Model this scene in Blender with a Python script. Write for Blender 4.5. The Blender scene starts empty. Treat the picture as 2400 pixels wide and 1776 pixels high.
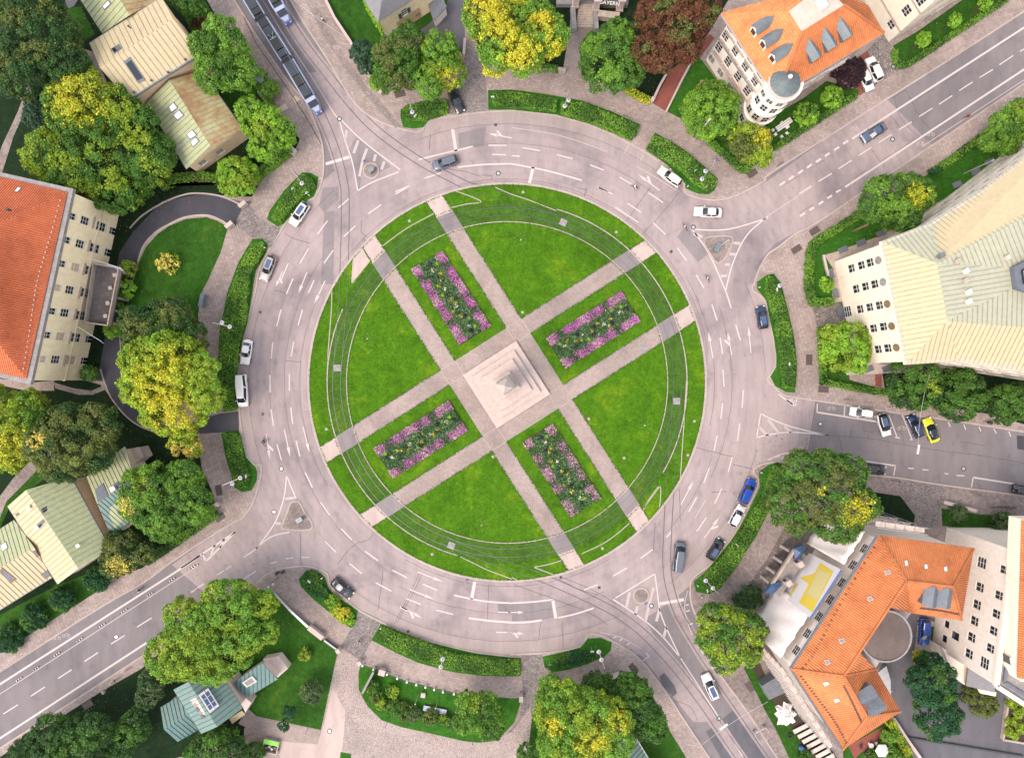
import bpy, math, random
import numpy as np
from mathutils import Vector
R = math.radians
rnd = random.Random(7)
NR = np.random.default_rng(11)

# ---------------------------------------------------------------- camera, sky, sun, exposure
H = 128.0           # camera height in metres
S = 13.0            # survey scale: photograph pixels per metre on the ground
scene = bpy.context.scene
C = scene.collection
cam = bpy.data.objects.new('camera', bpy.data.cameras.new('camera'))
C.objects.link(cam)
cam.location = (0, 0, H)
cam.rotation_euler = (0, 0, 0)
cam.data.sensor_width = 36
cam.data.lens = 36 * H / (2400 / S)
cam.data.clip_end = 6000
scene.camera = cam
SUN_AZ = math.atan2(-0.60, -0.80)      # direction to the sun on the ground (lower left of the picture)
SUN_EL = R(56)
world = bpy.data.worlds.new('World'); scene.world = world; world.use_nodes = True
wn = world.node_tree.nodes; wl = world.node_tree.links
sky = wn.new('ShaderNodeTexSky'); sky.sky_type = 'NISHITA'; sky.sun_disc = False
sky.sun_elevation = SUN_EL; sky.sun_rotation = R(90) - SUN_AZ
sky.air_density = 1.0; sky.dust_density = 0.8; sky.ozone_density = 1.0
hs = wn.new('ShaderNodeHueSaturation'); hs.inputs['Saturation'].default_value = 0.30      # thin even overcast
wl.new(sky.outputs[0], hs.inputs['Color']); wl.new(hs.outputs[0], wn['Background'].inputs[0]); wn['Background'].inputs[1].default_value = 0.15
sl = bpy.data.lights.new('sun', 'SUN'); sl.energy = 1.05; sl.angle = R(30); sl.color = (1.0, 0.84, 0.70)
sun = bpy.data.objects.new('sun', sl); C.objects.link(sun)
sd = Vector((math.cos(SUN_AZ)*math.cos(SUN_EL), math.sin(SUN_AZ)*math.cos(SUN_EL), math.sin(SUN_EL)))
sun.rotation_euler = sd.to_track_quat('Z', 'Y').to_euler()
sun.location = (-60, -100, 150)
vs = scene.view_settings
vs.view_transform = 'Standard'; vs.look = 'None'; vs.gamma = 1.0; vs.exposure = 1.68; vs.use_curve_mapping = False

# ---------------------------------------------------------------- survey helpers
TO = {'A': (0, 0), 'B': (600, 0), 'C': (1200, 0), 'D': (1800, 0), 'E': (0, 440), 'F': (600, 440), 'G': (1200, 440),
      'H': (1800, 440), 'I': (0, 880), 'J': (600, 880), 'K': (1200, 880), 'L': (1800, 880), 'M': (0, 1326),
      'N': (600, 1326), 'O': (1200, 1326), 'Q': (1800, 1326)}
ZK = 3.6715
def T(spec):
    """'A 10 20 30 40 B 1 2' -> list of map pixels"""
    out = []; k = None; nums = []
    for w in spec.split():
        if w in TO: k = w; nums = []
        else:
            nums.append(float(w))
            if len(nums) == 2:
                out.append((TO[k][0] + nums[0]/ZK, TO[k][1] + nums[1]/ZK)); nums = []
    return out
def W(p, z=0.0):
    f = (H - z)/H
    return ((p[0]-1200)/S*f, (888-p[1])/S*f)
def W3(p, z=0.0): return Vector((*W(p, z), z))
def WT(spec, z=0.0): return [W(p, z) for p in T(spec)]
RC = (1188.5, 896.0)
def ring(r, a):   # a in degrees, 0 = right of the picture, counted clockwise
    return (RC[0] + r*math.cos(R(a)), RC[1] + r*math.sin(R(a)))

# ---------------------------------------------------------------- object helpers
MATS = {}
def tag(o, label=None, cat=None, group=None, kind=None):
    if label: o['label'] = label
    if cat: o['category'] = cat
    if group: o['group'] = group
    if kind: o['kind'] = kind
    return o
def link(name, me, mat=None, parent=None, loc=None, rz=None, smooth=False):
    o = bpy.data.objects.new(name, me); C.objects.link(o)
    if mat is not None and len(me.materials) == 0:
        me.materials.append(MATS[mat] if isinstance(mat, str) else mat)
    if parent is not None: o.parent = parent
    if loc is not None: o.location = loc
    if rz is not None: o.rotation_euler = (0, 0, rz)
    if smooth:
        me.polygons.foreach_set('use_smooth', [True]*len(me.polygons))
    return o
def mesh(v, f, name='mesh'):
    me = bpy.data.meshes.new(name); me.from_pydata([tuple(x) for x in v], [], f); me.update(); return me
def empty(name, loc=(0, 0, 0), rz=0.0, **kw):
    o = bpy.data.objects.new(name, None); C.objects.link(o); o.location = loc; o.rotation_euler = (0, 0, rz)
    o.empty_display_size = 0.5
    return tag(o, **kw)
def area2(p): return sum(p[i][0]*p[(i+1) % len(p)][1] - p[(i+1) % len(p)][0]*p[i][1] for i in range(len(p)))
def ccw(p): return p if area2(p) > 0 else p[::-1]
class MB:
    def __init__(s): s.v = []; s.f = []
    def add(s, v, f):
        n = len(s.v); s.v += [tuple(x) for x in v]; s.f += [tuple(i+n for i in q) for q in f]; return s
    def prism(s, poly, z0, z1, bottom=False):
        p = ccw(list(poly)); n = len(p)
        v = [(x, y, z1) for x, y in p] + [(x, y, z0) for x, y in p]
        f = [tuple(range(n))] + [(i, n+i, n+(i+1) % n, (i+1) % n) for i in range(n)]
        if bottom: f.append(tuple(range(2*n-1, n-1, -1)))
        return s.add(v, f)
    def box(s, c, d, rz=0.0, ax=None):
        """c centre, d full sizes"""
        x, y, z = d[0]/2, d[1]/2, d[2]/2
        cs, sn = math.cos(rz), math.sin(rz); v = []
        for k in (-1, 1):
            for a, b in ((-1, -1), (1, -1), (1, 1), (-1, 1)):
                v.append((c[0]+a*x*cs-b*y*sn, c[1]+a*x*sn+b*y*cs, c[2]+k*z))
        return s.add(v, [(3, 2, 1, 0), (4, 5, 6, 7), (0, 1, 5, 4), (1, 2, 6, 5), (2, 3, 7, 6), (3, 0, 4, 7)])
    def bar(s, a, b, w, h=None, up=(0, 0, 1)):
        """box beam from a to b with width w and depth h"""
        a = Vector(a); b = Vector(b); h = h or w; d = (b-a)
        if d.length < 1e-6: return s
        d.normalize(); u = Vector(up)
        if abs(d.dot(u)) > 0.98: u = Vector((1, 0, 0))
        e = d.cross(u).normalized()*(w/2); u2 = e.cross(d).normalized()*(h/2)
        v = [a-e-u2, a+e-u2, a+e+u2, a-e+u2, b-e-u2, b+e-u2, b+e+u2, b-e+u2]
        return s.add(v, [(0, 1, 2, 3), (7, 6, 5, 4), (0, 4, 5, 1), (1, 5, 6, 2), (2, 6, 7, 3), (3, 7, 4, 0)])
    def tube(s, pts, rad, n=8, caps=True):
        pts = [Vector(p) for p in pts]; rr = rad if isinstance(rad, (list, tuple)) else [rad]*len(pts)
        v = []; m = len(pts)
        for i, p in enumerate(pts):
            d = (pts[min(i+1, m-1)] - pts[max(i-1, 0)]).normalized()
            u = Vector((1, 0, 0)) if abs(d.z) > 0.9 else Vector((0, 0, 1))
            e = d.cross(u).normalized(); g = d.cross(e).normalized()
            for k in range(n):
                t = 2*math.pi*k/n; v.append(p + e*math.cos(t)*rr[i] + g*math.sin(t)*rr[i])
        f = [(i*n+k, i*n+(k+1) % n, (i+1)*n+(k+1) % n, (i+1)*n+k) for i in range(m-1) for k in range(n)]
        if caps: f += [tuple(range(n-1, -1, -1)), tuple(range((m-1)*n, m*n))]
        return s.add(v, f)
    def lathe(s, prof, n=20, c=(0, 0, 0), a0=0, a1=360):
        full = abs(a1-a0) >= 359.9; m = n if full else n+1; v = []
        for r, z in prof:
            for k in range(m):
                t = R(a0+(a1-a0)*k/n); v.append((c[0]+r*math.cos(t), c[1]+r*math.sin(t), c[2]+z))
        f = []
        for i in range(len(prof)-1):
            for k in range(n):
                k2 = (k+1) % m if full else k+1
                f.append((i*m+k, i*m+k2, (i+1)*m+k2, (i+1)*m+k))
        return s.add(v, f)
    def disc(s, c, r, n=16):
        v = [(c[0]+r*math.cos(2*math.pi*k/n), c[1]+r*math.sin(2*math.pi*k/n), c[2]) for k in range(n)]
        return s.add(v, [tuple(range(n))])
    def build(s, name, mat, parent=None, loc=None, rz=None, smooth=False):
        return link(name, mesh(s.v, s.f, name), mat, parent, loc, rz, smooth)
def strip_mesh(pts, w, z):
    """flat ribbon of width w along world points"""
    v = []; n = len(pts)
    for i in range(n):
        a = pts[max(i-1, 0)]; b = pts[min(i+1, n-1)]
        dx, dy = b[0]-a[0], b[1]-a[1]; l = math.hypot(dx, dy) or 1
        ex, ey = -dy/l*w/2, dx/l*w/2
        v += [(pts[i][0]-ex, pts[i][1]-ey, z), (pts[i][0]+ex, pts[i][1]+ey, z)]
    return v, [(2*i, 2*i+2, 2*i+3, 2*i+1) for i in range(n-1)]
def catmull(p, k=6, closed=False):
    out = []; n = len(p)
    rng = range(n if closed else n-1)
    for i in rng:
        if closed: a, b, c, d = p[i-1], p[i], p[(i+1) % n], p[(i+2) % n]
        else: a, b, c, d = p[max(i-1, 0)], p[i], p[i+1], p[min(i+2, n-1)]
        for j in range(k):
            t = j/k
            out.append(tuple(0.5*((2*b[q])+(-a[q]+c[q])*t+(2*a[q]-5*b[q]+4*c[q]-d[q])*t*t+(-a[q]+3*b[q]-3*c[q]+d[q])*t**3) for q in (0, 1)))
    if not closed: out.append(tuple(p[-1]))
    return out
def offset_line(pts, d):
    out = []; n = len(pts)
    for i in range(n):
        a = pts[max(i-1, 0)]; b = pts[min(i+1, n-1)]
        dx, dy = b[0]-a[0], b[1]-a[1]; l = math.hypot(dx, dy) or 1
        out.append((pts[i][0]-dy/l*d, pts[i][1]+dx/l*d))
    return out
def inset(poly, d):
    """shrink a simple ccw polygon by d"""
    p = ccw(list(poly)); n = len(p); out = []
    for i in range(n):
        a, b, c = p[i-1], p[i], p[(i+1) % n]
        d1 = Vector((b[0]-a[0], b[1]-a[1])); d2 = Vector((c[0]-b[0], c[1]-b[1]))
        if d1.length < 1e-6 or d2.length < 1e-6: continue
        d1.normalize(); d2.normalize()
        n1 = Vector((-d1.y, d1.x)); n2 = Vector((-d2.y, d2.x)); m = n1+n2
        if m.length < 0.2: m = n1
        m.normalize(); k = d/max(0.35, m.dot(n1))
        out.append((b[0]+m.x*k, b[1]+m.y*k))
    return out
def inside(x, y, poly):
    c = False; n = len(poly); j = n-1
    for i in range(n):
        if (poly[i][1] > y) != (poly[j][1] > y) and x < (poly[j][0]-poly[i][0])*(y-poly[i][1])/(poly[j][1]-poly[i][1])+poly[i][0]: c = not c
        j = i
    return c

# ---------------------------------------------------------------- materials
def srgb(h):
    h = h.lstrip('#'); o = []
    for i in (0, 2, 4):
        c = int(h[i:i+2], 16)/255
        o.append(c/12.92 if c <= 0.04045 else ((c+0.055)/1.055)**2.4)
    return tuple(o)+(1.0,)
class NT:
    def __init__(s, name):
        m = bpy.data.materials.new(name); m.use_nodes = True; s.m = m; s.t = m.node_tree
        s.b = s.t.nodes['Principled BSDF']; MATS[name] = m
        s.tc = s.t.nodes.new('ShaderNodeTexCoord')
    def n(s, ty, **kw):
        x = s.t.nodes.new(ty)
        for k, v in kw.items(): setattr(x, k, v)
        return x
    def l(s, a, b): s.t.links.new(a, b)
    def mapping(s, src='Object', scale=(1, 1, 1), rot=0.0):
        mp = s.n('ShaderNodeMapping'); s.l(s.tc.outputs[src], mp.inputs[0])
        mp.inputs['Scale'].default_value = scale; mp.inputs['Rotation'].default_value = (0, 0, rot); return mp.outputs[0]
    def noise(s, vec, scale, detail=4, rough=0.6, dist=0.0):
        x = s.n('ShaderNodeTexNoise'); s.l(vec, x.inputs['Vector']); x.inputs['Scale'].default_value = scale
        x.inputs['Detail'].default_value = detail; x.inputs['Roughness'].default_value = rough; x.inputs['Distortion'].default_value = dist
        return x.outputs['Fac']
    def ramp(s, fac, stops):
        x = s.n('ShaderNodeValToRGB'); s.l(fac, x.inputs[0]); e = x.color_ramp.elements
        e[0].position, e[0].color = stops[0]; e[1].position, e[1].color = stops[-1]
        for p, c in stops[1:-1]:
            q = e.new(p); q.color = c
        return x.outputs[0]
    def mix(s, fac, a, b, mode='MIX'):
        x = s.n('ShaderNodeMix'); x.data_type = 'RGBA'; x.blend_type = mode
        if isinstance(fac, (int, float)): x.inputs[0].default_value = fac
        else: s.l(fac, x.inputs[0])
        for i, q in ((6, a), (7, b)):
            if isinstance(q, tuple): x.inputs[i].default_value = q
            else: s.l(q, x.inputs[i])
        return x.outputs[2]
    def bump(s, hgt, strength=0.3, dist=0.05):
        x = s.n('ShaderNodeBump'); s.l(hgt, x.inputs['Height']); x.inputs['Strength'].default_value = strength
        x.inputs['Distance'].default_value = dist; s.l(x.outputs[0], s.b.inputs['Normal'])
    def done(s, col, rough=0.85, **kw):
        if isinstance(col, tuple): s.b.inputs['Base Color'].default_value = col
        else: s.l(col, s.b.inputs['Base Color'])
        s.b.inputs['Roughness'].default_value = rough
        for k, v in kw.items(): s.b.inputs[k.replace('_', ' ')].default_value = v
        return s.m
def g(v, a=1.0): return (v, v, v, 1.0)
def mul(c, k): return (c[0]*k, c[1]*k, c[2]*k, 1.0)

def m_asphalt(name, c, grain=0.35, patch=0.25, tracks=False):
    t = NT(name); o = t.mapping()
    big = t.ramp(t.noise(o, 0.07, 5, 0.62, 0.6), [(0.32, (c[0]*(1-patch*1.05), c[1]*(1-patch), c[2]*(1-patch*.88), 1)), (0.5, c), (0.7, mul(c, 1+patch*0.40))])
    st = t.mapping(scale=(0.6, 0.12, 1), rot=0.6)
    streak = t.ramp(t.noise(st, 1.0, 6, 0.65), [(0.3, g(0.86)), (0.6, g(1.04))])
    fine = t.ramp(t.noise(o, 9, 3, 0.7), [(0.3, g(1-grain*0.5)), (0.7, g(1+grain*0.3))])
    blot = t.ramp(t.noise(o, 0.55, 3, 0.55, 0.3), [(0.28, g(0.84)), (0.42, g(1.0))])
    x = t.mix(1.0, big, streak, 'MULTIPLY'); x = t.mix(1.0, x, fine, 'MULTIPLY'); x = t.mix(1.0, x, blot, 'MULTIPLY')
    if tracks:      # tyre-darkened wheel paths that follow the ring
        sb = t.n('ShaderNodeVectorMath', operation='SUBTRACT'); t.l(o, sb.inputs[0]); sb.inputs[1].default_value = (*W(RC), 0)
        ln = t.n('ShaderNodeVectorMath', operation='LENGTH'); t.l(sb.outputs[0], ln.inputs[0])
        wv = t.n('ShaderNodeMath', operation='MULTIPLY'); t.l(ln.outputs['Value'], wv.inputs[0]); wv.inputs[1].default_value = 4.3
        ad = t.n('ShaderNodeMath', operation='ADD'); t.l(wv.outputs[0], ad.inputs[0]); nz = t.n('ShaderNodeMath', operation='MULTIPLY'); t.l(t.noise(o, 0.12, 4), nz.inputs[0]); nz.inputs[1].default_value = 7.0; t.l(nz.outputs[0], ad.inputs[1])
        sn_ = t.n('ShaderNodeMath', operation='SINE'); t.l(ad.outputs[0], sn_.inputs[0])
        wr = t.ramp(sn_.outputs[0], [(0.0, g(1.0)), (0.95, (.90, .905, .92, 1))]); x = t.mix(t.noise(o, 0.05, 3), x, t.mix(1.0, x, wr, 'MULTIPLY'))
    t.bump(t.noise(o, 30, 2), 0.15, 0.01)
    return t.done(x, 0.9, Specular_IOR_Level=0.25)
RINGC = (0.292, 0.230, 0.222, 1)
m_asphalt('asphalt_ring', RINGC, patch=0.34, tracks=True)
m_asphalt('asphalt_parking', (0.30, 0.238, 0.225, 1), patch=0.14)
m_asphalt('asphalt_street', (0.180, 0.154, 0.156, 1), patch=0.16)
m_asphalt('asphalt_tram', (0.165, 0.138, 0.138, 1), patch=0.18)
m_asphalt('asphalt_dark', (0.055, 0.052, 0.062, 1), patch=0.2)
m_asphalt('asphalt_patch', (0.205, 0.172, 0.172, 1), patch=0.2)
m_asphalt('asphalt_yard', (0.105, 0.098, 0.108, 1), patch=0.2)
m_asphalt('concrete_pale', (0.40, 0.31, 0.275, 1), grain=0.15, patch=0.1)
m_asphalt('tactile_pad', (0.46, 0.37, 0.32, 1), grain=0.15, patch=0.1)
m_asphalt('gravel', (0.135, 0.098, 0.086, 1), grain=0.7, patch=0.25)
m_asphalt('soil', (0.055, 0.040, 0.028, 1), grain=0.6, patch=0.4)
m_asphalt('kerb', (0.36, 0.29, 0.26, 1), grain=0.3, patch=0.15)
m_asphalt('tar', (0.075, 0.060, 0.060, 1), grain=0.3, patch=0.1)
def m_paint(name, c):
    t = NT(name); o = t.mapping()
    wear = t.ramp(t.noise(o, 6, 5, 0.75), [(0.30, (0.30, 0.25, 0.245, 1)), (0.47, c)])
    return t.done(wear, 0.7)
m_paint('road_paint', (0.46, 0.395, 0.375, 1))
m_paint('paint_worn', (0.38, 0.315, 0.30, 1))
def m_slab(name, c, w=0.5, h=0.35, rot=0.0, mort=0.55, var=0.16):
    t = NT(name); o = t.mapping(rot=rot)
    br = t.n('ShaderNodeTexBrick'); t.l(o, br.inputs['Vector'])
    br.inputs['Scale'].default_value = 1.0; br.inputs['Brick Width'].default_value = w; br.inputs['Row Height'].default_value = h
    br.inputs['Mortar Size'].default_value = 0.022; br.inputs['Mortar Smooth'].default_value = 0.3; br.inputs['Bias'].default_value = 0.0
    br.inputs['Color1'].default_value = mul(c, 1-var); br.inputs['Color2'].default_value = mul(c, 1+var*0.7); br.inputs['Mortar'].default_value = mul(c, mort)
    q = t.mapping()
    big = t.ramp(t.noise(q, 0.12, 5, 0.65, 0.4), [(0.30, g(0.70)), (0.62, g(1.07))])
    fine = t.ramp(t.noise(q, 5, 3, 0.7), [(0.3, g(0.88)), (0.7, g(1.08))])
    x = t.mix(1.0, br.outputs[0], big, 'MULTIPLY'); x = t.mix(1.0, x, fine, 'MULTIPLY')
    t.bump(br.outputs['Fac'], 0.4, -0.02)
    return t.done(x, 0.88, Specular_IOR_Level=0.25)
PV = (0.312, 0.242, 0.216, 1)
m_slab('paving', PV, 0.55, 0.42, 0.2)
m_slab('paving_side', PV, 0.42, 0.62, 1.25)
m_slab('paving_street', (0.245, 0.193, 0.175, 1), 0.45, 0.45, R(32.5), var=0.22)
m_slab('paving_path', (0.30, 0.232, 0.205, 1), 0.5, 0.36, R(32.5), mort=0.72, var=0.10)
m_slab('brick_red', (0.24, 0.075, 0.055, 1), 0.24, 0.12, R(-57), mort=0.7, var=0.12)
m_slab('terrace', (0.13, 0.11, 0.105, 1), 0.9, 0.9, R(-13), mort=0.5, var=0.15)
m_slab('grid_paver', (0.16, 0.13, 0.115, 1), 0.55, 0.55, R(37), mort=0.35, var=0.3)
def m_cobble(name, c, sc=4.5, vr=.34):
    t = NT(name); o = t.mapping()
    vo = t.n('ShaderNodeTexVoronoi'); vo.feature = 'DISTANCE_TO_EDGE'; t.l(o, vo.inputs['Vector']); vo.inputs['Scale'].default_value = sc
    v2 = t.n('ShaderNodeTexVoronoi'); t.l(o, v2.inputs['Vector']); v2.inputs['Scale'].default_value = sc
    j = t.ramp(vo.outputs['Distance'], [(0.02, g(0.45)), (0.12, g(1.0))])
    hsv = t.n('ShaderNodeSeparateColor'); t.l(v2.outputs['Color'], hsv.inputs[0])
    var = t.ramp(hsv.outputs[0], [(0.0, mul(c, 1-vr)), (1.0, mul(c, 1+vr*.85))])
    big = t.ramp(t.noise(o, 0.2, 4), [(0.3, g(0.82)), (0.65, g(1.06))])
    x = t.mix(1.0, var, j, 'MULTIPLY'); x = t.mix(1.0, x, big, 'MULTIPLY')
    t.bump(vo.outputs['Distance'], 0.5, 0.05)
    return t.done(x, 0.9)
m_cobble('cobble', (0.215, 0.178, 0.165, 1))
m_cobble('cobble_pink', (0.355, 0.275, 0.248, 1), 3.6, .12)
m_cobble('stone_wild', (0.22, 0.18, 0.16, 1), 2.2)
def m_grass(name, c, yel=0.5, dark=0.5):
    t = NT(name); o = t.mapping()
    y = (c[0]*1.75+0.014, c[1]*1.38, c[2]*1.2, 1)
    a = t.ramp(t.noise(o, 0.16, 6, 0.66, 0.5), [(0.30, mul(c, 1-dark*0.55)), (0.47, c), (0.55+0.10*(1-yel), c), (0.70+0.10*(1-yel), y)])
    mow = t.mapping(scale=(1.6, 0.10, 1), rot=0.45)
    b = t.ramp(t.noise(mow, 0.8, 3, 0.5), [(0.35, g(0.96)), (0.65, g(1.04))])
    f0 = t.ramp(t.noise(o, 0.75, 5, 0.7, 0.4), [(0.3, g(0.78)), (0.52, g(1.0)), (0.72, g(1.28))]); a = t.mix(1.0, a, f0, 'MULTIPLY')
    f1 = t.ramp(t.noise(o, 3.0, 5, 0.8), [(0.3, g(0.62)), (0.7, g(1.34))])
    f2 = t.ramp(t.noise(o, 14, 3, 0.7), [(0.3, g(0.72)), (0.7, g(1.25))])
    x = t.mix(1.0, a, b, 'MULTIPLY'); x = t.mix(1.0, x, f1, 'MULTIPLY'); x = t.mix(1.0, x, f2, 'MULTIPLY')
    t.bump(t.noise(o, 22, 3), 0.7, 0.06)
    return t.done(x, 0.95, Specular_IOR_Level=0.1)
m_grass('lawn', (0.050, 0.128, 0.005, 1), 1.1, 0.65)
m_grass('lawn_track', (0.046, 0.102, 0.012, 1), 0.9, 0.6)
m_grass('lawn_verge', (0.030, 0.105, 0.010, 1), 0.3, 0.5)
m_grass('lawn_garden', (0.026, 0.080, 0.009, 1), 0.6, 0.7)
m_grass('ground_dark', (0.011, 0.024, 0.009, 1), 0.2, 0.8)  # near-black green: the shade under the trees is put into this colour
def m_leaf(name, tr=0.35, rough=0.6):
    t = NT(name); at = t.n('ShaderNodeAttribute'); at.attribute_name = 'Col'
    t.l(at.outputs['Color'], t.b.inputs['Base Color']); t.b.inputs['Roughness'].default_value = rough
    t.b.inputs['Specular IOR Level'].default_value = 0.25
    trn = t.n('ShaderNodeBsdfTranslucent'); t.l(at.outputs['Color'], trn.inputs[0])
    mx = t.n('ShaderNodeMixShader'); mx.inputs[0].default_value = tr
    out = t.t.nodes['Material Output']
    t.l(t.b.outputs[0], mx.inputs[1]); t.l(trn.outputs[0], mx.inputs[2]); t.l(mx.outputs[0], out.inputs[0])
    return t.m
m_grass('hedge_core', (0.030, 0.062, 0.014, 1), 0.2, 0.5)
m_leaf('leaf'); m_leaf('petal', 0.25)
def m_plain(name, c, rough=0.8, var=0.10, sc=1.2, **kw):
    t = NT(name); o = t.mapping()
    a = t.ramp(t.noise(o, sc, 5, 0.65), [(0.3, mul(c, 1-var)), (0.7, mul(c, 1+var*0.6))])
    st = t.mapping(scale=(2.2, 2.2, 0.25))
    b = t.ramp(t.noise(st, 1.0, 4), [(0.3, g(1-var*0.7)), (0.6, g(1.0))])
    return t.done(t.mix(1.0, a, b, 'MULTIPLY'), rough, **kw)
m_plain('plaster_cream', (0.86, 0.68, 0.44, 1)); m_plain('plaster_peach', (0.72, 0.50, 0.31, 1))
m_plain('plaster_white', (0.74, 0.64, 0.56, 1)); m_plain('plaster_sand', (0.70, 0.56, 0.40, 1))
m_plain('plaster_pink', (0.60, 0.46, 0.40, 1)); m_plain('plaster_ivory', (0.70, 0.60, 0.47, 1))
m_plain('stone', (0.40, 0.32, 0.26, 1), var=0.22); m_plain('stone_pale', (0.43, 0.34, 0.31, 1), var=0.10, sc=2.5)
m_plain('stone_grey', (0.24, 0.215, 0.205, 1), var=0.25); m_plain('stone_wall', (0.36, 0.28, 0.23, 1), var=0.2)
m_plain('wood', (0.20, 0.12, 0.06, 1), var=0.25); m_plain('plank', (0.52, 0.42, 0.36, 1), var=0.25)
m_plain('bark', (0.075, 0.055, 0.042, 1), var=0.3)
m_plain('tarp', (0.80, 0.70, 0.66, 1), rough=0.6, var=0.06); m_plain('banner_white', (0.66, 0.60, 0.60, 1), 0.6, 0.03)
m_plain('banner_yellow', (0.70, 0.50, 0.055, 1), 0.6, 0.05); m_plain('banner_line', (0.62, 0.58, 0.42, 1), 0.6, 0.05)
m_plain('blue_trim', (0.05, 0.10, 0.30, 1), 0.5)
m_plain('white_paint', (0.56, 0.51, 0.49, 1), 0.5, 0.05); m_plain('window_frame', (0.60, 0.55, 0.50, 1), 0.5, 0.05)
m_plain('shutter_green', (0.015, 0.12, 0.085, 1), 0.55, 0.1); m_plain('trellis', (0.30, 0.19, 0.09, 1))
m_plain('lavender_cloth', (0.40, 0.38, 0.50, 1), 0.8); m_plain('blue_tarp', (0.035, 0.075, 0.16, 1), 0.5, 0.3, 3)
m_plain('metal_grey', (0.22, 0.22, 0.23, 1), 0.45, 0.1, Metallic=0.4); m_plain('metal_dark', (0.035, 0.035, 0.04, 1), 0.5, 0.1)
m_plain('metal_light', (0.48, 0.46, 0.45, 1), 0.4, 0.08, Metallic=0.5); m_plain('iron_rust', (0.085, 0.058, 0.05, 1), 0.7, 0.3, 4)
m_plain('slate', (0.115, 0.125, 0.145, 1), 0.6, 0.2); m_plain('slate_grey', (0.19, 0.18, 0.19, 1), 0.65, 0.15)
m_plain('lead', (0.135, 0.155, 0.165, 1), 0.55, 0.2); m_plain('lead_pale', (0.44, 0.36, 0.30, 1), 0.7, 0.12)
m_plain('copper_teal', (0.125, 0.19, 0.165, 1), 0.6, 0.14); m_plain('copper_teal_dark', (0.085, 0.16, 0.15, 1), 0.6, 0.14)
m_plain('copper_green', (0.31, 0.33, 0.18, 1), 0.65, 0.13); m_plain('copper_cream', (0.42, 0.335, 0.20, 1), 0.65, 0.08)
m_plain('roof_mint', (0.345, 0.34, 0.25, 1), 0.65, 0.08)
m_plain('podium_stone', (0.43, 0.335, 0.295, 1), var=0.13, sc=1.5); m_plain('seam_dirt', (0.265, 0.23, 0.15, 1), 0.7, 0.2); m_plain('seam_teal', (0.05, 0.085, 0.075, 1), 0.7, 0.2)
m_plain('turret_copper', (0.105, 0.135, 0.13, 1), 0.6, 0.25, 2)
m_plain('bronze', (0.46, 0.40, 0.355, 1), 0.6, 0.25, 2)
m_plain('rail', (0.13, 0.13, 0.135, 1), 0.35, 0.15, Metallic=0.7)
m_plain('rubber', (0.012, 0.012, 0.013, 1), 0.8); m_plain('black_plastic', (0.015, 0.015, 0.017, 1), 0.5)
m_plain('red_paint', (0.40, 0.03, 0.025, 1), 0.4); m_plain('skin', (0.45, 0.27, 0.19, 1), 0.6, 0.03)
m_plain('lime_plastic', (0.16, 0.50, 0.03, 1), 0.5, 0.1)
m_plain('sign_white', (0.70, 0.68, 0.66, 1), 0.4, 0.04); m_plain('sign_blue', (0.03, 0.10, 0.40, 1), 0.4, 0.04)
t = NT('copper_brown'); o_ = t.mapping()
t.done(t.ramp(t.noise(o_, 0.28, 5, 0.7, 0.3), [(0.28, (0.15, 0.060, 0.022, 1)), (0.46, (0.26, 0.15, 0.062, 1)), (0.62, (0.33, 0.29, 0.15, 1)), (0.75, (0.34, 0.36, 0.21, 1))]), 0.65)
t = NT('glass_dark'); t.done((0.012, 0.016, 0.022, 1), 0.06, Specular_IOR_Level=0.6)
t = NT('glass_blue'); t.done((0.045, 0.075, 0.16, 1), 0.08, Specular_IOR_Level=0.7)
t = NT('blind'); t.done((0.50, 0.36, 0.24, 1), 0.8)
t = NT('lamp_glass'); t.done((0.34, 0.31, 0.34, 1), 0.25)
t = NT('headlight'); t.done((0.70, 0.68, 0.66, 1), 0.1)
t = NT('taillight'); t.done((0.30, 0.012, 0.010, 1), 0.2)
def m_tile(name, c):
    t = NT(name)
    mp = t.n('ShaderNodeMapping'); t.l(t.tc.outputs['UV'], mp.inputs[0])
    br = t.n('ShaderNodeTexBrick'); t.l(mp.outputs[0], br.inputs['Vector']); br.offset = 0.0
    br.inputs['Scale'].default_value = 1.0; br.inputs['Brick Width'].default_value = 0.36; br.inputs['Row Height'].default_value = 0.42
    br.inputs['Mortar Size'].default_value = 0.035; br.inputs['Mortar Smooth'].default_value = 0.6
    br.inputs['Color1'].default_value = mul(c, 0.86); br.inputs['Color2'].default_value = mul(c, 1.12); br.inputs['Mortar'].default_value = mul(c, 0.62)
    o = t.mapping()
    big = t.ramp(t.noise(o, 0.45, 5, 0.65), [(0.28, (0.72, 0.66, 0.66, 1)), (0.48, (0.95, 0.92, 0.90, 1)), (0.68, (1.06, 1.08, 1.1, 1))])
    t.bump(br.outputs['Fac'], 0.5, -0.05)
    return t.done(t.mix(1.0, br.outputs[0], big, 'MULTIPLY'), 0.8)
m_tile('tile_orange', (0.60, 0.195, 0.062, 1)); m_tile('tile_red', (0.60, 0.150, 0.055, 1))
_paint = {}
def paint(c, rough=0.28, metallic=0.0):
    k = (c, rough, metallic)
    if k not in _paint:
        t = NT('car_paint_%d' % len(_paint)); o = t.mapping()
        dust = t.ramp(t.noise(o, 2.5, 3), [(0.3, mul(c, 0.96)), (0.7, mul(c, 1.03))])
        _paint[k] = t.done(dust, rough, Metallic=metallic, Coat_Weight=0.6, Coat_Roughness=0.08)
    return _paint[k]
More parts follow.
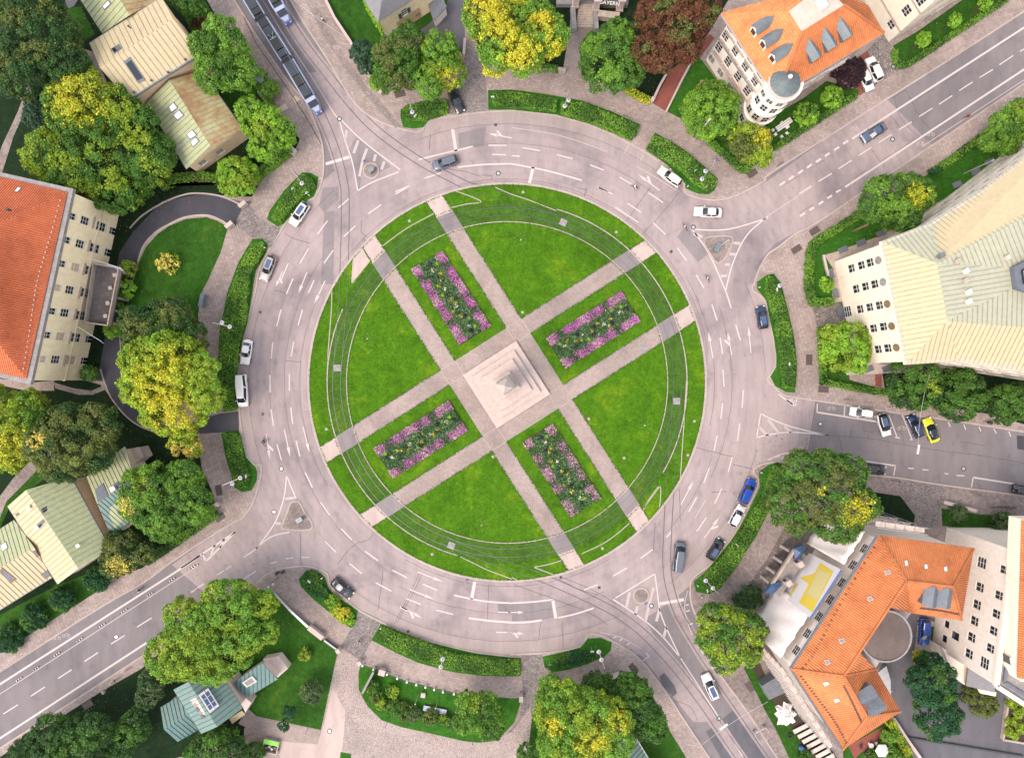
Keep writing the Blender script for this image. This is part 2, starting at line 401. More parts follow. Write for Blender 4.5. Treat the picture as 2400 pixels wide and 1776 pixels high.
# ---------------------------------------------------------------- the setting: ground, roads, pavements
def sheet(name, poly, z, mat, parent=None, kind=None):
    p = ccw(list(poly))
    o = link(name, mesh([(x, y, z) for x, y in p], [tuple(range(len(p)))], name), mat, parent)
    return tag(o, kind=kind) if kind else o
def slab(name, poly, z0, z1, mat, parent=None, kind=None):
    o = MB().prism(poly, z0, z1).build(name, mat, parent)
    return tag(o, kind=kind) if kind else o
big = 2500
sheet('ground', [(-big, -big), (big, -big), (big, big), (-big, big)], -0.06, 'ground_dark', kind='structure')
road = sheet('street_road', [W(p) for p in ((-260, -220), (2660, -220), (2660, 2000), (-260, 2000))], 0.0, 'asphalt_street', kind='structure')
# ring carriageway of the roundabout: its paler asphalt runs into the mouths of the streets
rp = []
def arc(r, a0, a1, n=24): return [ring(r, a0+(a1-a0)*i/n) for i in range(n+1)]
ring_poly = (arc(640, 28, 60) + T('O 1350 780 1760 1340 1560 1340 1100 760') + arc(640, 82, 124) + T('N 420 20 M 2203 140 1900 350 1480 -10 I 1960 1285') +
             arc(640, 158, 232) + T('B 440 880 300 640 560 620 850 890') + arc(640, 248, 300) + T('G 1960 60 2203 -60 D 560 1150 1000 830 1420 1260 H 420 290 60 480') + arc(640, 335, 354) + T('L 410 222 345 662 200 700'))
ring_road = sheet('roundabout_road', [W(p) for p in ring_poly], 0.006, 'asphalt_ring', kind='structure')
# pale parking strip along the outer kerb
def annulus(name, r0, r1, a0, a1, z, mat, parent=None, n=40):
    v = []; f = []
    for i in range(n+1):
        a = a0+(a1-a0)*i/n
        v += [(*W(ring(r0, a)), z), (*W(ring(r1, a)), z)]
    f = [(2*i, 2*i+1, 2*i+3, 2*i+2) for i in range(n)]
    return link(name, mesh(v, f, name), mat, parent)
for a0, a1 in ((252, 311), (338, 357), (16, 50), (64.5, 128), (163, 226.5)):
    annulus('parking_strip', 606, 638, a0, a1, 0.012, 'asphalt_parking', ring_road)
ZP = 0.12
def block(name, spec, mat, closed_tail):
    k = [W(p) for p in catmull(T(spec), 4)]
    o = slab(name, k + [W(p) for p in closed_tail], -0.05, ZP, mat, kind='structure')
    v, f = strip_mesh(offset_line(k, 0), 0.30, ZP+0.012)
    kb = MB(); kb.add(v, f)
    lo = offset_line(k, -0.15), offset_line(k, 0.15)
    for line in lo:
        n = len(line); kb.add([(x, y, ZP+0.012) for x, y in line]+[(x, y, -0.02) for x, y in line], [(i, i+1, n+i+1, n+i) for i in range(n-1)])
    kb.build('kerb', 'kerb', o)
    return o
bN = block('north_pavement', 'B 180 -190 300 10 420 215 600 490 760 760 850 890 960 990 1100 1065 1240 1110 1415 1138 1480 1040 1720 1000 1950 970 2200 956 C 100 962 380 1000 700 1090 1010 1235 1230 1370 1460 1560 1480 1652 G 1560 80 1700 108 1850 95 1990 40 C 2180 1552 D 0 1507 540 1162 1060 830 1640 465 2203 100 2500 -90',
           'paving', [(2660, -150), (2660, -220), (560, -220)])
bE = block('east_pavement', 'D 2600 460 2203 720 1640 1100 1070 1480 H 840 20 420 300 230 400 90 510 0 570 G 2130 690 2090 800 2068 880 2165 960 H 12 1120 45 1300 65 1450 50 1560 -10 1652 L 40 85 130 165 250 190 600 245 900 290 1200 335 1500 375 1800 420 2203 485 2600 545',
           'paving_side', [(2660, 1040), (2660, 60)])
bSE = block('south_east_pavement', 'L 2600 1090 2203 1035 1500 940 1110 878 830 848 500 780 180 738 0 752 K 2130 770 2075 822 2118 925 2010 1170 1900 1390 1720 1610 O 1560 98 1532 200 1545 330 1600 480 1640 640 1720 830 1800 950 2000 1220 2120 1400 2203 1530 2420 1860',
           'paving_street', [(1860, 2000), (2660, 2000), (2660, 1180)])
bS = block('south_pavement', 'O 1900 1950 1640 1560 1480 1320 1330 1090 1180 890 1100 800 1000 720 860 640 760 592 650 590 590 690 300 742 0 758 N 2200 775 1900 742 1500 652 1240 560 1060 470 880 375 760 270 640 170 610 60 480 8 380 0 200 25 60 90 M 2203 150 1700 475 1200 790 600 1180 0 1565 -600 1955',
           'paving', [(-260, 2000), (1700, 2000)])
bW = block('west_pavement', 'M -800 1430 0 910 840 370 1240 140 I 1480 1600 1960 1290 2090 1220 2180 1090 J 20 950 46 850 40 760 I 2203 772 2120 690 2085 500 2060 300 2052 100 E 2050 1530 2080 1330 2130 1150 2203 870 F 30 700 120 530 240 330 330 200 400 112 490 98 530 40 B 545 1630 578 1500 582 1350 560 1200 490 1010 440 895 300 730 150 520 0 300 -200 -20 -320 -220',
           'paving_side', [(-260, -220), (-260, 1900)])

# traffic islands
def island(spec=None, c=None, r=None, name='traffic_island'):
    poly = [W(p) for p in (catmull(T(spec), 5, True) if spec else [(c[0]+r*math.cos(t*math.pi/14), c[1]+r*math.sin(t*math.pi/14)) for t in range(28)])]
    o = MB().prism(poly, -0.02, 0.13).build(name, 'kerb'); tag(o, kind='structure')
    sheet('island_paving', inset(poly, 0.28), 0.136, 'paving_street', o)
    return o
island(c=T('B 990 1470')[0], r=19.5); island(c=T('O 1110 255')[0], r=19.5)
island('G 1668 425 1770 412 1880 415 1905 460 1855 580 1800 645 1750 648 1690 560 1645 470')
island('J 300 1090 370 1080 430 1180 490 1270 470 1325 350 1335 225 1320 225 1270 265 1170')

# ---------------------------------------------------------------- painted markings (children of the carriageway)
ZM = 0.020
def mark(spec, w=0.21, mat='road_paint', parent=None, name='lane_marking'):
    pts = [W(p) for p in T(spec)]
    if len(pts) > 2:
        pts = catmull(pts, 5)
    v, f = strip_mesh(pts, w, ZM); return link(name, mesh(v, f), mat, parent or ring_road)
def marks(lines, w=0.21, mat='road_paint', parent=None, name='lane_marking'):
    for s in lines.strip().split('\n'):
        for q in s.split('|'):
            if q.strip(): mark(q, w, mat, parent, name)
marks('''B 2000 1252 2155 1252 | B 2030 1330 2150 1334 | C 90 1272 243 1298 | C 385 1332 520 1366 | C 670 1420 790 1465 | C 0 1342 65 1346 | C 925 1525 1035 1590
C 735 1612 830 1650 | F 965 225 1080 145 | F 1200 55 1300 0 | F 615 285 530 400 | F 665 537 585 650 | F 450 525 378 652 | F 278 650 218 790 | F 318 782 262 915
F 215 1048 178 1192 | F 145 1328 130 1470 | F 120 1610 J 122 145 | F 500 795 452 905 | F 400 1050 362 1185 | F 325 1322 303 1450 | F 287 1600 J 288 130 | F 800 95 708 175 | F 855 330 755 420
J 130 290 150 432 | J 300 272 315 415 | J 180 590 220 728 | J 345 560 378 695 | J 425 832 485 962 | J 555 1088 633 1200 | J 732 1315 823 1410 | J 595 1425 690 1520 | J 940 1510 1050 1590 | J 805 1615 N 910 65
J 125 1615 190 1598 | J 255 1575 322 1565 | J 388 1562 460 1562 | G 745 0 865 55 | G 890 170 1085 298 | G 1175 45 1300 128 | G 995 135 1110 212 | G 1215 303 1320 402 | G 1420 515 1505 630
G 1585 750 1650 862 | G 1720 1005 1765 1142 | G 1790 1290 1812 1430 | G 1815 1565 K 1825 95 | G 1925 1178 1965 1312 | K 1990 125 1980 278 | K 1812 235 1797 372 | K 1960 412 1940 562 | K 1765 515 1738 648
K 1895 702 1860 830 | K 1697 790 1652 920 | K 1805 970 1743 1103 | K 1590 1045 1520 1170 | K 1672 1220 1590 1338 | K 1375 1340 1330 1390 | K 1210 1495 1105 1570 | N 1175 35 1300 100 | N 1435 155 1560 208
N 1030 142 1165 215 | N 1290 278 1420 330 | N 1550 378 1697 415 | N 2080 396 2190 400 | N 2065 568 2203 572 | O 620 205 740 160 | O 870 85 990 15 | B 1450 1535 1590 1490 | B 1200 1650 1320 1600''')
marks('''B 1692 1115 1722 1310 | C 182 1440 150 1578 | N 1882 135 1855 285 | O 350 290 377 450 | B 600 1412 805 1352 | O 1270 325 1480 287''', 0.55)
marks('''N 1830 447 2010 470 2203 485 | O 0 485 130 482 255 465 | N 1240 350 1300 382''', 0.36)
marks('''B 1400 1375 1600 1325 1865 1262 | B 1735 1440 1950 1418 2203 1410 | C 0 1412 300 1470 600 1552 | N 1705 250 1950 300 2203 320 | O 0 318 180 308 355 288 | O 395 445 550 410 705 360''', 0.28)
marks('''C 0 1100 400 1165 820 1305 | C 1070 1432 1240 1530 1420 1640 | C 1105 1385 1135 1325 | C 965 1320 1005 1250 | K 1665 1070 1575 1225 | C 1480 1600 G 1545 60''', 0.13, 'paint_worn')
def arrow(spec, kind='s'):
    (ax, ay), (bx, by) = [W(p) for p in T(spec)]
    d = Vector((bx-ax, by-ay)); L = d.length; d.normalize(); n = Vector((-d.y, d.x)); m = MB()
    def P(t, s): return (ax+d.x*t+n.x*s, ay+d.y*t+n.y*s, ZM)
    m.add([P(0, -.09), P(0, .09), P(L*0.66, .09), P(L*0.66, -.09)], [(3, 2, 1, 0)])
    m.add([P(L*0.64, -.30), P(L, 0), P(L*0.64, .30)], [(0, 1, 2)])
    if kind in 'lr':
        s = 1 if kind == 'l' else -1
        m.add([P(L*.40, .09*s), P(L*.55, .09*s), P(L*.72, .75*s), P(L*.62, .85*s)], [(0, 1, 2, 3)])
    m.build('direction_arrow', 'road_paint', ring_road)
for s, k in (('B 2203 1190 2000 1150', 'r'), ('C 1270 1640 1085 1500', 'r'), ('F 595 800 500 1000', 's'), ('F 440 725 365 910', 's'), ('F 230 720 170 850', 'l'), ('J 88 500 120 722', 'l'), ('J 245 468 295 700', 's'),
             ('J 405 440 460 665', 's'), ('G 1730 1465 1690 1240', 's'), ('G 2055 1420 2035 1190', 's'), ('G 1890 1440 1855 1240', 'l'), ('K 1455 1110 1560 905', 's'), ('K 1655 1395 1785 1215', 'r'),
             ('N 1390 50 1610 135', 's'), ('N 1325 200 1530 285', 's'), ('N 1250 350 1430 447', 'r'), ('N 2170 398 O 100 398', 's'), ('N 2160 575 O 100 580', 'r')): arrow(s, k)
# splitter triangles and hatching
marks('''B 720 1050 770 1220 830 1400 875 1640 | B 720 1020 860 1160 1000 1280 1240 1460 | B 880 1640 1000 1570 1230 1480 | G 1540 345 1690 560 1830 870 1885 1035 | G 1570 360 1860 358 2203 260 | G 2203 245 2020 410 1900 650 1840 880
J 262 860 240 1050 160 1270 0 1490 | J 265 865 345 1060 | J 0 1488 130 1385 290 1345 | O 890 275 1230 65 | O 1230 65 1250 220 1290 440 1450 790 | O 870 285 1130 460 1300 610 1450 790
K 2140 325 2105 535 | K 2140 325 L 0 360 170 430 380 485 520 512 | K 2105 535 L 0 510 200 487 520 512 | L 90 160 235 265 | L 235 265 248 200''', 0.22)
marks('''B 880 1210 840 1320 | B 955 1280 920 1380 890 1520 | B 1030 1330 1015 1390 | B 1105 1390 1080 1460 | B 780 1120 770 1190 | O 1012 225 985 350 | O 1080 345 1060 420 | O 1218 185 1180 330 1150 470 | O 1272 360 1242 475 | O 1330 520 1305 610 | G 1560 395 1640 425
G 1905 475 1965 480 | G 1870 570 1925 575 | G 1830 660 1875 662 | G 1795 760 1850 757 | J 170 1270 215 1272 | J 250 1060 330 1050 | K 2125 440 K 2203 520 | L 0 378 90 490 | L 140 437 200 487 | L 160 225 215 205 | L 185 245 240 225''', 0.5, 'paint_worn')
# street lines
marks('''B 50 0 200 245 370 500 540 760 660 960 720 1035 | O 1450 790 1600 1020 1770 1290 | O 1800 1350 1875 1460 | O 1915 1520 1985 1635''', 0.18, parent=road)
marks('''D 725 1195 1460 720 2203 240 2500 48 | D 665 1610 1400 1128 2203 600 2560 366 | M -400 1272 0 1015 800 505 1590 0 I 1720 1540 | M -500 1806 0 1480 630 1070 1260 660''', 0.34, parent=road)
marks('''H 0 240 370 0 | M 0 1100 850 550 1700 0 | O 1512 210 1485 330 1500 450 1548 590 | O 755 572 900 600 1010 650 1110 710 | D 1330 1260 2203 690''', 0.14, 'paint_worn', road)
marks('''D 645 1240 690 1212 | D 568 1294 612 1266 | D 490 1345 530 1318 | D 412 1396 456 1367 | D 335 1446 376 1415 | D 257 1496 300 1465 | D 178 1546 222 1515 | D 100 1596 146 1565 | H 585 40 625 18 | H 510 92 550 68 | H 435 145 475 118 | H 355 195 395 170 | H 275 245 318 218''', 0.36, parent=road)
marks('''D 605 1455 720 1380 | D 780 1340 890 1270 | D 950 1230 1065 1158 | D 1125 1118 1237 1050 | D 1300 1005 1415 932 | D 1470 900 1585 825 | D 1645 782 1760 708 | D 1820 670 1935 600 | D 1990 560 2110 480 | D 2170 445 2290 370 | D 435 1562 550 1492 | D 265 1668 375 1600
M 30 1270 155 1190 | M 265 1118 388 1037 | M 500 965 617 890 | M 727 820 845 742 | M 955 670 1073 595 | M 1180 523 1305 445 | M 1415 375 1530 295 | M 1645 225 1755 150 | M 1870 75 1990 0 | M 2090 115 2203 42 | I 2100 1560 2203 1490
O 1610 695 1645 755 | O 1705 850 1730 885 | O 1520 330 1495 335 | O 1530 380 1498 390 | O 1560 490 1520 505 | O 870 618 895 605 | O 925 640 950 625 | O 985 680 1020 655 | O 1125 815 1180 775 | O 1150 745 1180 775''', 0.2, parent=road)
marks('''L 425 240 420 320 | L 660 265 655 345 | L 915 345 985 510 | L 1040 340 1110 530 | L 1155 338 1240 550 | L 1090 530 1135 537 | L 1222 548 1245 552 | L 1550 400 1570 440 | L 1685 420 1700 465 | L 1815 440 1832 480 | L 1942 455 1965 500 | L 2070 480 2090 525
L 335 665 455 682 | L 0 725 100 680 175 665 | L 175 665 165 730 | L 1205 795 1255 800 | L 1330 808 1380 812 | L 1520 842 1552 845 | L 1620 858 1690 862 | L 1750 960 1765 875 | L 1080 860 1097 775 | L 60 705 100 690 | L 120 715 155 680''', 0.2, parent=road, mat='road_paint')
marks('''L 420 315 930 395 | L 735 720 1100 776 | L 1765 875 2203 945 | I 1560 1652 2025 1345 | I 2025 1345 1780 1590 | I 1740 1530 1770 1590 | I 1850 1450 1815 1545 | I 1930 1400 1890 1480''', 0.3, parent=road)
# darker repaired asphalt
for s in ('F 590 210 675 200 665 830 555 830', 'F 575 0 735 -10 730 90 680 120 590 215 540 160', 'B 800 1290 862 1185 1010 1290 1165 1435 1060 1480 960 1395 905 1520 890 1640 870 1640',
          'G 1500 330 1700 560 1600 640 1420 420', 'N 2080 330 2203 320 2203 420 2080 400', 'O 0 320 345 300 370 440 250 462 0 478', 'B 1740 1150 1980 1090 1960 1260 1750 1290'):
    pts = [W(p) for p in T(s)]
    sheet('asphalt_patch', pts, 0.013, 'asphalt_patch', ring_road)
for s in ('O 1670 1425 1900 1240 1950 1230 2203 1570 2300 1710 1850 1740', 'L 2140 515 2203 520 2203 640 2145 630', 'O 1265 950 1310 915 1400 1030 1420 1090 1385 1120 1300 1030'):
    sheet('asphalt_patch', [W(p) for p in T(s)], 0.011, 'asphalt_dark' if s[0] != 'O' else 'asphalt_yard', road)
# joints and sealed cracks
def wander(pts, amp=0.06):
    return [(x+rnd.uniform(-amp, amp), y+rnd.uniform(-amp, amp)) for x, y in pts]
def seam(pts, w=0.06, parent=None, z=0.017):
    v, f = strip_mesh(wander(pts), w, z); link('joint_seam', mesh(v, f), 'tar', parent or ring_road)
for r, a0, a1 in ((606, 250, 313), (606, 337, 358), (606, 15, 51), (606, 64, 128), (606, 162, 228), (522, 120, 214), (486, 150, 205), (557, 172, 205), (486, 330, 372), (527, 340, 385), (512, 20, 44),
                  (478, 60, 120), (540, 65, 118), (476, 215, 300), (560, 262, 308), (476, 300, 352)):
    n = int(abs(a1-a0)/1.6)
    seam([W(ring(r, a0+(a1-a0)*i/n)) for i in range(n+1)], 0.05)
for s in ('J 700 1620 840 1460 970 1410 1010 1350', 'G 645 0 620 75', 'G 1190 0 985 285', 'G 1430 50 1280 230 1120 400', 'L 410 225 345 660', 'K 1585 620 1895 695', 'K 1900 765 2070 805', 'N 1095 30 1050 380', 'N 1410 60 1190 500',
          'N 1430 70 1215 490', 'N 2005 160 1990 480', 'O 250 470 225 640', 'O 430 480 440 700', 'O 20 160 300 260 640 390 820 500', 'O 440 100 700 210 900 330', 'B 1500 1150 1490 1300', 'F 240 390 330 440 470 480', 'F 160 880 270 910', 'F 255 1490 390 1500', 'J 380 1330 385 1560 390 1652',
          'O 300 60 560 190 740 250', 'B 1940 1510 2030 1515 2025 1560', 'B 1940 1520 1760 1470 1580 1450', 'K 1720 1000 1850 1000', 'K 1440 970 1450 1250', 'K 1230 1270 1215 1500', 'G 640 20 560 0', 'F 910 280 905 380 945 410 925 440 940 460'):
    seam([W(p) for p in catmull(T(s), 6)], 0.07)
for s in ('L 520 515 860 540 1200 600 1500 650 1850 690 2203 755', 'D 1080 830 1150 1030 1300 1180', 'D 1180 770 1300 990 1465 1200', 'D 880 1270 1000 1440', 'D 780 1180 830 1260', 'D 1180 780 1060 850', 'D 1060 1000 1140 1110', 'D 1295 1180 970 1390',
          'L 610 530 640 640', 'L 860 500 870 560', 'L 1150 490 1170 580', 'L 720 470 705 530', 'L 1600 565 1590 600', 'L 1650 570 1870 600', 'L 820 470 910 490', 'D 1540 1020 1420 1090', 'D 2110 320 1990 400', 'D 1640 630 1520 710', 'D 1400 780 1290 850', 'D 490 1380 370 1445', 'D 260 1520 140 1590', 'D 850 1460 740 1535', 'D 630 1610 560 1652', 'H 390 145 270 220',
          'O 1400 1110 1340 1140', 'O 1340 1150 1520 1200 1600 1330', 'O 1170 880 1300 1060 1480 1300'):
    seam([W(p) for p in catmull(T(s), 5)], 0.06, road, 0.010)
# manholes and gully grates
mh = MB(); mh.lathe([(0.0, 0.0), (0.28, 0.0), (0.28, -0.002), (0.45, 0.0)], 18); mh_me = mesh(mh.v, mh.f)
mh2 = MB(); mh2.lathe([(0.28, 0.002), (0.45, 0.002)], 20)
mrim = mesh(mh2.v, mh2.f); mrim.materials.append(MATS['metal_dark'])
mcov = mesh(*[(lambda m: (m.v, m.f))(MB().disc((0, 0, 0.001), 0.27, 16))][0]); mcov.materials.append(MATS['metal_light'])
for s in ('B 718 1025', 'B 2085 1492', 'G 1560 340', 'O 1200 342', 'J 218 800', 'J 155 1172', 'L 450 415', 'L 1683 800', 'D 1072 1200', 'D 1075 578', 'D 1105 520', 'N 635 1415', 'B 75 455', 'M 1000 610', 'O 1780 1310'):
    x, y = W(T(s)[0]); z = ZM if s[0] in 'BGJO' else 0.014
    if s[0] == 'N': z = ZP+0.05
    if s.startswith('D 107') and '578' in s or s.startswith('D 1105'): z = ZP+0.06
    o = link('manhole_rim', mrim, None, ring_road if z == ZM else road, (x, y, z)); link('manhole_cover', mcov, None, o)
def grate(spec, w, h, ang, z, parent, mat='iron_rust'):
    x, y = W(T(spec)[0]); m = MB(); m.box((0, 0, 0), (w, h, 0.02))
    for i in range(4): m.box((0, -h*0.36+h*0.24*i, 0.014), (w*0.9, h*0.05, 0.012))
    m.build('drain_grate', mat, parent, (x, y, z), ang)
for s, a, b in (('H 243 530', 32, bE), ('H 398 372', 32, bE), ('H 352 1480', 88, bE), ('L 475 118', -4, bE), ('C 2065 1495', 32, bN), ('B 1240 812', 15, bN), ('I 1885 985', 100, bW), ('I 1895 1218', 34, bW),
                ('O 1045 878', 130, bS), ('O 2045 1035', 125, bSE), ('M 758 1190', 33, bS)):
    grate(s, 1.9, 1.15, R(a), ZP+0.012, b)
for s, a in (('B 2062 1076', 0), ('F 990 427', 40), ('K 1620 463', 80), ('N 1820 112', 10), ('N 1310 560', 20), ('F 38 1070', 70), ('G 1370 550', 50), ('O 1140 893', 50), ('O 420 97', -20), ('O 1612 62', 30), ('J 60 330', 80), ('O 750 185', 10)):
    grate(s, 0.5, 0.45, R(a), ZM+0.004, ring_road, 'metal_dark')
# faint bicycle symbols: two rings and a bar
for s in ('B 220 775', 'B 690 415', 'D 745 1110', 'D 1310 1240', 'D 1400 1160', 'L 545 285', 'L 1150 455', 'M 570 600', 'M 490 620'):
    x, y = W(T(s)[0]); z = ZP+0.02 if s[0] == 'B' else 0.014
    m = MB()
    for dx in (-.45, .45): m.lathe([(0.22, z), (0.30, z)], 14, (x+dx, y, 0))
    v, f = strip_mesh([(x-.45, y), (x-.1, y+.45), (x+.3, y+.4), (x+.45, y)], 0.08, z+0.002); m.add(v, f)
    m.build('bicycle_symbol', 'paint_worn', bN if s == 'B 690 415' else (bW if s[0] == 'B' else road))

# ---------------------------------------------------------------- the round lawn in the middle
ZL = 0.14
RL = 466.0
lawn_disc = [W(ring(RL, a*2.5)) for a in range(144)]
lawn = slab('central_lawn', lawn_disc, -0.02, ZL-0.02, 'lawn', kind='structure')
annulus('lawn_kerb', RL-3, RL+2.5, 0, 360, ZL, 'kerb', lawn, 160)
kb = MB(); o_l = [W(ring(RL+2.5, a*2.5)) for a in range(145)]
kb.add([(x, y, ZL) for x, y in o_l]+[(x, y, -0.01) for x, y in o_l], [(i, i+1, 146+i, 145+i) for i in range(144)]); kb.build('lawn_kerb', 'kerb', lawn)
annulus('track_turf', 376, 421, 0, 360, ZL-0.012, 'lawn_track', lawn, 160)
# gravel-and-slab paths: two pairs of parallel strips
C2 = (1187.0, 901.5); UD = (0.537, 0.8436); VD = (0.8436, -0.537)
def uv(u, v): return (C2[0]+UD[0]*u+VD[0]*v, C2[1]+UD[1]*u+VD[1]*v)
def clip_r(u0, v, r):      # length along the axis until radius r
    for s in (1, -1):
        yield s
def reach(fix, along_u, r, sign):
    lo, hi = 0, 900
    for _ in range(40):
        m = (lo+hi)/2; p = uv(m*sign, fix) if along_u else uv(fix, m*sign)
        if math.hypot(p[0]-RC[0], p[1]-RC[1]) < r: lo = m
        else: hi = m
    return lo*sign
def path_piece(f0, f1, along_u, a, b, mat, z, name):
    q = [(a(f0), f0), (b(f0), f0), (b(f1), f1), (a(f1), f1)]
    pts = [uv(s, t) if along_u else uv(t, s) for s, t in q]
    return sheet(name, [W(p) for p in pts], z, mat, lawn)
HG, PW = 71.5, 40.5
for k, (au, f0) in enumerate(((True, -HG-PW), (True, HG), (False, -HG-PW), (False, HG))):
    f1 = f0+PW; zz = ZL-0.006 + (0.003 if au else 0.0)
    path_piece(f0, f1, au, lambda f: reach(f, au, 377, -1), lambda f: reach(f, au, 377, 1), 'paving_path', zz, 'garden_path')
    for s in (-1, 1):
        path_piece(f0, f1, au, lambda f: reach(f, au, 377, s), lambda f: reach(f, au, 420, s), 'asphalt_patch', zz, 'track_crossing')
        path_piece(f0, f1, au, lambda f: reach(f, au, 420, s), lambda f: reach(f, au, RL-2, s), 'concrete_pale', zz, 'path_apron')
        for fe, sg in ((f0, 1), (f1, -1)):
            e0 = HG+PW if True else 0
            a_, b_ = reach(fe, au, 376, s), s*HG
            n = 22; pts = [uv(a_+(b_-a_)*i/n, fe) if au else uv(fe, a_+(b_-a_)*i/n) for i in range(n+1)]
            v, f = strip_mesh(wander([W(p) for p in pts], 0.035), 0.11, ZL+0.002); link('path_edging', mesh(v, f), 'kerb', lawn)
sheet('plaza_paving', [W(uv(*p)) for p in ((-HG, -HG), (HG, -HG), (HG, HG), (-HG, HG))], ZL-0.0045, 'paving_path', lawn)
sheet('apron_wedge', WT('F 915 515 960 600 985 625 825 828 838 590'), ZL-0.001, 'concrete_pale', lawn)
# track kerbs, rails
def rail_line(pts_px, name, w, z, mat, parent):
    v, f = strip_mesh([W(p) for p in pts_px], w, z); return link(name, mesh(v, f), mat, parent)
tracks = tag(bpy.data.objects.new('tram_track', None), kind='structure'); C.objects.link(tracks)
full = [i*2.0 for i in range(181)]
rail_line([ring(376, a) for a in full], 'track_edging', 0.16, ZL+0.004, 'kerb', tracks)
rail_line([ring(421.5, a) for a in full if 105 < a < 205], 'track_edging', 0.19, ZL+0.005, 'kerb', tracks)
rail_line([ring(421.5, a-90) for a in full if 15 < a < 122], 'track_edging', 0.19, ZL+0.005, 'kerb', tracks)
for s in ('F 655 880 650 1050 635 1250 620 1450 612 1652 J 610 60', 'F 1080 510 1300 350 1530 225', 'F 1660 180 1800 145 1935 118 1690 20', 'F 825 825 985 625', 'F 825 825 838 590', 'F 2060 0 2203 60 G 150 110 380 200',
          'K 1445 930 1455 760 1475 450 1500 50', 'K 1275 945 1130 1140 1270 950 1265 1175', 'K 180 1645 300 1625 450 1580', 'K 600 1530 820 1420 1030 1250 1140 1140', 'O 180 5 390 85', 'O 0 95 60 130', 'J 1758 1555 1900 1625 N 2000 35 2203 110'):
    pts = catmull(T(s), 8) if len(T(s)) > 2 else T(s)
    rail_line(pts, 'track_edging', 0.16, ZL+0.008, 'kerb', tracks)
def track(name, centre, z, closed=False):
    w = [W(p) for p in centre]
    for sgn in (-1, 1):
        l1 = offset_line(w, sgn*0.7175)
        v, f = strip_mesh(l1, 0.085 if z < .1 else 0.062, z+0.006); o = link('rail', mesh(v, f), 'rail', tracks)
        if z > .1: continue
        v, f = strip_mesh(offset_line(w, sgn*0.7175 - 0.08), 0.04, z+0.004); link('rail_groove', mesh(v, f), 'metal_dark', tracks)
track('loop', [ring(399.5, a) for a in full], ZL+0.004)
br_nw_left = T('B -150 -420 15 -130 150 80 270 280 400 480 520 700 F -800 -860')[:0]
def avg(a, b): return [((p[0]+q[0])/2, (p[1]+q[1])/2) for p, q in zip(T(a), T(b))]
b1 = [T('B -190 -330')[0], T('B -30 -60')[0], T('B 120 190')[0], T('B 280 470')[0], T('B 420 730')[0], T('B 545 960')[0], T('B 640 1170')[0], T('B 715 1390')[0]] + T('B 762 1600 F 768 60 770 250 766 500 757 750 745 1000 730 1200 712 1420 700 1600')
b2 = T('B 40 -360 170 -70 265 145 430 400 600 620 780 850 960 1050 1150 1210 1400 1380 1620 1500 1850 1610 F 2080 60') + T('G 0 128 170 200 400 295 600 420')
b3 = T('O 2520 2020 2203 1580 1950 1210 1700 850 1530 580 1420 380 1350 150 K 1330 1600 1335 1400 1350 1100 1370 800 1390 550 1410 300 1418 120')
b4 = T('O 2200 1985 1900 1560 1640 1180 1400 870 1150 600 920 420 700 300 440 180 150 60 N 2080 -30')+T('J 1900 1535 1750 1475 1600 1400')
for b_, zz in ((b1, ZL+0.008), (b2, ZL+0.008), (b3, ZL+0.008), (b4, ZL+0.008)):
    cl = catmull(b_, 8)
    inn = [p for p in cl if math.hypot(p[0]-RC[0], p[1]-RC[1]) < RL]
    out = [p for p in cl if math.hypot(p[0]-RC[0], p[1]-RC[1]) >= RL-8]
    v, f = strip_mesh([W(p) for p in out], 2.4, 0.015); link('track_bed', mesh(v, f), 'asphalt_ring', tracks)
    track('branch', out, 0.022); track('branch', inn, zz)
for s in ('F 700 1550', 'G 440 300', 'K 1415 220', 'J 1680 1460', 'G 1130 1375'):
    x, y = W(T(s)[0]); a = {'F': 0, 'G': R(-25), 'K': 0, 'J': R(-22)}[s[0]]
    if s == 'G 1130 1375': a = R(32)
    m = MB(); m.box((0, 0, 0), (1.25, 1.2, 0.03)); m.build('drain_cover', 'stone_grey', lawn, (x, y, ZL+0.012), a)
# ground spotlights in the lawn, valve boxes
def lawn_box(spec, mat='kerb', s=0.45):
    x, y = W(T(spec)[0]); m = MB(); m.box((0, 0, 0.02), (s, s, 0.04), 0.4); m.box((0, 0, 0.06), (s*.45, s*.45, 0.05), 0.4); m.build('valve_box', mat, lawn, (x, y, ZL-0.02))
for s in ('F 1320 287', 'G 95 40', 'G 897 383', 'G 90 1072', 'J 607 460', 'J 1515 1535', 'J 2040 697', 'K 660 372', 'K 963 708', 'K 1512 683', 'K 778 1485', 'K 1568 392'): lawn_box(s)
for s in ('F 960 1300', 'G 75 450', 'K 1140 428', 'J 1940 1285'):
    cx, cy = W(T(s)[0]); m = MB()
    for i in range(9):
        a = i*0.7+rnd.random()*0.3; r = rnd.uniform(0.9, 1.35)
        m.box((cx+r*math.cos(a), cy+r*math.sin(a), ZL+0.02), (0.24, 0.035, 0.05), a)
    m.box((cx, cy, ZL+0.03), (0.25, 0.25, 0.08)); m.build('sprinkler_heads', 'kerb', lawn)
# ---------------------------------------------------------------- gardens, verges, drives laid on the pavements
ZG = ZP+0.02
def bed(parent, name, spec, mat, z=ZG, smooth=0):
    p = T(spec)
    if smooth: p = catmull(p, smooth, True)
    return sheet(name, [W(q) for q in p], z, mat, parent)
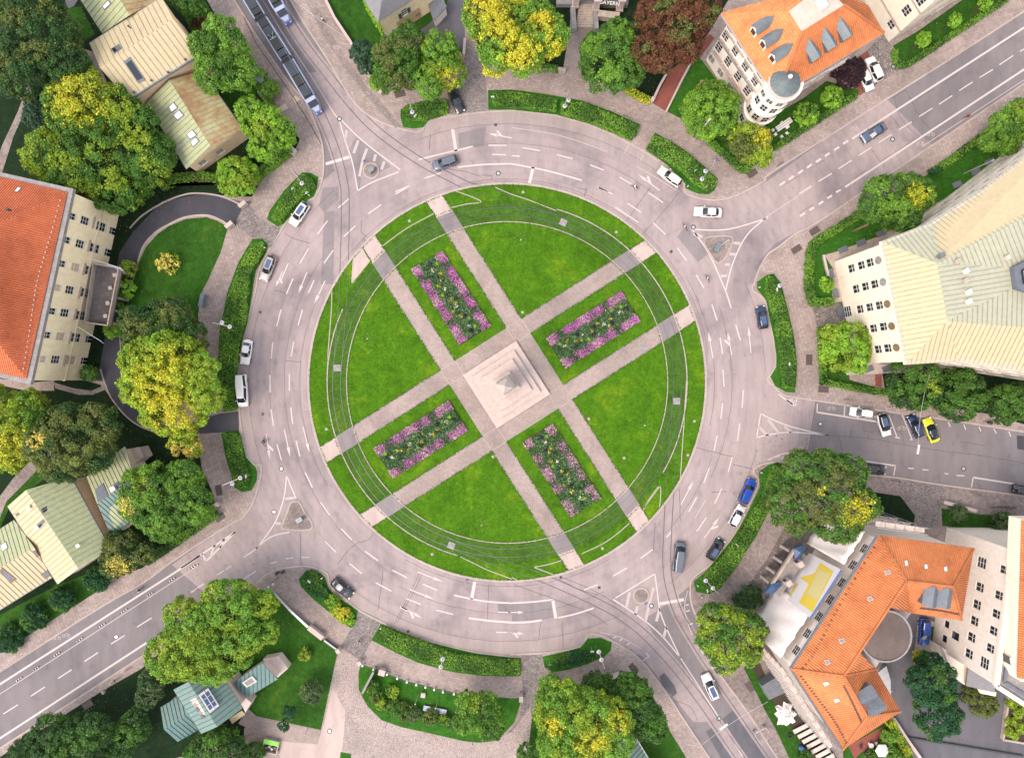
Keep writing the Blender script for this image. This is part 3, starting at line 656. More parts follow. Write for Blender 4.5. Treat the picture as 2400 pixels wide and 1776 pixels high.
# grass verges that carry the hedges
V = {
 'v1': (bN, 'B 1245 950 1300 905 1450 870 1560 850 1640 860 1660 980 1560 1015 1480 1045 1440 1100 1350 1110 1270 1100 1245 1020'),
 'v2': (bN, 'B 1995 780 2200 775 C 200 800 390 830 600 870 850 960 1100 1075 1030 1215 850 1140 700 1080 380 990 0 948 B 2000 948'),
 'v3': (bN, 'C 1230 1145 1480 1290 1650 1430 1770 1545 1740 1640 G 1690 60 1600 55 1490 8 C 1490 1580 1330 1420 1150 1290'),
 'v4': (bE, 'G 2108 810 2190 752 H 45 740 110 820 180 1100 225 1300 245 1500 L 245 0 230 148 150 140 60 90 18 10 H 68 1540 70 1450 48 1290 8 1110 G 2185 970 2105 870'),
 'v5': (bSE, 'K 2203 768 2120 830 2130 960 2000 1230 1880 1420 1700 1640 O 1660 50 1562 130 1580 220 1700 240 1790 190 1930 10 K 2000 1530 2100 1380 L 0 1175 90 960 165 770 80 742'),
 'v6': (bS, 'N 370 110 440 30 560 60 600 100 625 190 700 260 880 380 850 510 815 530 650 410 480 270 385 170'),
 'v7': (bS, 'N 1075 490 1240 560 1500 655 1900 750 2200 785 O 75 790 75 942 N 2180 945 1950 940 1700 910 1400 830 1200 740 995 635'),
 'v8': (bS, 'O 262 775 450 735 590 695 650 622 760 612 858 652 850 720 790 780 650 840 480 890 350 910 280 870'),
 'v9': (bW, 'I 1905 500 1960 475 2060 478 2085 560 2120 700 2203 790 J 12 830 10 900 I 2170 985 2085 1000 2020 960 1990 850 1950 720'),
 'v10': (bW, 'E 2175 440 F 60 440 108 500 90 560 0 715 E 2135 1150 2085 1320 2050 1510 2040 1652 I 2035 300 1930 312 1880 200 E 1875 1652 1890 1250 1960 900 2050 650'),
 'v11': (bW, 'B 400 1485 470 1490 538 1525 525 1630 F 500 80 440 112 340 200 240 315 190 335 95 275 120 200 B 245 1640'),
}
for k, (b, s) in V.items(): bed(b, 'grass_verge', s, 'lawn_verge')
ZD = ZP+0.008
# north side
bed(bN, 'garden_ground', 'B 560 -120 690 170 820 375 910 575 1060 775 1100 770 1400 690 1640 640 1790 440 1800 -120', 'lawn_garden')
bed(bN, 'house_yard', 'B 1330 330 1500 200 1640 60 1660 -100 1790 -100 1800 430 1700 420 1690 330 1400 400', 'asphalt_yard', ZG+0.008)
bed(bN, 'cobbled_drive', 'B 1800 420 1960 470 1975 700 2000 965 1660 985 1650 800 1770 690', 'cobble', ZD)
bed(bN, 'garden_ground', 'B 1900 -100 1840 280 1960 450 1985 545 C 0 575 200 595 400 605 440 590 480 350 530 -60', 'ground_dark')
bed(bN, 'stone_path', 'C 545 60 700 60 695 240 650 420 590 640 470 625 500 300', 'paving_path', ZD)
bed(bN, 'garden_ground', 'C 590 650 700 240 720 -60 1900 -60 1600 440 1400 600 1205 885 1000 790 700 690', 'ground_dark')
bed(bN, 'red_brick_path', 'C 1365 610 1600 415 1700 300 1740 330 1650 460 1570 520 1480 660 1320 960 1205 890', 'brick_red', ZG+0.012)
bed(bN, 'garden_ground', 'C 1590 470 2000 1000 2200 1330 D 100 1260 60 1290 C 2150 1390 1980 1475 1900 1420 1720 1230 1560 1080 1335 965', 'lawn_verge')
bed(bN, 'garden_ground', 'C 1900 1000 D 0 1020 300 850 500 700 780 780 775 820 400 1075 60 1290 C 2100 1400 1700 1180', 'lawn_garden', ZG+0.006)
bed(bN, 'red_parking', 'D 560 640 850 440 1000 680 780 830 775 790', 'brick_red', ZD)
bed(bN, 'stone_court', 'D 850 440 990 300 1060 400 1170 580 1000 690', 'stone_wild', ZD)
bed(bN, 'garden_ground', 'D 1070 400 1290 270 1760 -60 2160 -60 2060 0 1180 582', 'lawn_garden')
# east side
bed(bE, 'garden_ground', 'D 1390 1490 1830 1170 2203 900 2600 620 2600 1300 H 700 1500 470 1640 430 1230 400 995 345 840 340 640 365 490 600 320', 'lawn_verge', ZG)
bed(bE, 'light_well_apron', 'H 480 580 560 560 950 420 1060 330 D 1640 1652 2203 1230 2600 1000 2600 1300 H 900 600 640 980 545 990 560 700', 'stone_wall', ZG+0.01)
bed(bE, 'entrance_court', 'H 372 1000 620 990 680 1100 640 1240 430 1235', 'stone_wild', ZG+0.014)
bed(bE, 'garden_ground', 'H 430 1235 640 1240 700 1652 L 920 100 900 130 700 105 480 55 470 0 H 455 1600', 'lawn_garden', ZG+0.006)
bed(bE, 'light_well_apron', 'H 665 1490 1100 1530 1150 1590 670 1610', 'stone_pale', ZG+0.016)
bed(bE, 'garden_path', 'L 918 -10 975 -10 975 95 920 90', 'brick_red', ZG+0.02)
bed(bE, 'garden_ground', 'L 980 -20 2400 -20 2400 440 2203 420 1900 330 1250 230 1010 155', 'ground_dark', ZG+0.003)
# south east side
bed(bSE, 'cobbled_drive', 'L 1135 890 1500 945 1480 1120 1440 1310 1280 1290 1130 1040', 'cobble', ZD)
bed(bSE, 'garden_ground', 'L 830 990 1135 1035 1260 1200 1250 1290 900 1240', 'ground_dark')
bed(bSE, 'garden_ground', 'L 1490 1140 1800 1190 2203 1215 2450 1240 2450 1400 2203 1372 1900 1365 1600 1300 1495 1290', 'lawn_garden')
bed(bSE, 'house_terrace', 'L 1480 1295 1600 1300 1900 1370 2450 1405 2450 1480 1700 1400', 'paving_street', ZG+0.004)
bed(bSE, 'grid_paving', 'L 0 1560 150 1280 300 1250 450 1400 330 1500 200 1652 Q 30 120 -60 260 O 1960 330 2060 120', 'grid_paver', ZD)
bed(bSE, 'building_site_ground', 'O 2000 860 2130 830 2203 1000 Q 200 1100 420 1420 700 1776 420 1776 200 1560 30 1230 -30 1080', 'soil', ZG)
bed(bSE, 'building_site_grass', 'O 1990 870 2050 850 2203 1090 Q 60 1190 260 1480 420 1776 240 1776 60 1390 0 1290', 'lawn_garden', ZG+0.006)
bed(bSE, 'inner_court', 'Q 1200 380 1500 470 1700 560 2203 1100 2420 1200 2420 1860 1300 1860 1050 1310 900 1000', 'asphalt_yard', ZD)
bed(bSE, 'court_patio', 'Q 1290 440 1500 500 1480 700 1430 760 1255 740', 'stone_wall', ZG+0.004)
bed(bSE, 'court_lawn', 'Q 1400 520 1470 510 1440 670 1395 665', 'lawn_verge', ZG+0.010)
bed(bSE, 'garden_ground', 'Q 640 1580 1000 1330 1060 1310 1320 1776 660 1800', 'lawn_garden', ZG)
bed(bSE, 'house_terrace', 'Q 690 1540 1000 1370 1000 1500 800 1600 740 1652', 'brick_red', ZG+0.008)
bed(bSE, 'planted_roof', 'Q 2050 1110 2203 1180 2420 1240 2420 1560 2000 1475', 'ground_dark', ZG+0.4)
# south side
bed(bS, 'cobbled_drive', 'N 880 385 1070 480 995 640 905 810 730 700 820 530', 'cobble', ZD)
bed(bS, 'garden_ground', 'N -160 200 100 210 160 245 300 390 450 525 600 650 712 725 690 800 560 1405 300 1350 20 1290 -160 1240', 'lawn_garden')
bed(bS, 'garden_ground', 'M 0 1640 600 1250 900 1060 1220 880 N -260 260 0 200 0 1300 -100 1390 M 2100 1500 1500 1652 1200 1800 -300 1800', 'ground_dark', ZG-0.004)
bed(bS, 'stone_path', 'N -70 1220 20 1300 300 1355 560 1410 530 1530 200 1470 0 1425 -150 1350', 'paving_path', ZG+0.006)
bed(bS, 'forecourt', 'N 715 725 905 815 880 900 885 1050 940 1180 1060 1290 1250 1370 1600 1430 1900 1515 2060 1490 2203 1420 O 160 1200 180 1400 60 1776 N 200 1776 210 1500 555 1520 640 1050', 'cobble_pink', ZD+0.004)
bed(bS, 'smooth_lane', 'N 660 1040 770 1240 760 1420 720 1776 200 1776 215 1500 530 1530 600 1300', 'concrete_pale', ZD+0.010)
bed(bS, 'garden_lawn', 'N 905 838 1040 885 1150 930 1300 985 1600 1060 1800 1105 2090 1125 2203 1135 O 70 1130 72 1180 20 1340 N 2130 1440 2050 1500 1920 1515 1780 1500 1500 1435 1250 1380 1080 1320 960 1200 885 1060 885 910', 'lawn_verge', ZG+0.004)
bed(bS, 'cobbled_drive', 'O 85 765 262 760 275 940 250 1100 100 1110 80 940', 'cobble', ZD)
bed(bS, 'cobbled_drive', 'O 90 1110 250 1095 230 1300 160 1450 130 1652 60 1776 -120 1776 -60 1450 60 1330', 'cobble', ZD+0.002)
bed(bS, 'garden_ground', 'O 250 1020 600 1020 850 960 1020 905 1130 1000 1280 1230 1360 1420 1520 1680 1640 1860 60 1860 150 1500 170 1300', 'lawn_garden')
bed(bS, 'grass_patch', 'N 730 1595 820 1610 820 1776 705 1776', 'lawn_verge', ZG+0.02)
# west side
bed(bW, 'garden_ground', 'A -400 -200 1440 -160 1780 0 2203 760 B 160 950 380 1200 340 1290 100 1430 B 0 1640 E 2170 80 1700 60 1400 120 1150 380 1030 560 860 1560 -400 1400', 'ground_dark', ZG-0.006)
bed(bW, 'garden_lawn', 'A 560 80 700 60 820 300 740 350 640 240', 'lawn_garden'); bed(bW, 'garden_lawn', 'A 1530 20 1760 0 2203 720 2203 1180 2000 1000 1750 500', 'lawn_garden')
bed(bW, 'gravel_path', 'A 250 720 300 780 120 1180 0 1560 -60 1500 20 1260 160 960', 'paving_street', ZG+0.004); bed(bW, 'gravel_path', 'A 500 -40 700 -40 640 60 560 90', 'asphalt_yard', ZG+0.004)
bed(bW, 'gravel_path', 'A 740 430 800 450 930 720 890 740 760 560', 'paving_street', ZG+0.005)
drive = catmull(T('E 2070 230'), 1)
def ribbon(parent, name, spec, w, mat, z):
    v, f = strip_mesh([W(p) for p in catmull(T(spec), 8)], w, z); return link(name, mesh(v, f), mat, parent)
bed(bW, 'asphalt_drive', 'E 2100 130 1900 75 1700 52 1560 75 1400 140 1230 240 1120 350 1060 420 1000 650 870 1220 800 1652 I 900 50 960 190 1080 340 1200 430 1330 480 1480 505 1700 500 2060 480 2055 305 1880 330 1650 400 1480 440 1330 400 1180 300 1120 190 1075 60 E 1040 1500 1030 1300 1050 1000 1150 780 1190 620 1240 500 1340 390 1450 320 1600 258 1780 240 1900 280 1960 320 2030 330', 'asphalt_dark', ZD+0.004)
bed(bW, 'drive_apron', 'E 2030 300 2110 130 2203 200 F 0 240 120 330 230 330 130 520 90 460 0 430 E 2170 430 2060 350', 'cobble', ZD+0.010)
bed(bW, 'garden_lawn', 'E 1945 330 1960 360 1900 560 1800 780 1740 900 1715 1030 1700 1200 1720 1500 1660 1652 I 1500 380 1330 400 1180 300 1120 190 E 1060 1600 1040 1300 1060 1000 1160 780 1200 640 1260 510 1360 400 1460 330 1600 272 1780 255 1880 290', 'lawn_garden', ZG+0.008)
ribbon(bW, 'drive_edging', 'E 1190 640 1240 500 1340 390 1450 322 1600 256 1780 240 1900 282 1960 322', 0.35, 'kerb', ZG+0.016)
ribbon(bW, 'drive_edging', 'E 1120 350 1230 240 1400 135 1560 70 1700 50 1900 75 2080 150', 0.3, 'kerb', ZG+0.016)
ribbon(bW, 'drive_edging', 'E 870 1560 I 900 50 960 190 1080 340 1200 430 1330 480 1480 505', 0.25, 'kerb', ZG+0.016)
bed(bW, 'garden_ground', 'I -400 -100 730 40 870 80 960 190 1080 340 1250 460 1480 510 1700 505 1710 600 1740 800 1830 1000 1870 1180 1480 1440 1230 1652 M 900 120 400 440 0 740 -400 950', 'ground_dark', ZG-0.003)
bed(bW, 'garden_lawn', 'M -300 700 0 420 500 160 880 20 960 60 900 180 0 750 -300 930', 'lawn_garden', ZG+0.003); bed(bW, 'garden_lawn', 'I -100 1080 20 1020 260 720 450 840 100 1100 0 1320 -100 1400', 'lawn_garden', ZG+0.003)
bed(bW, 'stone_path', 'I 470 60 640 110 790 130 920 75 925 115 800 165 680 165 480 110', 'paving_street', ZG+0.01); bed(bW, 'stone_path', 'I 450 620 300 700 120 880 0 1040 -100 1200 -100 1300 0 1230 60 1080 240 900 440 690', 'paving_street', ZG+0.01)
bed(bW, 'stone_path', 'I -60 20 290 60 470 40 470 130 230 130 0 80 -60 90', 'paving_path', ZG+0.008)
bed(bW, 'tactile_pad', 'B 345 825 385 860 340 893 315 848', 'tactile_pad', ZG); bed(bW, 'tactile_pad', 'B 255 893 280 935 205 978 178 940', 'tactile_pad', ZG)
ribbon(bW, 'cycle_track_line', 'B -100 150 0 370 110 530 220 690 330 850 460 1060 560 1240', 0.14, 'tar', ZG)
ribbon(bN, 'cycle_track_line', 'B 400 -60 560 250 700 480 870 720 1040 920 1210 1110', 0.14, 'asphalt_patch', ZG)
bed(bN, 'cycle_track', 'B 395 -80 470 -80 620 250 760 480 930 720 1090 900 1250 1090 1200 1105 1030 920 860 720 690 480 540 240', 'paving_street', ZG-0.004)
# ---------------------------------------------------------------- buildings
CAMP = Vector((0, 0, H))
def wall_hit(A, B, p):
    """where the sight line through map pixel p meets the upright wall A-B: (metres along, height)"""
    gx, gy = W(p); dx, dy = B[0]-A[0], B[1]-A[1]; L = math.hypot(dx, dy); dx /= L; dy /= L
    det = gx*(-dy) - gy*(-dx)
    t = (A[0]*(-dy) - A[1]*(-dx))/det; u = (gx*A[1] - gy*A[0])/det
    return u, H*(1-t)
def uvmesh(faces3, name):
    """roof faces with uv in metres: u along the eave, v up the slope"""
    v = []; f = []; uvs = []
    for q in faces3:
        n0 = len(v); q = [Vector(p) for p in q]
        nrm = Vector((0, 0, 0))
        for i in range(len(q)):
            a, b = q[i], q[(i+1) % len(q)]
            nrm += Vector(((a.y-b.y)*(a.z+b.z), (a.z-b.z)*(a.x+b.x), (a.x-b.x)*(a.y+b.y)))
        if nrm.z < 0: q = q[::-1]; nrm = -nrm
        nrm.normalize()
        e = Vector((0, 0, 1)).cross(nrm); e = e.normalized() if e.length > 1e-4 else Vector((1, 0, 0)); s = nrm.cross(e)
        v += q; f.append(tuple(range(n0, n0+len(q)))); uvs += [(p.dot(e), p.dot(s)) for p in q]
    me = mesh(v, f, name); ul = me.uv_layers.new(name='UVMap')
    for i, l in enumerate(me.loops): ul.data[i].uv = uvs[l.vertex_index]
    return me
def frame_of(q):
    q = [Vector(p) for p in q]; nrm = Vector((0, 0, 0))
    for i in range(len(q)):
        a, b = q[i], q[(i+1) % len(q)]
        nrm += Vector(((a.y-b.y)*(a.z+b.z), (a.z-b.z)*(a.x+b.x), (a.x-b.x)*(a.y+b.y)))
    if nrm.z < 0: q = q[::-1]; nrm = -nrm
    nrm.normalize(); e = Vector((0, 0, 1)).cross(nrm)
    e = e.normalized() if e.length > 1e-4 else Vector((1, 0, 0))
    return q, nrm, e, nrm.cross(e)
def clip_half(poly, e, c, sgn):
    out = []
    for i in range(len(poly)):
        a, b = poly[i], poly[(i+1) % len(poly)]; da, db = sgn*(a.dot(e)-c), sgn*(b.dot(e)-c)
        if da >= 0: out.append(a)
        if (da > 0 and db < 0) or (da < 0 and db > 0): out.append(a+(b-a)*(da/(da-db)))
    return out
def strips(q, width, d=None):
    """cut a slope into strips that run up the slope (or along d)"""
    q, nrm, e, s = frame_of(q)
    if d is not None: s = (Vector(d)-nrm*Vector(d).dot(nrm)).normalized(); e = s.cross(nrm)
    lo = min(p.dot(e) for p in q); hi = max(p.dot(e) for p in q); n = max(1, round((hi-lo)/width)); w = (hi-lo)/n
    for i in range(n):
        p = clip_half(clip_half(q, e, lo+i*w, 1), e, lo+(i+1)*w, -1)
        if len(p) >= 3: yield p, nrm, e, s, lo+i*w, w
def seam_roof(parent, slopes, mats, width=0.95, d=None):
    """standing-seam sheets, each one a part of its own"""
    for q, m in zip(slopes, mats):
        for p, nrm, e, s, a0, w in strips(q, width, d):
            up = nrm*0.03; mb = MB(); n = len(p)
            mb.add([x+up for x in p]+[x-nrm*0.05 for x in p], [tuple(range(n))]+[(i, n+i, n+(i+1) % n, (i+1) % n) for i in range(n)])
            on = [x for x in p if abs(x.dot(e)-a0) < 1e-3]
            if len(on) >= 2:
                a = min(on, key=lambda x: x.dot(s)); b = max(on, key=lambda x: x.dot(s))
                if (b-a).length > 0.1: mb.bar(a+nrm*0.06+e*0.03, b+nrm*0.06+e*0.03, 0.07, 0.10, nrm)
            o = mb.build('roof_sheet', m, parent)
            if len(o.data.polygons) > n+1:
                o.data.materials.append(MATS['seam_teal' if 'teal' in m else 'seam_dirt'])
                for f_ in range(n+1, len(o.data.polygons)): o.data.polygons[f_].material_index = 1
def tile_ribs(parent, slopes, mat, width=0.36):
    mb = MB()
    for q in slopes:
        for p, nrm, e, s, a0, w in strips(q, width):
            on = [x for x in p if abs(x.dot(e)-a0) < 1e-3]
            if len(on) >= 2:
                a = min(on, key=lambda x: x.dot(s)); b = max(on, key=lambda x: x.dot(s))
                if (b-a).length > 0.3: mb.add([a-e*0.09+nrm*0.01, a+nrm*0.10, a+e*0.09+nrm*0.01, b-e*0.09+nrm*0.01, b+nrm*0.10, b+e*0.09+nrm*0.01], [(0, 3, 4, 1), (1, 4, 5, 2)])
    o = mb.build('tile_courses', mat, parent); tag(o, kind='stuff'); return o
class Bld:
    def __init__(s, name, label, foot_px, z, cat='building'):
        c = [W(p, z) for p in foot_px]; cx = sum(p[0] for p in c)/len(c); cy = sum(p[1] for p in c)/len(c)
        s.o = empty(name, (0, 0, 0), label=label, cat=cat); s.n = 0
    def walls(s, foot, z1, mat, z0=0.0, wins=(), depth=0.10, frame='window_frame', name='wall', base=None):
        """foot: world polygon; wins: (px pixel, width, height, kind) placed on the wall their sight line meets"""
        p = ccw(list(foot)); n = len(p); ops = {i: [] for i in range(n)}; meta = []
        for w_ in wins:
            px, ww, hh = w_[0], w_[1]*1.18, w_[2]*1.15; best = None
            for i in range(n):
                A, B = p[i], p[(i+1) % n]; L = math.hypot(B[0]-A[0], B[1]-A[1])
                nx, ny = (B[1]-A[1])/L, -(B[0]-A[0])/L
                mx, my = (A[0]+B[0])/2, (A[1]+B[1])/2
                if len(px) == 3:
                    zc = px[2]; u = ((px[0]-A[0])*(B[0]-A[0])+(px[1]-A[1])*(B[1]-A[1]))/L; d0 = abs((px[0]-A[0])*nx+(px[1]-A[1])*ny)
                    if 0 <= u <= L and d0 < 1.2 and (best is None or d0 < best[3]): best = (i, u, zc, d0, L)
                    continue
                if nx*mx+ny*my > 0: continue              # faces away from the camera's foot point
                u, zc = wall_hit(A, B, px)
                if 0 <= u <= L and z0-0.3 < zc < z1+0.3:
                    if best is None or abs(zc-(z0+z1)/2) < best[3]: best = (i, u, zc, abs(zc-(z0+z1)/2), L)
            if best:
                i, u, zc, _, L = best
                u = min(max(u, ww/2+.1), L-ww/2-.1); zc = min(max(zc, z0+hh/2+.05), z1-hh/2-.05)
                r = (u-ww/2, u+ww/2, zc-hh/2, zc+hh/2)
                if all(r[1] < q[0]-.03 or r[0] > q[1]+.03 or r[3] < q[2]-.03 or r[2] > q[3]+.03 for q, *_ in ops[i]):
                    ops[i].append((r, w_[3] if len(w_) > 3 else 'c'))
        mb = MB()
        for i in range(n):
            A, B = Vector((*p[i], 0)), Vector((*p[(i+1) % n], 0)); d = (B-A); L = d.length; d.normalize(); nr = Vector((d.y, -d.x, 0))
            us = sorted({0.0, L, *[k for r, _ in ops[i] for k in r[:2]]}); zs = sorted({z0, z1, *[k for r, _ in ops[i] for k in r[2:]]})
            def P(u, z, o=0.0): return A+d*u+Vector((0, 0, z))-nr*o
            for a in range(len(us)-1):
                for b in range(len(zs)-1):
                    cu, cz = (us[a]+us[a+1])/2, (zs[b]+zs[b+1])/2
                    if any(r[0] < cu < r[1] and r[2] < cz < r[3] for r, _ in ops[i]): continue
                    mb.add([P(us[a], zs[b]), P(us[a+1], zs[b]), P(us[a+1], zs[b+1]), P(us[a], zs[b+1])], [(0, 1, 2, 3)])
            for r, kind in ops[i]:
                q = [(r[0], r[2]), (r[1], r[2]), (r[1], r[3]), (r[0], r[3])]
                for k in range(4):
                    u1, za = q[k]; u2, zb = q[(k+1) % 4]
                    mb.add([P(u1, za), P(u2, zb), P(u2, zb, depth), P(u1, za, depth)], [(3, 2, 1, 0)])
                s.window(r, P, depth, kind, frame)
        return mb.build(name, mat, s.o)
    def window(s, r, P, depth, kind, frame):
        fr = MB(); o = depth-0.03; b = 0.07
        def bx(u0, u1, z0, z1, o0, o1):
            v = [P(u0, z0, o1), P(u1, z0, o1), P(u1, z1, o1), P(u0, z1, o1), P(u0, z0, o0), P(u1, z0, o0), P(u1, z1, o0), P(u0, z1, o0)]
            fr.add(v, [(3, 2, 1, 0), (4, 5, 6, 7), (0, 1, 5, 4), (1, 2, 6, 5), (2, 3, 7, 6), (3, 0, 4, 7)])
        if kind != 'd':
            bx(r[0], r[1], r[2], r[2]+b, o-.05, depth+.02); bx(r[0], r[1], r[3]-b, r[3], o-.05, depth+.02)
            bx(r[0], r[0]+b, r[2]+b, r[3]-b, o-.05, depth+.02); bx(r[1]-b, r[1], r[2]+b, r[3]-b, o-.05, depth+.02)
            bx(r[0]-.08, r[1]+.08, r[2]-.10, r[2]-.02, -.07, 0.02)        # sill
            if kind in 'cgb':
                m = (r[0]+r[1])/2; bx(m-.035, m+.035, r[2]+b, r[3]-b, o-.04, depth+.01)
                k = 2 if kind == 'g' else 1
                for j in range(k):
                    zz = r[2]+(r[3]-r[2])*((j+1)/(k+1) if k > 1 else .62); bx(r[0]+b, r[1]-b, zz-.025, zz+.025, o-.035, depth+.008)
        else:
            bx(r[0], r[1], r[3]-.12, r[3], o-.05, depth+.02)
        f = fr.build('window', frame, s.o)
        pane = [P(r[0]+.02, r[2]+.02, depth), P(r[1]-.02, r[2]+.02, depth), P(r[1]-.02, r[3]-.02, depth), P(r[0]+.02, r[3]-.02, depth)]
        link('pane', mesh(pane, [(0, 1, 2, 3)]), 'blind' if kind == 'b' else 'glass_dark', f)
    def roof(s, faces, mat, thick=0.0, name='roof'):
        me = uvmesh(faces, name); o = link(name, me, mat, s.o)
        return o
    def eaves(s, loop3, h=0.35, out=0.12, mat='lead', name='gutter'):
        mb = MB(); n = len(loop3)
        for i in range(n-1):
            a, b = Vector(loop3[i]), Vector(loop3[i+1]); mb.bar(a-Vector((0, 0, h/2)), b-Vector((0, 0, h/2)), out*2, h)
        return mb.build(name, mat, s.o)
    def part(s, name, mb, mat, parent=None): return mb.build(name, mat, parent or s.o)
    def skylight(s, corners3, mat='glass_dark', frame='metal_grey', nrm_h=0.14, mull=0, par=None):
        q, nrm, e, u = frame_of(corners3); mb = MB(); n = len(q)
        mb.add([x+nrm*nrm_h for x in q]+[x-nrm*.05 for x in q], [tuple(range(n))]+[(i, n+i, n+(i+1) % n, (i+1) % n) for i in range(n)])
        f = mb.build('skylight', frame, par or s.o); c = sum(q, Vector())/n
        link('pane', mesh([c+(x-c)*0.78+nrm*(nrm_h+.012) for x in q], [tuple(range(n))]), mat, f); return f
def R3(spec, zs):
    p = T(spec)
    if isinstance(zs, (int, float)): zs = [zs]*len(p)
    return [W3(q, z) for q, z in zip(p, zs)]
def on_plane(q, px):
    """point of the slope q seen at map pixel px"""
    q, nrm, e, s = frame_of(q); gx, gy = W(px); d = Vector((gx, gy, -H)); t = nrm.dot(q[0]-CAMP)/nrm.dot(d)
    return CAMP+d*t
def flat(pts): return [(p[0], p[1]) for p in pts]
def chimney(b, q, px, w=0.6, h=1.0, mat='plaster_white', par=None):
    p = on_plane(q, px); m = MB(); m.box((p.x, p.y, p.z+h/2-.2), (w, w*.8, h+.4), 0.5); m.box((p.x, p.y, p.z+h), (w+.15, w*.8+.15, .12), 0.5)
    m.build('chimney', mat, par or b.o)

# ---- 1 villa with pale green sheet roofs, top left
b = Bld('villa', 'cream villa with three pale green seamed metal roofs at the upper left', T('A 770 375'), 8)
a1, a2, a3, a4 = R3('A 770 375 1390 -20 1725 465 1105 865', 8.5); ar0, ar1 = R3('A 860 585 1490 165', 11.2)
sl = [[a1, ar0, ar1, a2], [ar0, a4, a3, ar1]]
ro = b.roof(sl, 'roof_mint'); seam_roof(ro, sl, ['copper_cream', 'copper_cream'], 0.95)
b.walls(inset(flat([a1, a2, a3, a4]), 0.5), 8.4, 'plaster_peach', wins=[(T('A 1300 830')[0], .01, .01)][:0])
[MB().add(list(t_), [(0, 1, 2)]).build('gable', 'plaster_peach', b.o) for t_ in ((a1, ar0, a4), (a2, ar1, a3))]
b.eaves([a4+Vector((0, 0, .1)), a3+Vector((0, 0, .1))]); b.eaves([a1, a2])
for s_, k in (('A 955 428 1025 385 1048 420 985 468', 0), ('A 1065 535 1120 492 1252 690 1190 720', 1)):
    q = [on_plane(sl[k if k else 0], p) for p in T(s_)]; b.skylight(q, nrm_h=.12, frame='slate', par=ro)
for s_ in ('A 1160 800', 'A 1310 700', 'A 1455 630', 'A 1600 520', 'A 1115 235'): chimney(b, sl[1], T(s_)[0], .18, .35, 'metal_dark', ro)
c1, c2, c3, c4 = R3('A 1260 885 1735 610 2085 1112 1605 1455', 5.0); cr0, cr1 = R3('A 1460 690 1810 1255', 7.0)
sl = [[c1, cr0, cr1, c4], [cr0, c2, c3, cr1]]
ro = b.roof(sl, 'copper_brown'); seam_roof(ro, sl, ['copper_green', 'copper_brown'], 0.85)
gb = MB(); gb.add([c4, cr1, c3], [(0, 1, 2)]); gb.build('gable', 'plaster_peach', b.o)
b.walls(inset(flat([c1, c2, c3, c4]), 0.45), 5.0, 'plaster_peach', wins=[(T('A 1745 1400')[0], 1.2, 1.3, 'g'), (T('A 1895 1305')[0], 1.2, 1.3, 'g'), (T('A 1800 1450')[0], 1.3, .9, 'd'), (T('A 1955 1360')[0], 1.3, .9, 'd')])
b.eaves([c1, c4], .2, .12, 'slate'); b.eaves([c2, c3], .2, .12, 'slate')
for s_ in ('A 1450 925 1500 880 1535 930 1480 975', 'A 1490 995 1545 945 1590 995 1530 1042', 'A 1605 1160 1660 1115 1700 1165 1640 1205', 'A 1640 1225 1690 1180 1720 1215 1665 1270'):
    b.skylight([on_plane(sl[0], p) for p in T(s_)], 'sign_white', 'slate', par=ro)
lad = MB()
for k in range(6):
    p = on_plane(sl[0], (T('A 1510 1290')[0][0]+k*5, T('A 1510 1290')[0][1]-k*3.2)); lad.box((p.x, p.y, p.z+.15), (.9 if k < 3 else .5, .12, .06), R(-57))
lad.build('roof_walkway', 'metal_light', ro)
d1, d2, d3 = R3('A 640 -80 880 290 1360 5', 6.8); dr0, dr1 = R3('A 985 -90 1115 133', 9.2); d4 = R3('A 1330 -80', 6.8)[0]
sl = [[d1, d2, dr1, dr0], [dr0, dr1, d3, d4]]
ro = b.roof(sl, 'copper_green'); seam_roof(ro, sl, ['copper_green', 'copper_brown'], 0.95)
b.walls(inset(flat([d1, d2, d3, d4]), 0.4), 6.7, 'plaster_peach')
b.skylight([on_plane(sl[0], p) for p in T('A 885 60 940 5 960 35 900 90')], 'sign_white', 'slate', par=ro)

# ---- 2 four-storey building with orange hipped roof, left edge
b = Bld('apartment_building', 'four storey cream building with orange hipped roof and grey balcony at the left edge', T('E 100 800'), 14)
P1, P2, P3, P4 = [W3(p, 14.5) for p in ((173, 443), (72.5, 901), (-190, 842), (-88, 384))]
r1, r2 = W3((-14, 527), 20.2), W3((-52, 745), 20.2)
ins = 0.75
Q = [Vector((*p, 14.75)) for p in inset(flat([P1, P2, P3, P4]), ins)]
def near(p): return min(Q, key=lambda x: (x.xy-p.xy).length)
q1, q2, q3, q4 = near(P1), near(P2), near(P3), near(P4)
sl = [[q1, q2, r2, r1], [q2, q3, r2], [q3, q4, r1, r2], [q4, q1, r1]]
ro = b.roof(sl, 'tile_red'); tile_ribs(ro, sl, 'tile_red', .36)
corn = MB(); corn.prism(flat([P1, P2, P3, P4]), 13.9, 14.6, True); b.part('cornice', corn, 'stone_grey')
foot = inset(flat([P1, P2, P3, P4]), 0.55)
wl_ = []
for s_, w_, h_, k in (('E 625 248 578 452 537 655 452 1063 410 1268', .95, 1.3, 'c'), ('E 497 860 370 1475', .95, 1.3, 'b'), ('E 730 285 688 485 600 880 557 1077 478 1478', 1.15, 1.9, 'g'), ('E 650 685 520 1280', 1.15, 1.9, 'b'),
                      ('E 870 335 815 522 775 715 735 905 697 1100 652 1290', 1.3, 2.3, 'g'), ('E 610 1482', 1.3, 2.3, 'b'), ('E 975 375 938 562 775 1305 735 1490', 1.1, 1.6, 'c'), ('E 1040 395 998 578 803 1492', .8, .8, 'd')):
    wl_ += [(p, w_, h_, k) for p in T(s_)]
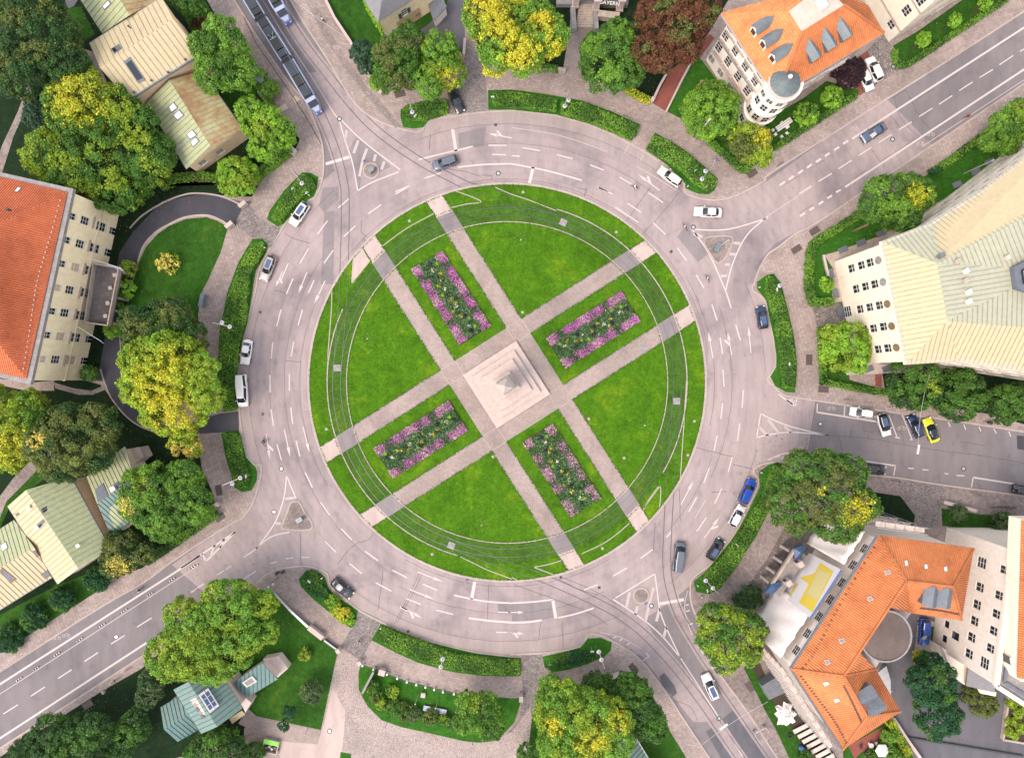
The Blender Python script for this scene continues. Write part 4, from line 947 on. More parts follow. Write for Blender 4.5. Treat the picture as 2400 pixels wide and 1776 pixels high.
b.walls(foot, 13.9, 'plaster_cream', wins=wl_)
fp = ccw(foot)
for i in range(len(fp)):
    A_, B_ = fp[i], fp[(i+1) % len(fp)]; L_ = math.hypot(B_[0]-A_[0], B_[1]-A_[1]); nx, ny = (B_[1]-A_[1])/L_, -(B_[0]-A_[0])/L_
    m = MB(); m.bar((A_[0]+nx*.06, A_[1]+ny*.06, 5.2), (B_[0]+nx*.06, B_[1]+ny*.06, 5.2), .14, .3); m.build('string_course', 'plaster_sand', b.o)
    if nx > 0.8:
        for px in T('E 800 300 760 500 718 700 680 900 640 1090 597 1290 548 1485'):
            u, z = wall_hit(A_, B_, px); dx, dy = (B_[0]-A_[0])/L_, (B_[1]-A_[1])/L_
            m = MB(); m.bar((A_[0]+dx*(u-1)+nx*.15, A_[1]+dy*(u-1)+ny*.15, z), (A_[0]+dx*(u+1)+nx*.15, A_[1]+dy*(u+1)+ny*.15, z), .3, .22); m.build('window_hood', 'stone_wall', b.o)
bz = 4.6
bal = WT('E 825 655 1052 690 955 1195 748 1165', bz)
m = MB(); m.prism(bal, bz-.35, bz, True); b.part('balcony_floor', m, 'terrace')
m = MB(); bp = ccw(inset(bal, .12))
for i in range(4):
    A_, B_ = bp[i], bp[(i+1) % 4]; m.bar((*A_, bz+.5), (*B_, bz+.5), .22, 1.0)
b.part('balcony_parapet', m, 'stone_wall')
for t_ in range(5):
    for a_, c_ in ((bal[1], bal[2]),):
        x = a_[0]+(c_[0]-a_[0])*(.06+.22*t_); y = a_[1]+(c_[1]-a_[1])*(.06+.22*t_)
        m = MB(); m.lathe([(.28, 0), (.24, .5), (.26, 1.2), (.22, bz-.4)], 10, (x-.5, y, .1)); b.part('column', m, 'stone_wall')
for px in T('E 1000 755 962 865 940 995 920 1105'):
    x, y = W(px, bz); m = MB(); m.box((x, y, bz+.30), (.62, .62, .55), R(13)); pl = b.part('planter', m, 'stone_pale')
chimney(b, sl[0], T('E 75 190')[0], .3, .5, 'metal_dark', ro); b.skylight([on_plane(sl[3], p) for p in T('E 125 40 155 0 190 5 150 45')], 'sign_white', 'slate', par=ro)
sn = MB()
for i in range(34):
    p = q1+(q2-q1)*(i+.5)/34; inw = (r1+r2)/2-p; inw.normalize(); p = p+inw*1.3; sn.box((p.x, p.y, p.z+.1), (.12, .3, .14), R(-13))
tag(sn.build('snow_guards', 'stone_pale', ro), kind='stuff')
# flags on the facade
for nm, s0, s1, lab in (('flag', 'E 790 615', 'E 1040 690', 'lavender flag on a pole over the top end of the grey balcony'), ('flag', 'E 665 1195', 'E 870 1320', 'lavender flag on a pole below the lower end of the grey balcony')):
    a_ = W3(T(s0)[0], 8.2); c_ = W3(T(s1)[0], 6.4); f_ = empty(nm, label=lab, cat='flag', group='facade flags')
    m = MB(); m.tube([a_, c_], .04, 6); m.build('pole', 'white_paint', f_)
    v = []; nn = 8
    for i in range(nn+1):
        p = a_+(c_-a_)*(.45+.55*i/nn); v += [p, p+Vector((.15*math.sin(i*1.7)-.2, -.35+.12*math.cos(i*2.1), -1.3-.12*(i % 2)))]
    link('cloth', mesh(v, [(2*i, 2*i+2, 2*i+3, 2*i+1) for i in range(nn)]), 'lavender_cloth', f_)

# ---- 3 green and cream roofed houses, lower left
b = Bld('house_group', 'house with wide green and cream seamed metal roofs at the lower left above the street', T('I 500 1200'), 6)
e1, e2, e3, e4 = [W3(p, z) for p, z in (((18, 1186), 6), ((134.8, 1367), 6), ((257, 1287), 6), ((164, 1117), 6))]
s1, s2 = [W3(p, 9.0) for p in ((61.3, 1148), (183, 1330))]
sl = [[e1, e2, s2, s1], [s1, s2, e3, e4]]
ro = b.roof(sl, 'copper_green'); seam_roof(ro, sl, ['copper_cream', 'copper_green'], 0.85)
b.walls(inset(flat([e1, e2, e3, e4]), .45), 5.9, 'plaster_sand'); [MB().add(list(t_), [(0, 1, 2)]).build('gable', 'plaster_sand', b.o) for t_ in ((e1, s1, e4), (e2, s2, e3))]
b.eaves([e4, e3], .25, .14); b.eaves([e2, s2, e3], .2, .1, 'plank'); b.eaves([e1, e2], .15, .1, 'slate')
for s_, k in (('I 350 1150 440 1090 465 1130 370 1195', 1), ('I 480 955 495 940 512 960 495 978', 1), ('I 775 1420 795 1408 808 1430 790 1442', 1), ('I 415 1085 435 1068 452 1095 430 1108', 1), ('I 135 1190 160 1175 170 1190 145 1208', 0), ('I 320 1280 375 1230 395 1255 345 1310', 0)):
    b.skylight([on_plane(sl[k], p) for p in T(s_)], 'glass_dark', 'slate', par=ro)
for s_ in ('I 690 1455', 'I 335 1300', 'I 265 1130'): chimney(b, sl[1 if '690' in s_ else 0], T(s_)[0], .5, .7, 'plaster_white', ro)
f1, f2, f3, f4 = [W3(p, z) for p, z in (((33, 1218), 4.8), ((122, 1352), 4.8), ((-20, 1440), 4.8), ((-95, 1300), 4.8))]
t1, t2 = [W3(p, 7.0) for p in ((80, 1282), (-70, 1372))]
sl = [[f1, t1, t2, f4], [t1, f2, f3, t2]]
ro = b.roof(sl, 'copper_green'); seam_roof(ro, sl, ['copper_green', 'copper_cream'], 0.8); b.walls(inset(flat([f1, f2, f3, f4]), .4), 4.7, 'plaster_sand'); b.eaves([f2, f3], .2, .12)
b.skylight([on_plane(sl[0], p) for p in T('I 5 1460 55 1425 75 1480 25 1520')], 'sign_white', 'slate', par=ro)
for s_ in ('I 280 1510 305 1500 340 1545 318 1560', 'M 0 40 20 10 145 110 95 150', 'M 350 70 410 30 440 75 395 110'): b.skylight([on_plane(sl[1], p) for p in T(s_)], 'slate', 'wood', par=ro)
u1, u2, u3, u4 = [W3(p, z) for p, z in (((203, 1117), 5.2), ((291, 1047), 5.2), ((330, 1140), 5.2), ((300, 1225), 5.2))]
v1, v2 = [W3(p, z) for p, z in (((228, 1180), 7.2), ((312, 1118), 7.2))]
w1 = W3((262, 1258), 5.2)
sl = [[u1, u2, v2, v1], [v1, v2, u4, w1]]
ro = b.roof(sl, 'copper_green'); seam_roof(ro, sl, ['copper_green', 'copper_teal'], 0.7); b.walls(inset(flat([u1, u2, u3, u4, w1]), .3), 5.1, 'plaster_sand'); b.eaves([u2, v2], .2, .1, 'white_paint')
b.skylight([on_plane(sl[0], p) for p in T('I 820 980 890 925 935 1030 845 1090')], 'slate', 'slate', par=ro); b.skylight([on_plane(sl[0], p) for p in T('I 970 945 1020 910 1040 960 990 985')], 'slate', 'slate', par=ro)
chimney(b, sl[0], T('I 990 968')[0], .7, .8, 'plaster_white', ro)
z0_ = 3.2; m = MB(); m.prism([W(p, z0_) for p in T('I 1100 640 1200 615 1240 700 1160 760')], 0, z0_); b.part('porch', m, 'plank')

# ---- 4 teal roofed house, bottom left
b = Bld('teal_house', 'house with teal seamed copper roofs and a large glass skylight at the lower left', [(480, 1650)], 6)
def X4(*p): return [(380+a/6.978, 1540+c/6.978) for a, c in zip(p[::2], p[1::2])]
g1, g2, g3, g4 = [W3(p, 6.6) for p in X4(185, 525, 640, 1245, 1310, 835, 950, 285)]
h1, h2 = [W3(p, 9.2) for p in X4(430, 395, 905, 1130)]
sl = [[g1, g2, h2, h1], [h1, h2, g3, g4]]
ro = b.roof(sl, 'copper_teal'); seam_roof(ro, sl, ['copper_teal', 'copper_teal'], 0.85)
b.walls(inset(flat([g1, g2, g3, g4]), .5), 6.5, 'plaster_pink'); [MB().add(list(t_), [(0, 1, 2)]).build('gable', 'plaster_pink', b.o) for t_ in ((g1, h1, g4), (g2, h2, g3))]
b.eaves([g4, g3], .2, .12, 'slate')
q = [on_plane(sl[1], p) for p in X4(590, 610, 745, 495, 925, 785, 775, 905)]
fr = b.skylight(q, 'glass_blue', 'white_paint', .5, par=ro); qq, nn_, ee_, ss_ = frame_of(q)
m = MB()
for t_ in (.33, .66): m.bar(q[0]+(q[3]-q[0])*t_+nn_*.53, q[1]+(q[2]-q[1])*t_+nn_*.53, .08, .08)
m.bar((q[0]+q[1])/2+nn_*.53, (q[2]+q[3])/2+nn_*.53, .08, .08); m.build('glazing_bar', 'white_paint', fr)
q = [on_plane(sl[0], p) for p in X4(465, 690, 560, 645, 715, 905, 640, 965)]
m = MB(); m.add([x+Vector((0, 0, .12)) for x in q]+[x-Vector((0, 0, .1)) for x in q], [(0, 1, 2, 3), (0, 4, 5, 1), (1, 5, 6, 2), (2, 6, 7, 3), (3, 7, 4, 0)]); tr_ = b.part('roof_terrace', m, 'stone_pale', ro)
for k in range(4):
    p = q[0]+(q[3]-q[0])*(.15+.22*k); m = MB(); m.box((p.x+.8, p.y-.3, p.z+.35), (.7, .5, .5), R(-57)); m.build('roof_box', 'metal_dark' if k % 2 else 'stone_grey', tr_)
i1, i2, i3, i4 = [W3(p, 4.4) for p in X4(-25, 815, 245, 650, 590, 1185, 255, 1375)]; j1, j2 = [W3(p, 6.2) for p in X4(30, 1172, 440, 925)]
sl = [[i1, j1, j2, i2], [j1, i4, i3, j2]]
ro = b.roof(sl, 'copper_teal'); seam_roof(ro, sl, ['copper_teal', 'copper_teal_dark'], 0.75); b.walls(inset(flat([i1, i2, i3, i4]), .35), 4.3, 'plaster_pink')
k1, k2, k3, k4 = [W3(p, 4.6) for p in X4(1150, 420, 1630, 90, 1890, 355, 1380, 660)]
sl = [[k1, k2, k3, k4]]
kz = [W3(p, z) for p, z in zip(X4(1150, 420, 1630, 90, 1890, 355, 1380, 660), (4.6, 5.4, 4.8, 4.2))]; sl = [kz]
ro = b.roof(sl, 'copper_teal'); seam_roof(ro, sl, ['copper_teal_dark'], 0.75); b.walls(inset(flat([k1, k2, k3, k4]), .3), 4.1, 'plaster_pink')
q = [on_plane(sl[0], p) for p in X4(1320, 395, 1480, 290, 1560, 375, 1395, 470)]; b.skylight(q, 'stone_grey', 'white_paint', .35, par=ro)
m = MB(); m.prism([W(p, 2.2) for p in X4(1650, 30, 1890, 330, 2060, 180, 1900, -20)], 0, 2.2); b.part('garden_wall', m, 'plaster_pink')
m = MB(); m.prism([W(p, 2.4) for p in X4(1095, 1000, 1300, 870, 1360, 930, 1145, 1085)], 2.2, 2.4, True); b.part('canopy', m, 'copper_cream')
m = MB(); m.prism([W(p, 3) for p in X4(980, 285, 1330, 830, 1360, 900, 1455, 740, 1180, 480)], 0, 3.0); b.part('annex_wall', m, 'plaster_pink')

# ---- 5 house with grey roof and shuttered windows, top centre-left
b = Bld('shuttered_house', 'cream house with grey hipped roof, green shutters and an ivy wall at the top edge', T('B 1200 50'), 7)
l1, l2, l3, l4 = R3('B 870 -95 1052 197 1560 -130 1380 -330', 7.4); lr0, lr1 = R3('B 1080 10 1330 -160', 10.4)
sl = [[l1, l2, lr0], [l2, l3, lr1, lr0], [l1, lr0, lr1, l4], [l3, l4, lr1]]
ro = b.roof(sl, 'slate_grey')
ft = inset(flat([l1, l2, l3, l4]), .4)
b.walls(ft, 7.3, 'plaster_cream', wins=[(T('B 1278 108')[0], 1.0, 1.6, 'g'), (T('B 1392 128')[0], .9, .9, 'c'), (T('B 1412 200')[0], 1.0, 1.3, 'g')])
for s_, z_ in (('B 1240 140', 1), ('B 1315 88', 1), ('B 1375 215', 1), ('B 1450 180', 1)):
    for i in range(4):
        fp = ccw(ft); A_, B_ = fp[i], fp[(i+1) % 4]; L_ = math.hypot(B_[0]-A_[0], B_[1]-A_[1]); nx, ny = (B_[1]-A_[1])/L_, -(B_[0]-A_[0])/L_
        u, z = wall_hit(A_, B_, T(s_)[0])
        if ny < -.6 and 0 < u < L_ and z > .3:
            dx, dy = (B_[0]-A_[0])/L_, (B_[1]-A_[1])/L_; m = MB(); m.bar((A_[0]+dx*(u-.28)+nx*.06, A_[1]+dy*(u-.28)+ny*.06, z), (A_[0]+dx*(u+.28)+nx*.06, A_[1]+dy*(u+.28)+ny*.06, z), .08, 1.5); m.build('shutter', 'shutter_green', b.o)
fp = ccw(ft)
for i in range(4):
    A_, B_ = Vector((*fp[i], 0)), Vector((*fp[(i+1) % 4], 0)); d_ = (B_-A_); L_ = d_.length; d_.normalize(); n_ = Vector((d_.y, -d_.x, 0))
    if n_.y < -.6:
        m = MB()
        for k in range(12): m.bar(A_+d_*(2.8+k*.42)+n_*.1+Vector((0, 0, .3)), A_+d_*(2.8+k*.42)+n_*.1+Vector((0, 0, 3.6)), .05)
        for k in range(9): m.bar(A_+d_*2.7+n_*.13+Vector((0, 0, .4+k*.4)), A_+d_*7.5+n_*.13+Vector((0, 0, .4+k*.4)), .05)
        m.build('trellis', 'trellis', b.o)
        px = W3(T('B 1560 60')[0], 3.0); m = MB(); m.prism([W(p, 3.0) for p in T('B 1480 40 1600 -40 1640 60 1530 180')], 2.8, 3.0, True); b.part('bay_roof', m, 'slate')
        m = MB(); m.prism(inset([W(p, 3.0) for p in T('B 1480 40 1600 -40 1640 60 1530 180')], .15), 0, 2.8); b.part('bay', m, 'plaster_white')
IVY = [ft, l1, l2]

# ---- 6 stone portal with stairs and lettering, top centre
b = Bld('portal_building', 'stone portico with broad steps and white lettering at the top edge', T('C 700 0'), 5)
zt = 1.3
def stepz(k, n): return ZP+(zt-ZP)*(k+1)/n
st0, st1, st2, st3 = T('C 545 240 692 240 712 70 575 70')
for k in range(9):
    f0, f1 = k/9, (k+1)/9
    L0 = (st0[0]+(st3[0]-st0[0])*f0, st0[1]+(st3[1]-st0[1])*f0); L1 = (st0[0]+(st3[0]-st0[0])*f1, st0[1]+(st3[1]-st0[1])*f1)
    R0 = (st1[0]+(st2[0]-st1[0])*f0, st1[1]+(st2[1]-st1[1])*f0); R1 = (st1[0]+(st2[0]-st1[0])*f1, st1[1]+(st2[1]-st1[1])*f1)
    m = MB(); m.prism([W(p) for p in (L0, R0, R1, L1)], 0, stepz(k, 9)); b.part('step', m, 'stone')
m = MB(); m.prism(WT('C 380 70 990 75 1010 -260 380 -260'), 0, zt-.02); b.part('podium', m, 'stone_grey')
for s_ in ('C 530 150', 'C 720 150'):
    x, y = W(T(s_)[0], 1.5); m = MB(); m.box((x, y, .85), (.8, 4.2, 1.7), R(4)); b.part('stair_wall', m, 'stone_grey')
for s_ in ('C 548 40', 'C 722 70', 'C 925 70'):
    x, y = W(T(s_)[0], 1.5); m = MB(); m.box((x, y, 3.0), (1.0, 1.0, 3.6)); m.box((x, y, 1.5), (1.25, 1.25, .5)); m.box((x, y, 4.7), (1.3, 1.3, .35)); b.part('pier', m, 'stone_pale')
xL, yL = W(T('C 548 40')[0], 1.5); xR, yR = W(T('C 925 70')[0], 1.5)
m = MB(); m.box(((xL+xR)/2, (yL+yR)/2+.9, 5.2), (xR-xL+1.6, 2.6, .7), R(-4)); b.part('entablature', m, 'stone')
m = MB(); m.box(((xL+xR)/2, (yL+yR)/2+8.9, 3.6), (xR-xL+3, 12, 7.0), R(-4)); b.part('hall', m, 'stone_grey')
x, y = W(T('C 830 140')[0], 1.2); m = MB(); m.box((x, y, .9), (3.6, .9, 1.5), R(-6)); m.box((x, y, 1.75), (3.8, 1.1, .2), R(-6)); b.part('parapet', m, 'stone')
def text_part(txt, size, loc, rot, mat, parent, ext=0.03):
    cu = bpy.data.curves.new('lettering', 'FONT'); cu.body = txt; cu.size = size; cu.extrude = ext; cu.align_x = 'CENTER'
    o = bpy.data.objects.new('tmp', cu); C.objects.link(o); dg = bpy.context.evaluated_depsgraph_get()
    me = bpy.data.meshes.new_from_object(o.evaluated_get(dg)); bpy.data.objects.remove(o)
    q = link('lettering', me, mat, parent); q.location = loc; q.rotation_euler = rot; return q
p = W3(T('C 840 40')[0], 4.3)
text_part('BAYERN', .95, (p.x, p.y, 4.2), (R(60), 0, R(-7)), 'sign_white', b.o)
# ---- 7 palazzo with orange roof and corner turret
b = Bld('corner_palazzo', 'white corner palazzo with orange hipped roof, dormers and a round copper turret', T('D 100 300'), 15)
ze = 15.0
m1, m2, m3, m4 = R3('C 1800 112 D 0 720 1000 285 700 -260', ze)          # eave corners W, S (turret), E, N
m4 = R3('C 2180 -330', ze)[0]; m2 = W3((1819, 230), ze)
n1, n2, n3 = R3('D 180 98 290 272 652 45', 19.2); n4 = R3('D 480 -130', 19.2)[0]; mN = R3('C 2060 -120', ze)[0]
mE = R3('D 860 45', ze)[0]
sl = [[m1, m2, n2, n1], [m2, m3, n3, n2], [m3, mE, n4, n3], [m1, n1, n4, mE]]
ro = b.roof(sl, 'tile_orange'); tile_ribs(ro, sl[1:3], 'tile_orange', .36)
lead = b.roof([[n1, n2, (n2+n3+n1+n4)/4+Vector((0, 0, .5))], [n2, n3, (n2+n3+n1+n4)/4+Vector((0, 0, .5))], [n3, n4, (n2+n3+n1+n4)/4+Vector((0, 0, .5))], [n4, n1, (n2+n3+n1+n4)/4+Vector((0, 0, .5))]], 'lead_pale', name='lead_top')
c_ = (n2+n3)/2; m = MB(); m.box((c_.x-.5, c_.y+1.8, c_.z+.6), (1.6, 1.0, 1.4), R(-60)); b.part('chimney', m, 'plaster_white')
[b.part('hip_tiles', MB().bar(p_+Vector((0, 0, .1)), q_+Vector((0, 0, .1)), .35, .2), 'tile_orange', ro) for p_, q_ in ((m2, n2), (m3, n3))]
foot = inset(flat([m1, m2, m3, mE]), .9)
wl_ = []
for p_, q_, us in ((m1, m2, (.14, .33, .52, .70)), (m2, m3, (.30, .46, .62, .78, .93))):
    for k in us:
        for z_, h_ in ((2.0, 1.5), (6.4, 2.2), (10.4, 2.0), (12.9, 1.3)): c_ = p_+(q_-p_)*k; wl_.append(((c_.x, c_.y, z_), 1.25, h_, 'g'))
b.walls(foot, ze-.5, 'plaster_white', wins=wl_)
cor = MB(); cp = ccw(flat([m1, m2, m3, mE])); cor.prism(cp, ze-.65, ze-.1, True); b.part('cornice', cor, 'stone_pale')
cor = MB(); cor.prism(inset(cp, .45), ze-1.1, ze-.66, True); b.part('frieze', cor, 'stone_wall')
for z_, nm in ((4.2, 'string_course'), (8.4, 'string_course')):
    fp = ccw(foot); m = MB()
    for i in range(4):
        A_, B_ = fp[i], fp[(i+1) % 4]; m.bar((*A_, z_), (*B_, z_), .5, .28)
    b.part(nm, m, 'stone_grey' if z_ > 5 else 'stone_pale')
fp = ccw(foot)
for i in range(4):
    A_, B_ = Vector((*fp[i], 0)), Vector((*fp[(i+1) % 4], 0)); d_ = B_-A_; L_ = d_.length; d_.normalize(); n_ = Vector((d_.y, -d_.x, 0))
    if n_.x < -.5 or n_.y < -.5:
        for k in range(4):
            for z_ in (9.1, 11.9, 5.0):
                u = L_*(.13+.2*k); m = MB(); m.bar(A_+d_*(u-1.2)+n_*.14+Vector((0, 0, z_)), A_+d_*(u+1.2)+n_*.14+Vector((0, 0, z_)), .3, .2); m.build('window_hood', 'stone_wall', b.o)
# rounded corner bay and its turret
tc = W3((1843, 190), 16.2); bc = Vector((tc.x+.15, tc.y+.35, 0))
m = MB(); m.lathe([(2.8, 0), (2.8, 4.0), (3.05, 4.1), (3.05, 4.4), (2.7, 4.5), (2.7, 8.3), (3.0, 8.4), (3.0, 8.7), (2.65, 8.8), (2.65, 14.2), (3.1, 14.4), (3.1, 15.0), (2.2, 15.1)], 36, bc); b.part('corner_bay', m, 'plaster_white')
for z_, hh in ((2.2, 1.8), (6.3, 2.1), (10.2, 2.0), (12.9, 1.2)):
    for a_ in (200, 235, 270, 305):
        x, y = bc.x+2.68*math.cos(R(a_)), bc.y+2.68*math.sin(R(a_)); m = MB(); m.box((x, y, z_), (.30, 1.15, hh), R(a_)); f_ = b.part('window', m, 'window_frame')
        m = MB()
        for sy in (-.27, .27):
            for sz in (-.3, .3): m.box((x+math.cos(R(a_))*.14-math.sin(R(a_))*sy, y+math.sin(R(a_))*.14+math.cos(R(a_))*sy, z_+sz*hh*.75), (.05, .44, hh*.36), R(a_))
        m.build('pane', 'glass_dark', f_)
m = MB(); m.lathe([(2.55, 14.9), (2.6, 15.4), (2.4, 15.5), (2.35, 15.8), (2.45, 15.85)], 32, (tc.x, tc.y, 0)); b.part('turret_drum', m, 'stone_pale')
m = MB(); m.lathe([(2.4, 15.85), (1.8, 16.35), (1.0, 16.9), (.25, 17.5), (0, 17.55)], 32, (tc.x, tc.y, 0)); tr_ = b.part('turret_roof', m, 'turret_copper')
for k in range(22):
    a_ = R(k*360/22); m = MB(); pr = [(2.4, 15.87), (1.8, 16.37), (1.0, 16.92), (.3, 17.5)]
    m.tube([(tc.x+r_*math.cos(a_), tc.y+r_*math.sin(a_), z_+.02) for r_, z_ in pr], .05, 5); m.build('seam_rib', 'slate', tr_)
m = MB(); m.lathe([(0, 18.2), (.25, 18.1), (.34, 17.85), (.22, 17.6), (.1, 17.4)], 14, (tc.x, tc.y, 0)); b.part('finial', m, 'plaster_white')
def dormer(b, slope, px, w=1.5, h=1.6, mat='lead', front='plaster_white', depth=2.6, par=None, gable=True):
    q, nrm, e, s = frame_of(slope); p = on_plane(slope, px); out = Vector((nrm.x, nrm.y, 0)).normalized(); e = Vector((0, 0, 1)).cross(out)
    f = p+out*.2; A0, A1 = f-e*w/2, f+e*w/2; zt_ = Vector((0, 0, h)); ap = f+Vector((0, 0, h+.75 if gable else h+.3))
    back = -out*depth
    o = empty('dormer'); o.parent = par or b.o
    base = Vector((0, 0, -.5))
    m = MB(); m.add([A0+base, A1+base, A1+zt_, ap-Vector((0, 0, .06)), A0+zt_], [(0, 1, 2, 3, 4)]); m.add([A0+base, A0+zt_, A0+zt_+back, A0+base+back], [(0, 1, 2, 3)]); m.add([A1+base, A1+base+back, A1+zt_+back, A1+zt_], [(0, 1, 2, 3)]); m.build('dormer_wall', front, o)
    ov = e*.18; fo = out*.2; dz = Vector((0, 0, -.1)); m = MB()
    th = Vector((0, 0, .1))
    for (x0, sg) in ((A0, -1), (A1, 1)):
        a_, b_, c_, d2 = x0+zt_+ov*sg+dz+fo, ap+fo, ap+back*1.35, x0+zt_+ov*sg+dz+back
        m.add([a_, b_, c_, d2, a_+th, b_+th, c_+th, d2+th], [(0, 1, 2, 3), (7, 6, 5, 4), (0, 4, 5, 1), (3, 2, 6, 7), (0, 3, 7, 4)])
    m.build('dormer_roof', mat, o)
    m = MB(); m.bar(f-e*w*.32+out*.04+Vector((0, 0, h*.45)), f+e*w*.32+out*.04+Vector((0, 0, h*.45)), .06, h*.8); m.build('dormer_window', 'glass_dark', o)
for px in ((1765, 78), (1787, 108), (1809, 141)): dormer(b, sl[0], px, 1.45, 1.3, 'lead', par=ro, depth=2.4)
for px in ((1905, 143), (1941, 118), (1977, 94)): dormer(b, sl[1], px, 1.45, 1.3, 'lead', 'slate', par=ro, depth=2.4)
# ---- 8 white building at the top right
b = Bld('town_house', 'white town house beside the palazzo at the top right corner', T('D 1300 0'), 15)
fp = WT('D 1035 360 1700 -28 2600 -560 2250 -1000 880 30')
fp = [W(p) for p in T('D 1035 365 1240 235 1740 -75 2500 -560 2100 -1000 700 -200')]
b.walls(fp, 14.6, 'plaster_ivory', wins=[(p, 1.25, 2.0, 'g') for p in T('D 1065 208 1190 95 1312 5 1435 -80')]+[(p, 1.3, 1.2, 'c') for p in T('D 1110 295 1380 145 1500 60')])
m = MB(); m.prism(inset(fp, -.4), 14.6, 15.1, True); b.part('cornice', m, 'stone_pale'); m = MB(); m.prism(inset(fp, 1.2), 15.1, 17.5); b.part('roof', m, 'slate_grey')
fpc = ccw(fp); m = MB()
for i in range(len(fpc)):
    for z_ in (4.1, 10.2): m.bar((*fpc[i], z_), (*fpc[(i+1) % len(fpc)], z_), .4, .25)
b.part('string_course', m, 'stone_wall')
# ---- 9 large building with pale metal roof, right edge
b = Bld('office_building', 'large white building with a huge pale green and cream metal roof at the right edge', T('H 1500 900'), 17)
ze = 17.4; zr = 20.8
A_, B1, B2, B3 = R3('H 972 462 1395 300 1880 -10 D 2900 820', ze); E1, E2, E3 = R3('H 1183 1522 1640 1492 2900 1690', ze)
k1, k2 = R3('H 1455 650 1545 1145', zr); k3 = R3('H 2900 -110', zr)[0]; k4 = R3('H 2900 1255', zr)[0]
l1, l2, l3, l4 = R3('H 2075 690 2100 872 2500 1010 2480 480', 19.9)
sl = [[A_, E1, k2, k1], [A_, k1, B1], [B1, k1, k3, B3, B2], [E1, E2, k2], [E2, E3, k4, k2], [k1, k2, l2, l1], [k2, k4, l3, l2], [k1, l1, l4, k3]]
ro = b.roof(sl, 'copper_cream'); seam_roof(ro, sl, ['copper_cream', 'roof_mint', 'roof_mint', 'copper_cream', 'copper_cream', 'roof_mint', 'roof_mint', 'roof_mint'], .75)
lan = MB(); lan.prism(flat([l1, l2, l3, l4]), 19.5, 21.0); lo_ = b.part('lantern', lan, 'slate')
m = MB(); m.prism(inset(flat([l1, l2, l3, l4]), .9), 20.9, 21.3); gl_ = b.part('lantern_glass', m, 'glass_dark'); m = MB(); ip = ccw(inset(flat([l1, l2, l3, l4]), 1.2))
for i in range(len(ip)): m.bar((*ip[i], 21.4), (*ip[(i+1) % len(ip)], 21.4), .25, .2)
m.build('glazing_bar', 'white_paint', gl_)
foot = inset(flat([A_, E1, E2, E3, B3, B2, B1]), .5)
wl_ = []
for s_, w_, h_, k in (('H 875 645 915 830 955 1012 990 1195 1028 1380', 1.15, 2.0, 'c'), ('H 800 668 835 850 872 1028 905 1210 945 1390', 1.15, 2.0, 'c'), ('H 715 695 755 872 790 1045 825 1220', 1.2, 2.0, 'c'), ('H 685 1065', 1.6, 2.2, 'g')): wl_ += [(p, w_, h_, k) for p in T(s_)]
fp = ccw(foot)
for i in range(len(fp)):
    P_, Q_ = Vector((*fp[i], 0)), Vector((*fp[(i+1) % len(fp)], 0)); d_ = Q_-P_; L_ = d_.length; d_.normalize(); n_ = Vector((d_.y, -d_.x, 0))
    if abs(n_.y) > .4 and L_ > 3:
        for k in range(int(L_/3.1)):
            for z_ in (3.2, 7.0, 10.8, 14.0):
                q = P_+d_*(1.5+3.1*k); wl_.append(((q.x, q.y, z_), 1.2, 1.9, 'c'))
b.walls(foot, ze-.5, 'plaster_ivory', wins=wl_)
m = MB(); m.prism(flat([A_, E1, E2, E3, B3, B2, B1]), ze-.6, ze-.12, True); b.part('cornice', m, 'plaster_white')
gut = MB(); lp = [B3, B2, B1, A_, E1, E2, E3]
cen = sum(lp, Vector())/7
inn = [Vector((*p, ze+.05)) for p in inset(flat([A_, E1, E2, E3, B3, B2, B1]), .35)]
gut2 = [min(inn, key=lambda x: (x.xy-p.xy).length) for p in lp]
for i in range(6): gut.bar(gut2[i]+Vector((0, 0, .12)), gut2[i+1]+Vector((0, 0, .12)), .28, .2)
b.part('gutter', gut, 'shutter_green' if False else 'bronze')
for i in range(len(fp)):
    P_, Q_ = fp[i], fp[(i+1) % len(fp)]; nx = (Q_[1]-P_[1])/math.hypot(Q_[0]-P_[0], Q_[1]-P_[1]); ny = -(Q_[0]-P_[0])/math.hypot(Q_[0]-P_[0], Q_[1]-P_[1])
    if nx < -.8:
        for px in T('H 950 625 990 812 1027 1000 1065 1190 1105 1375'):
            u, z = wall_hit(P_, Q_, px); L_ = math.hypot(Q_[0]-P_[0], Q_[1]-P_[1]); x = P_[0]+(Q_[0]-P_[0])*u/L_+nx*.03; y = P_[1]+(Q_[1]-P_[1])*u/L_+ny*.03
            m = MB(); ang = math.atan2(ny, nx)
            v = [(x+nx*.05*s_-ny*.62*math.cos(t_*math.pi/10), y+ny*.05*s_+nx*.62*math.cos(t_*math.pi/10), z+.95*math.sin(t_*math.pi/10)) for s_ in (0, 1) for t_ in range(20)]
            m.add(v, [tuple(range(20, 40)), tuple(range(19, -1, -1))]+[(t_, (t_+1) % 20, 20+(t_+1) % 20, 20+t_) for t_ in range(20)])
            b.part('oval_window', m, 'wood' if px[1] > 700 else 'stone_grey')
for s_, mm in (('H 1485 585', 'slate'), ('H 1690 720', 'plaster_white'), ('H 1690 800', 'stone_wall'), ('H 1715 980', 'plaster_white'), ('H 1620 635', 'stone_wall'), ('H 2045 605', 'bronze'), ('H 2065 1070', 'bronze'), ('H 1715 900', 'plaster_white')):
    chimney(b, sl[5] if 'H 16' in s_ or 'H 17' in s_ else sl[7], T(s_)[0], .7, .5, mm, ro)
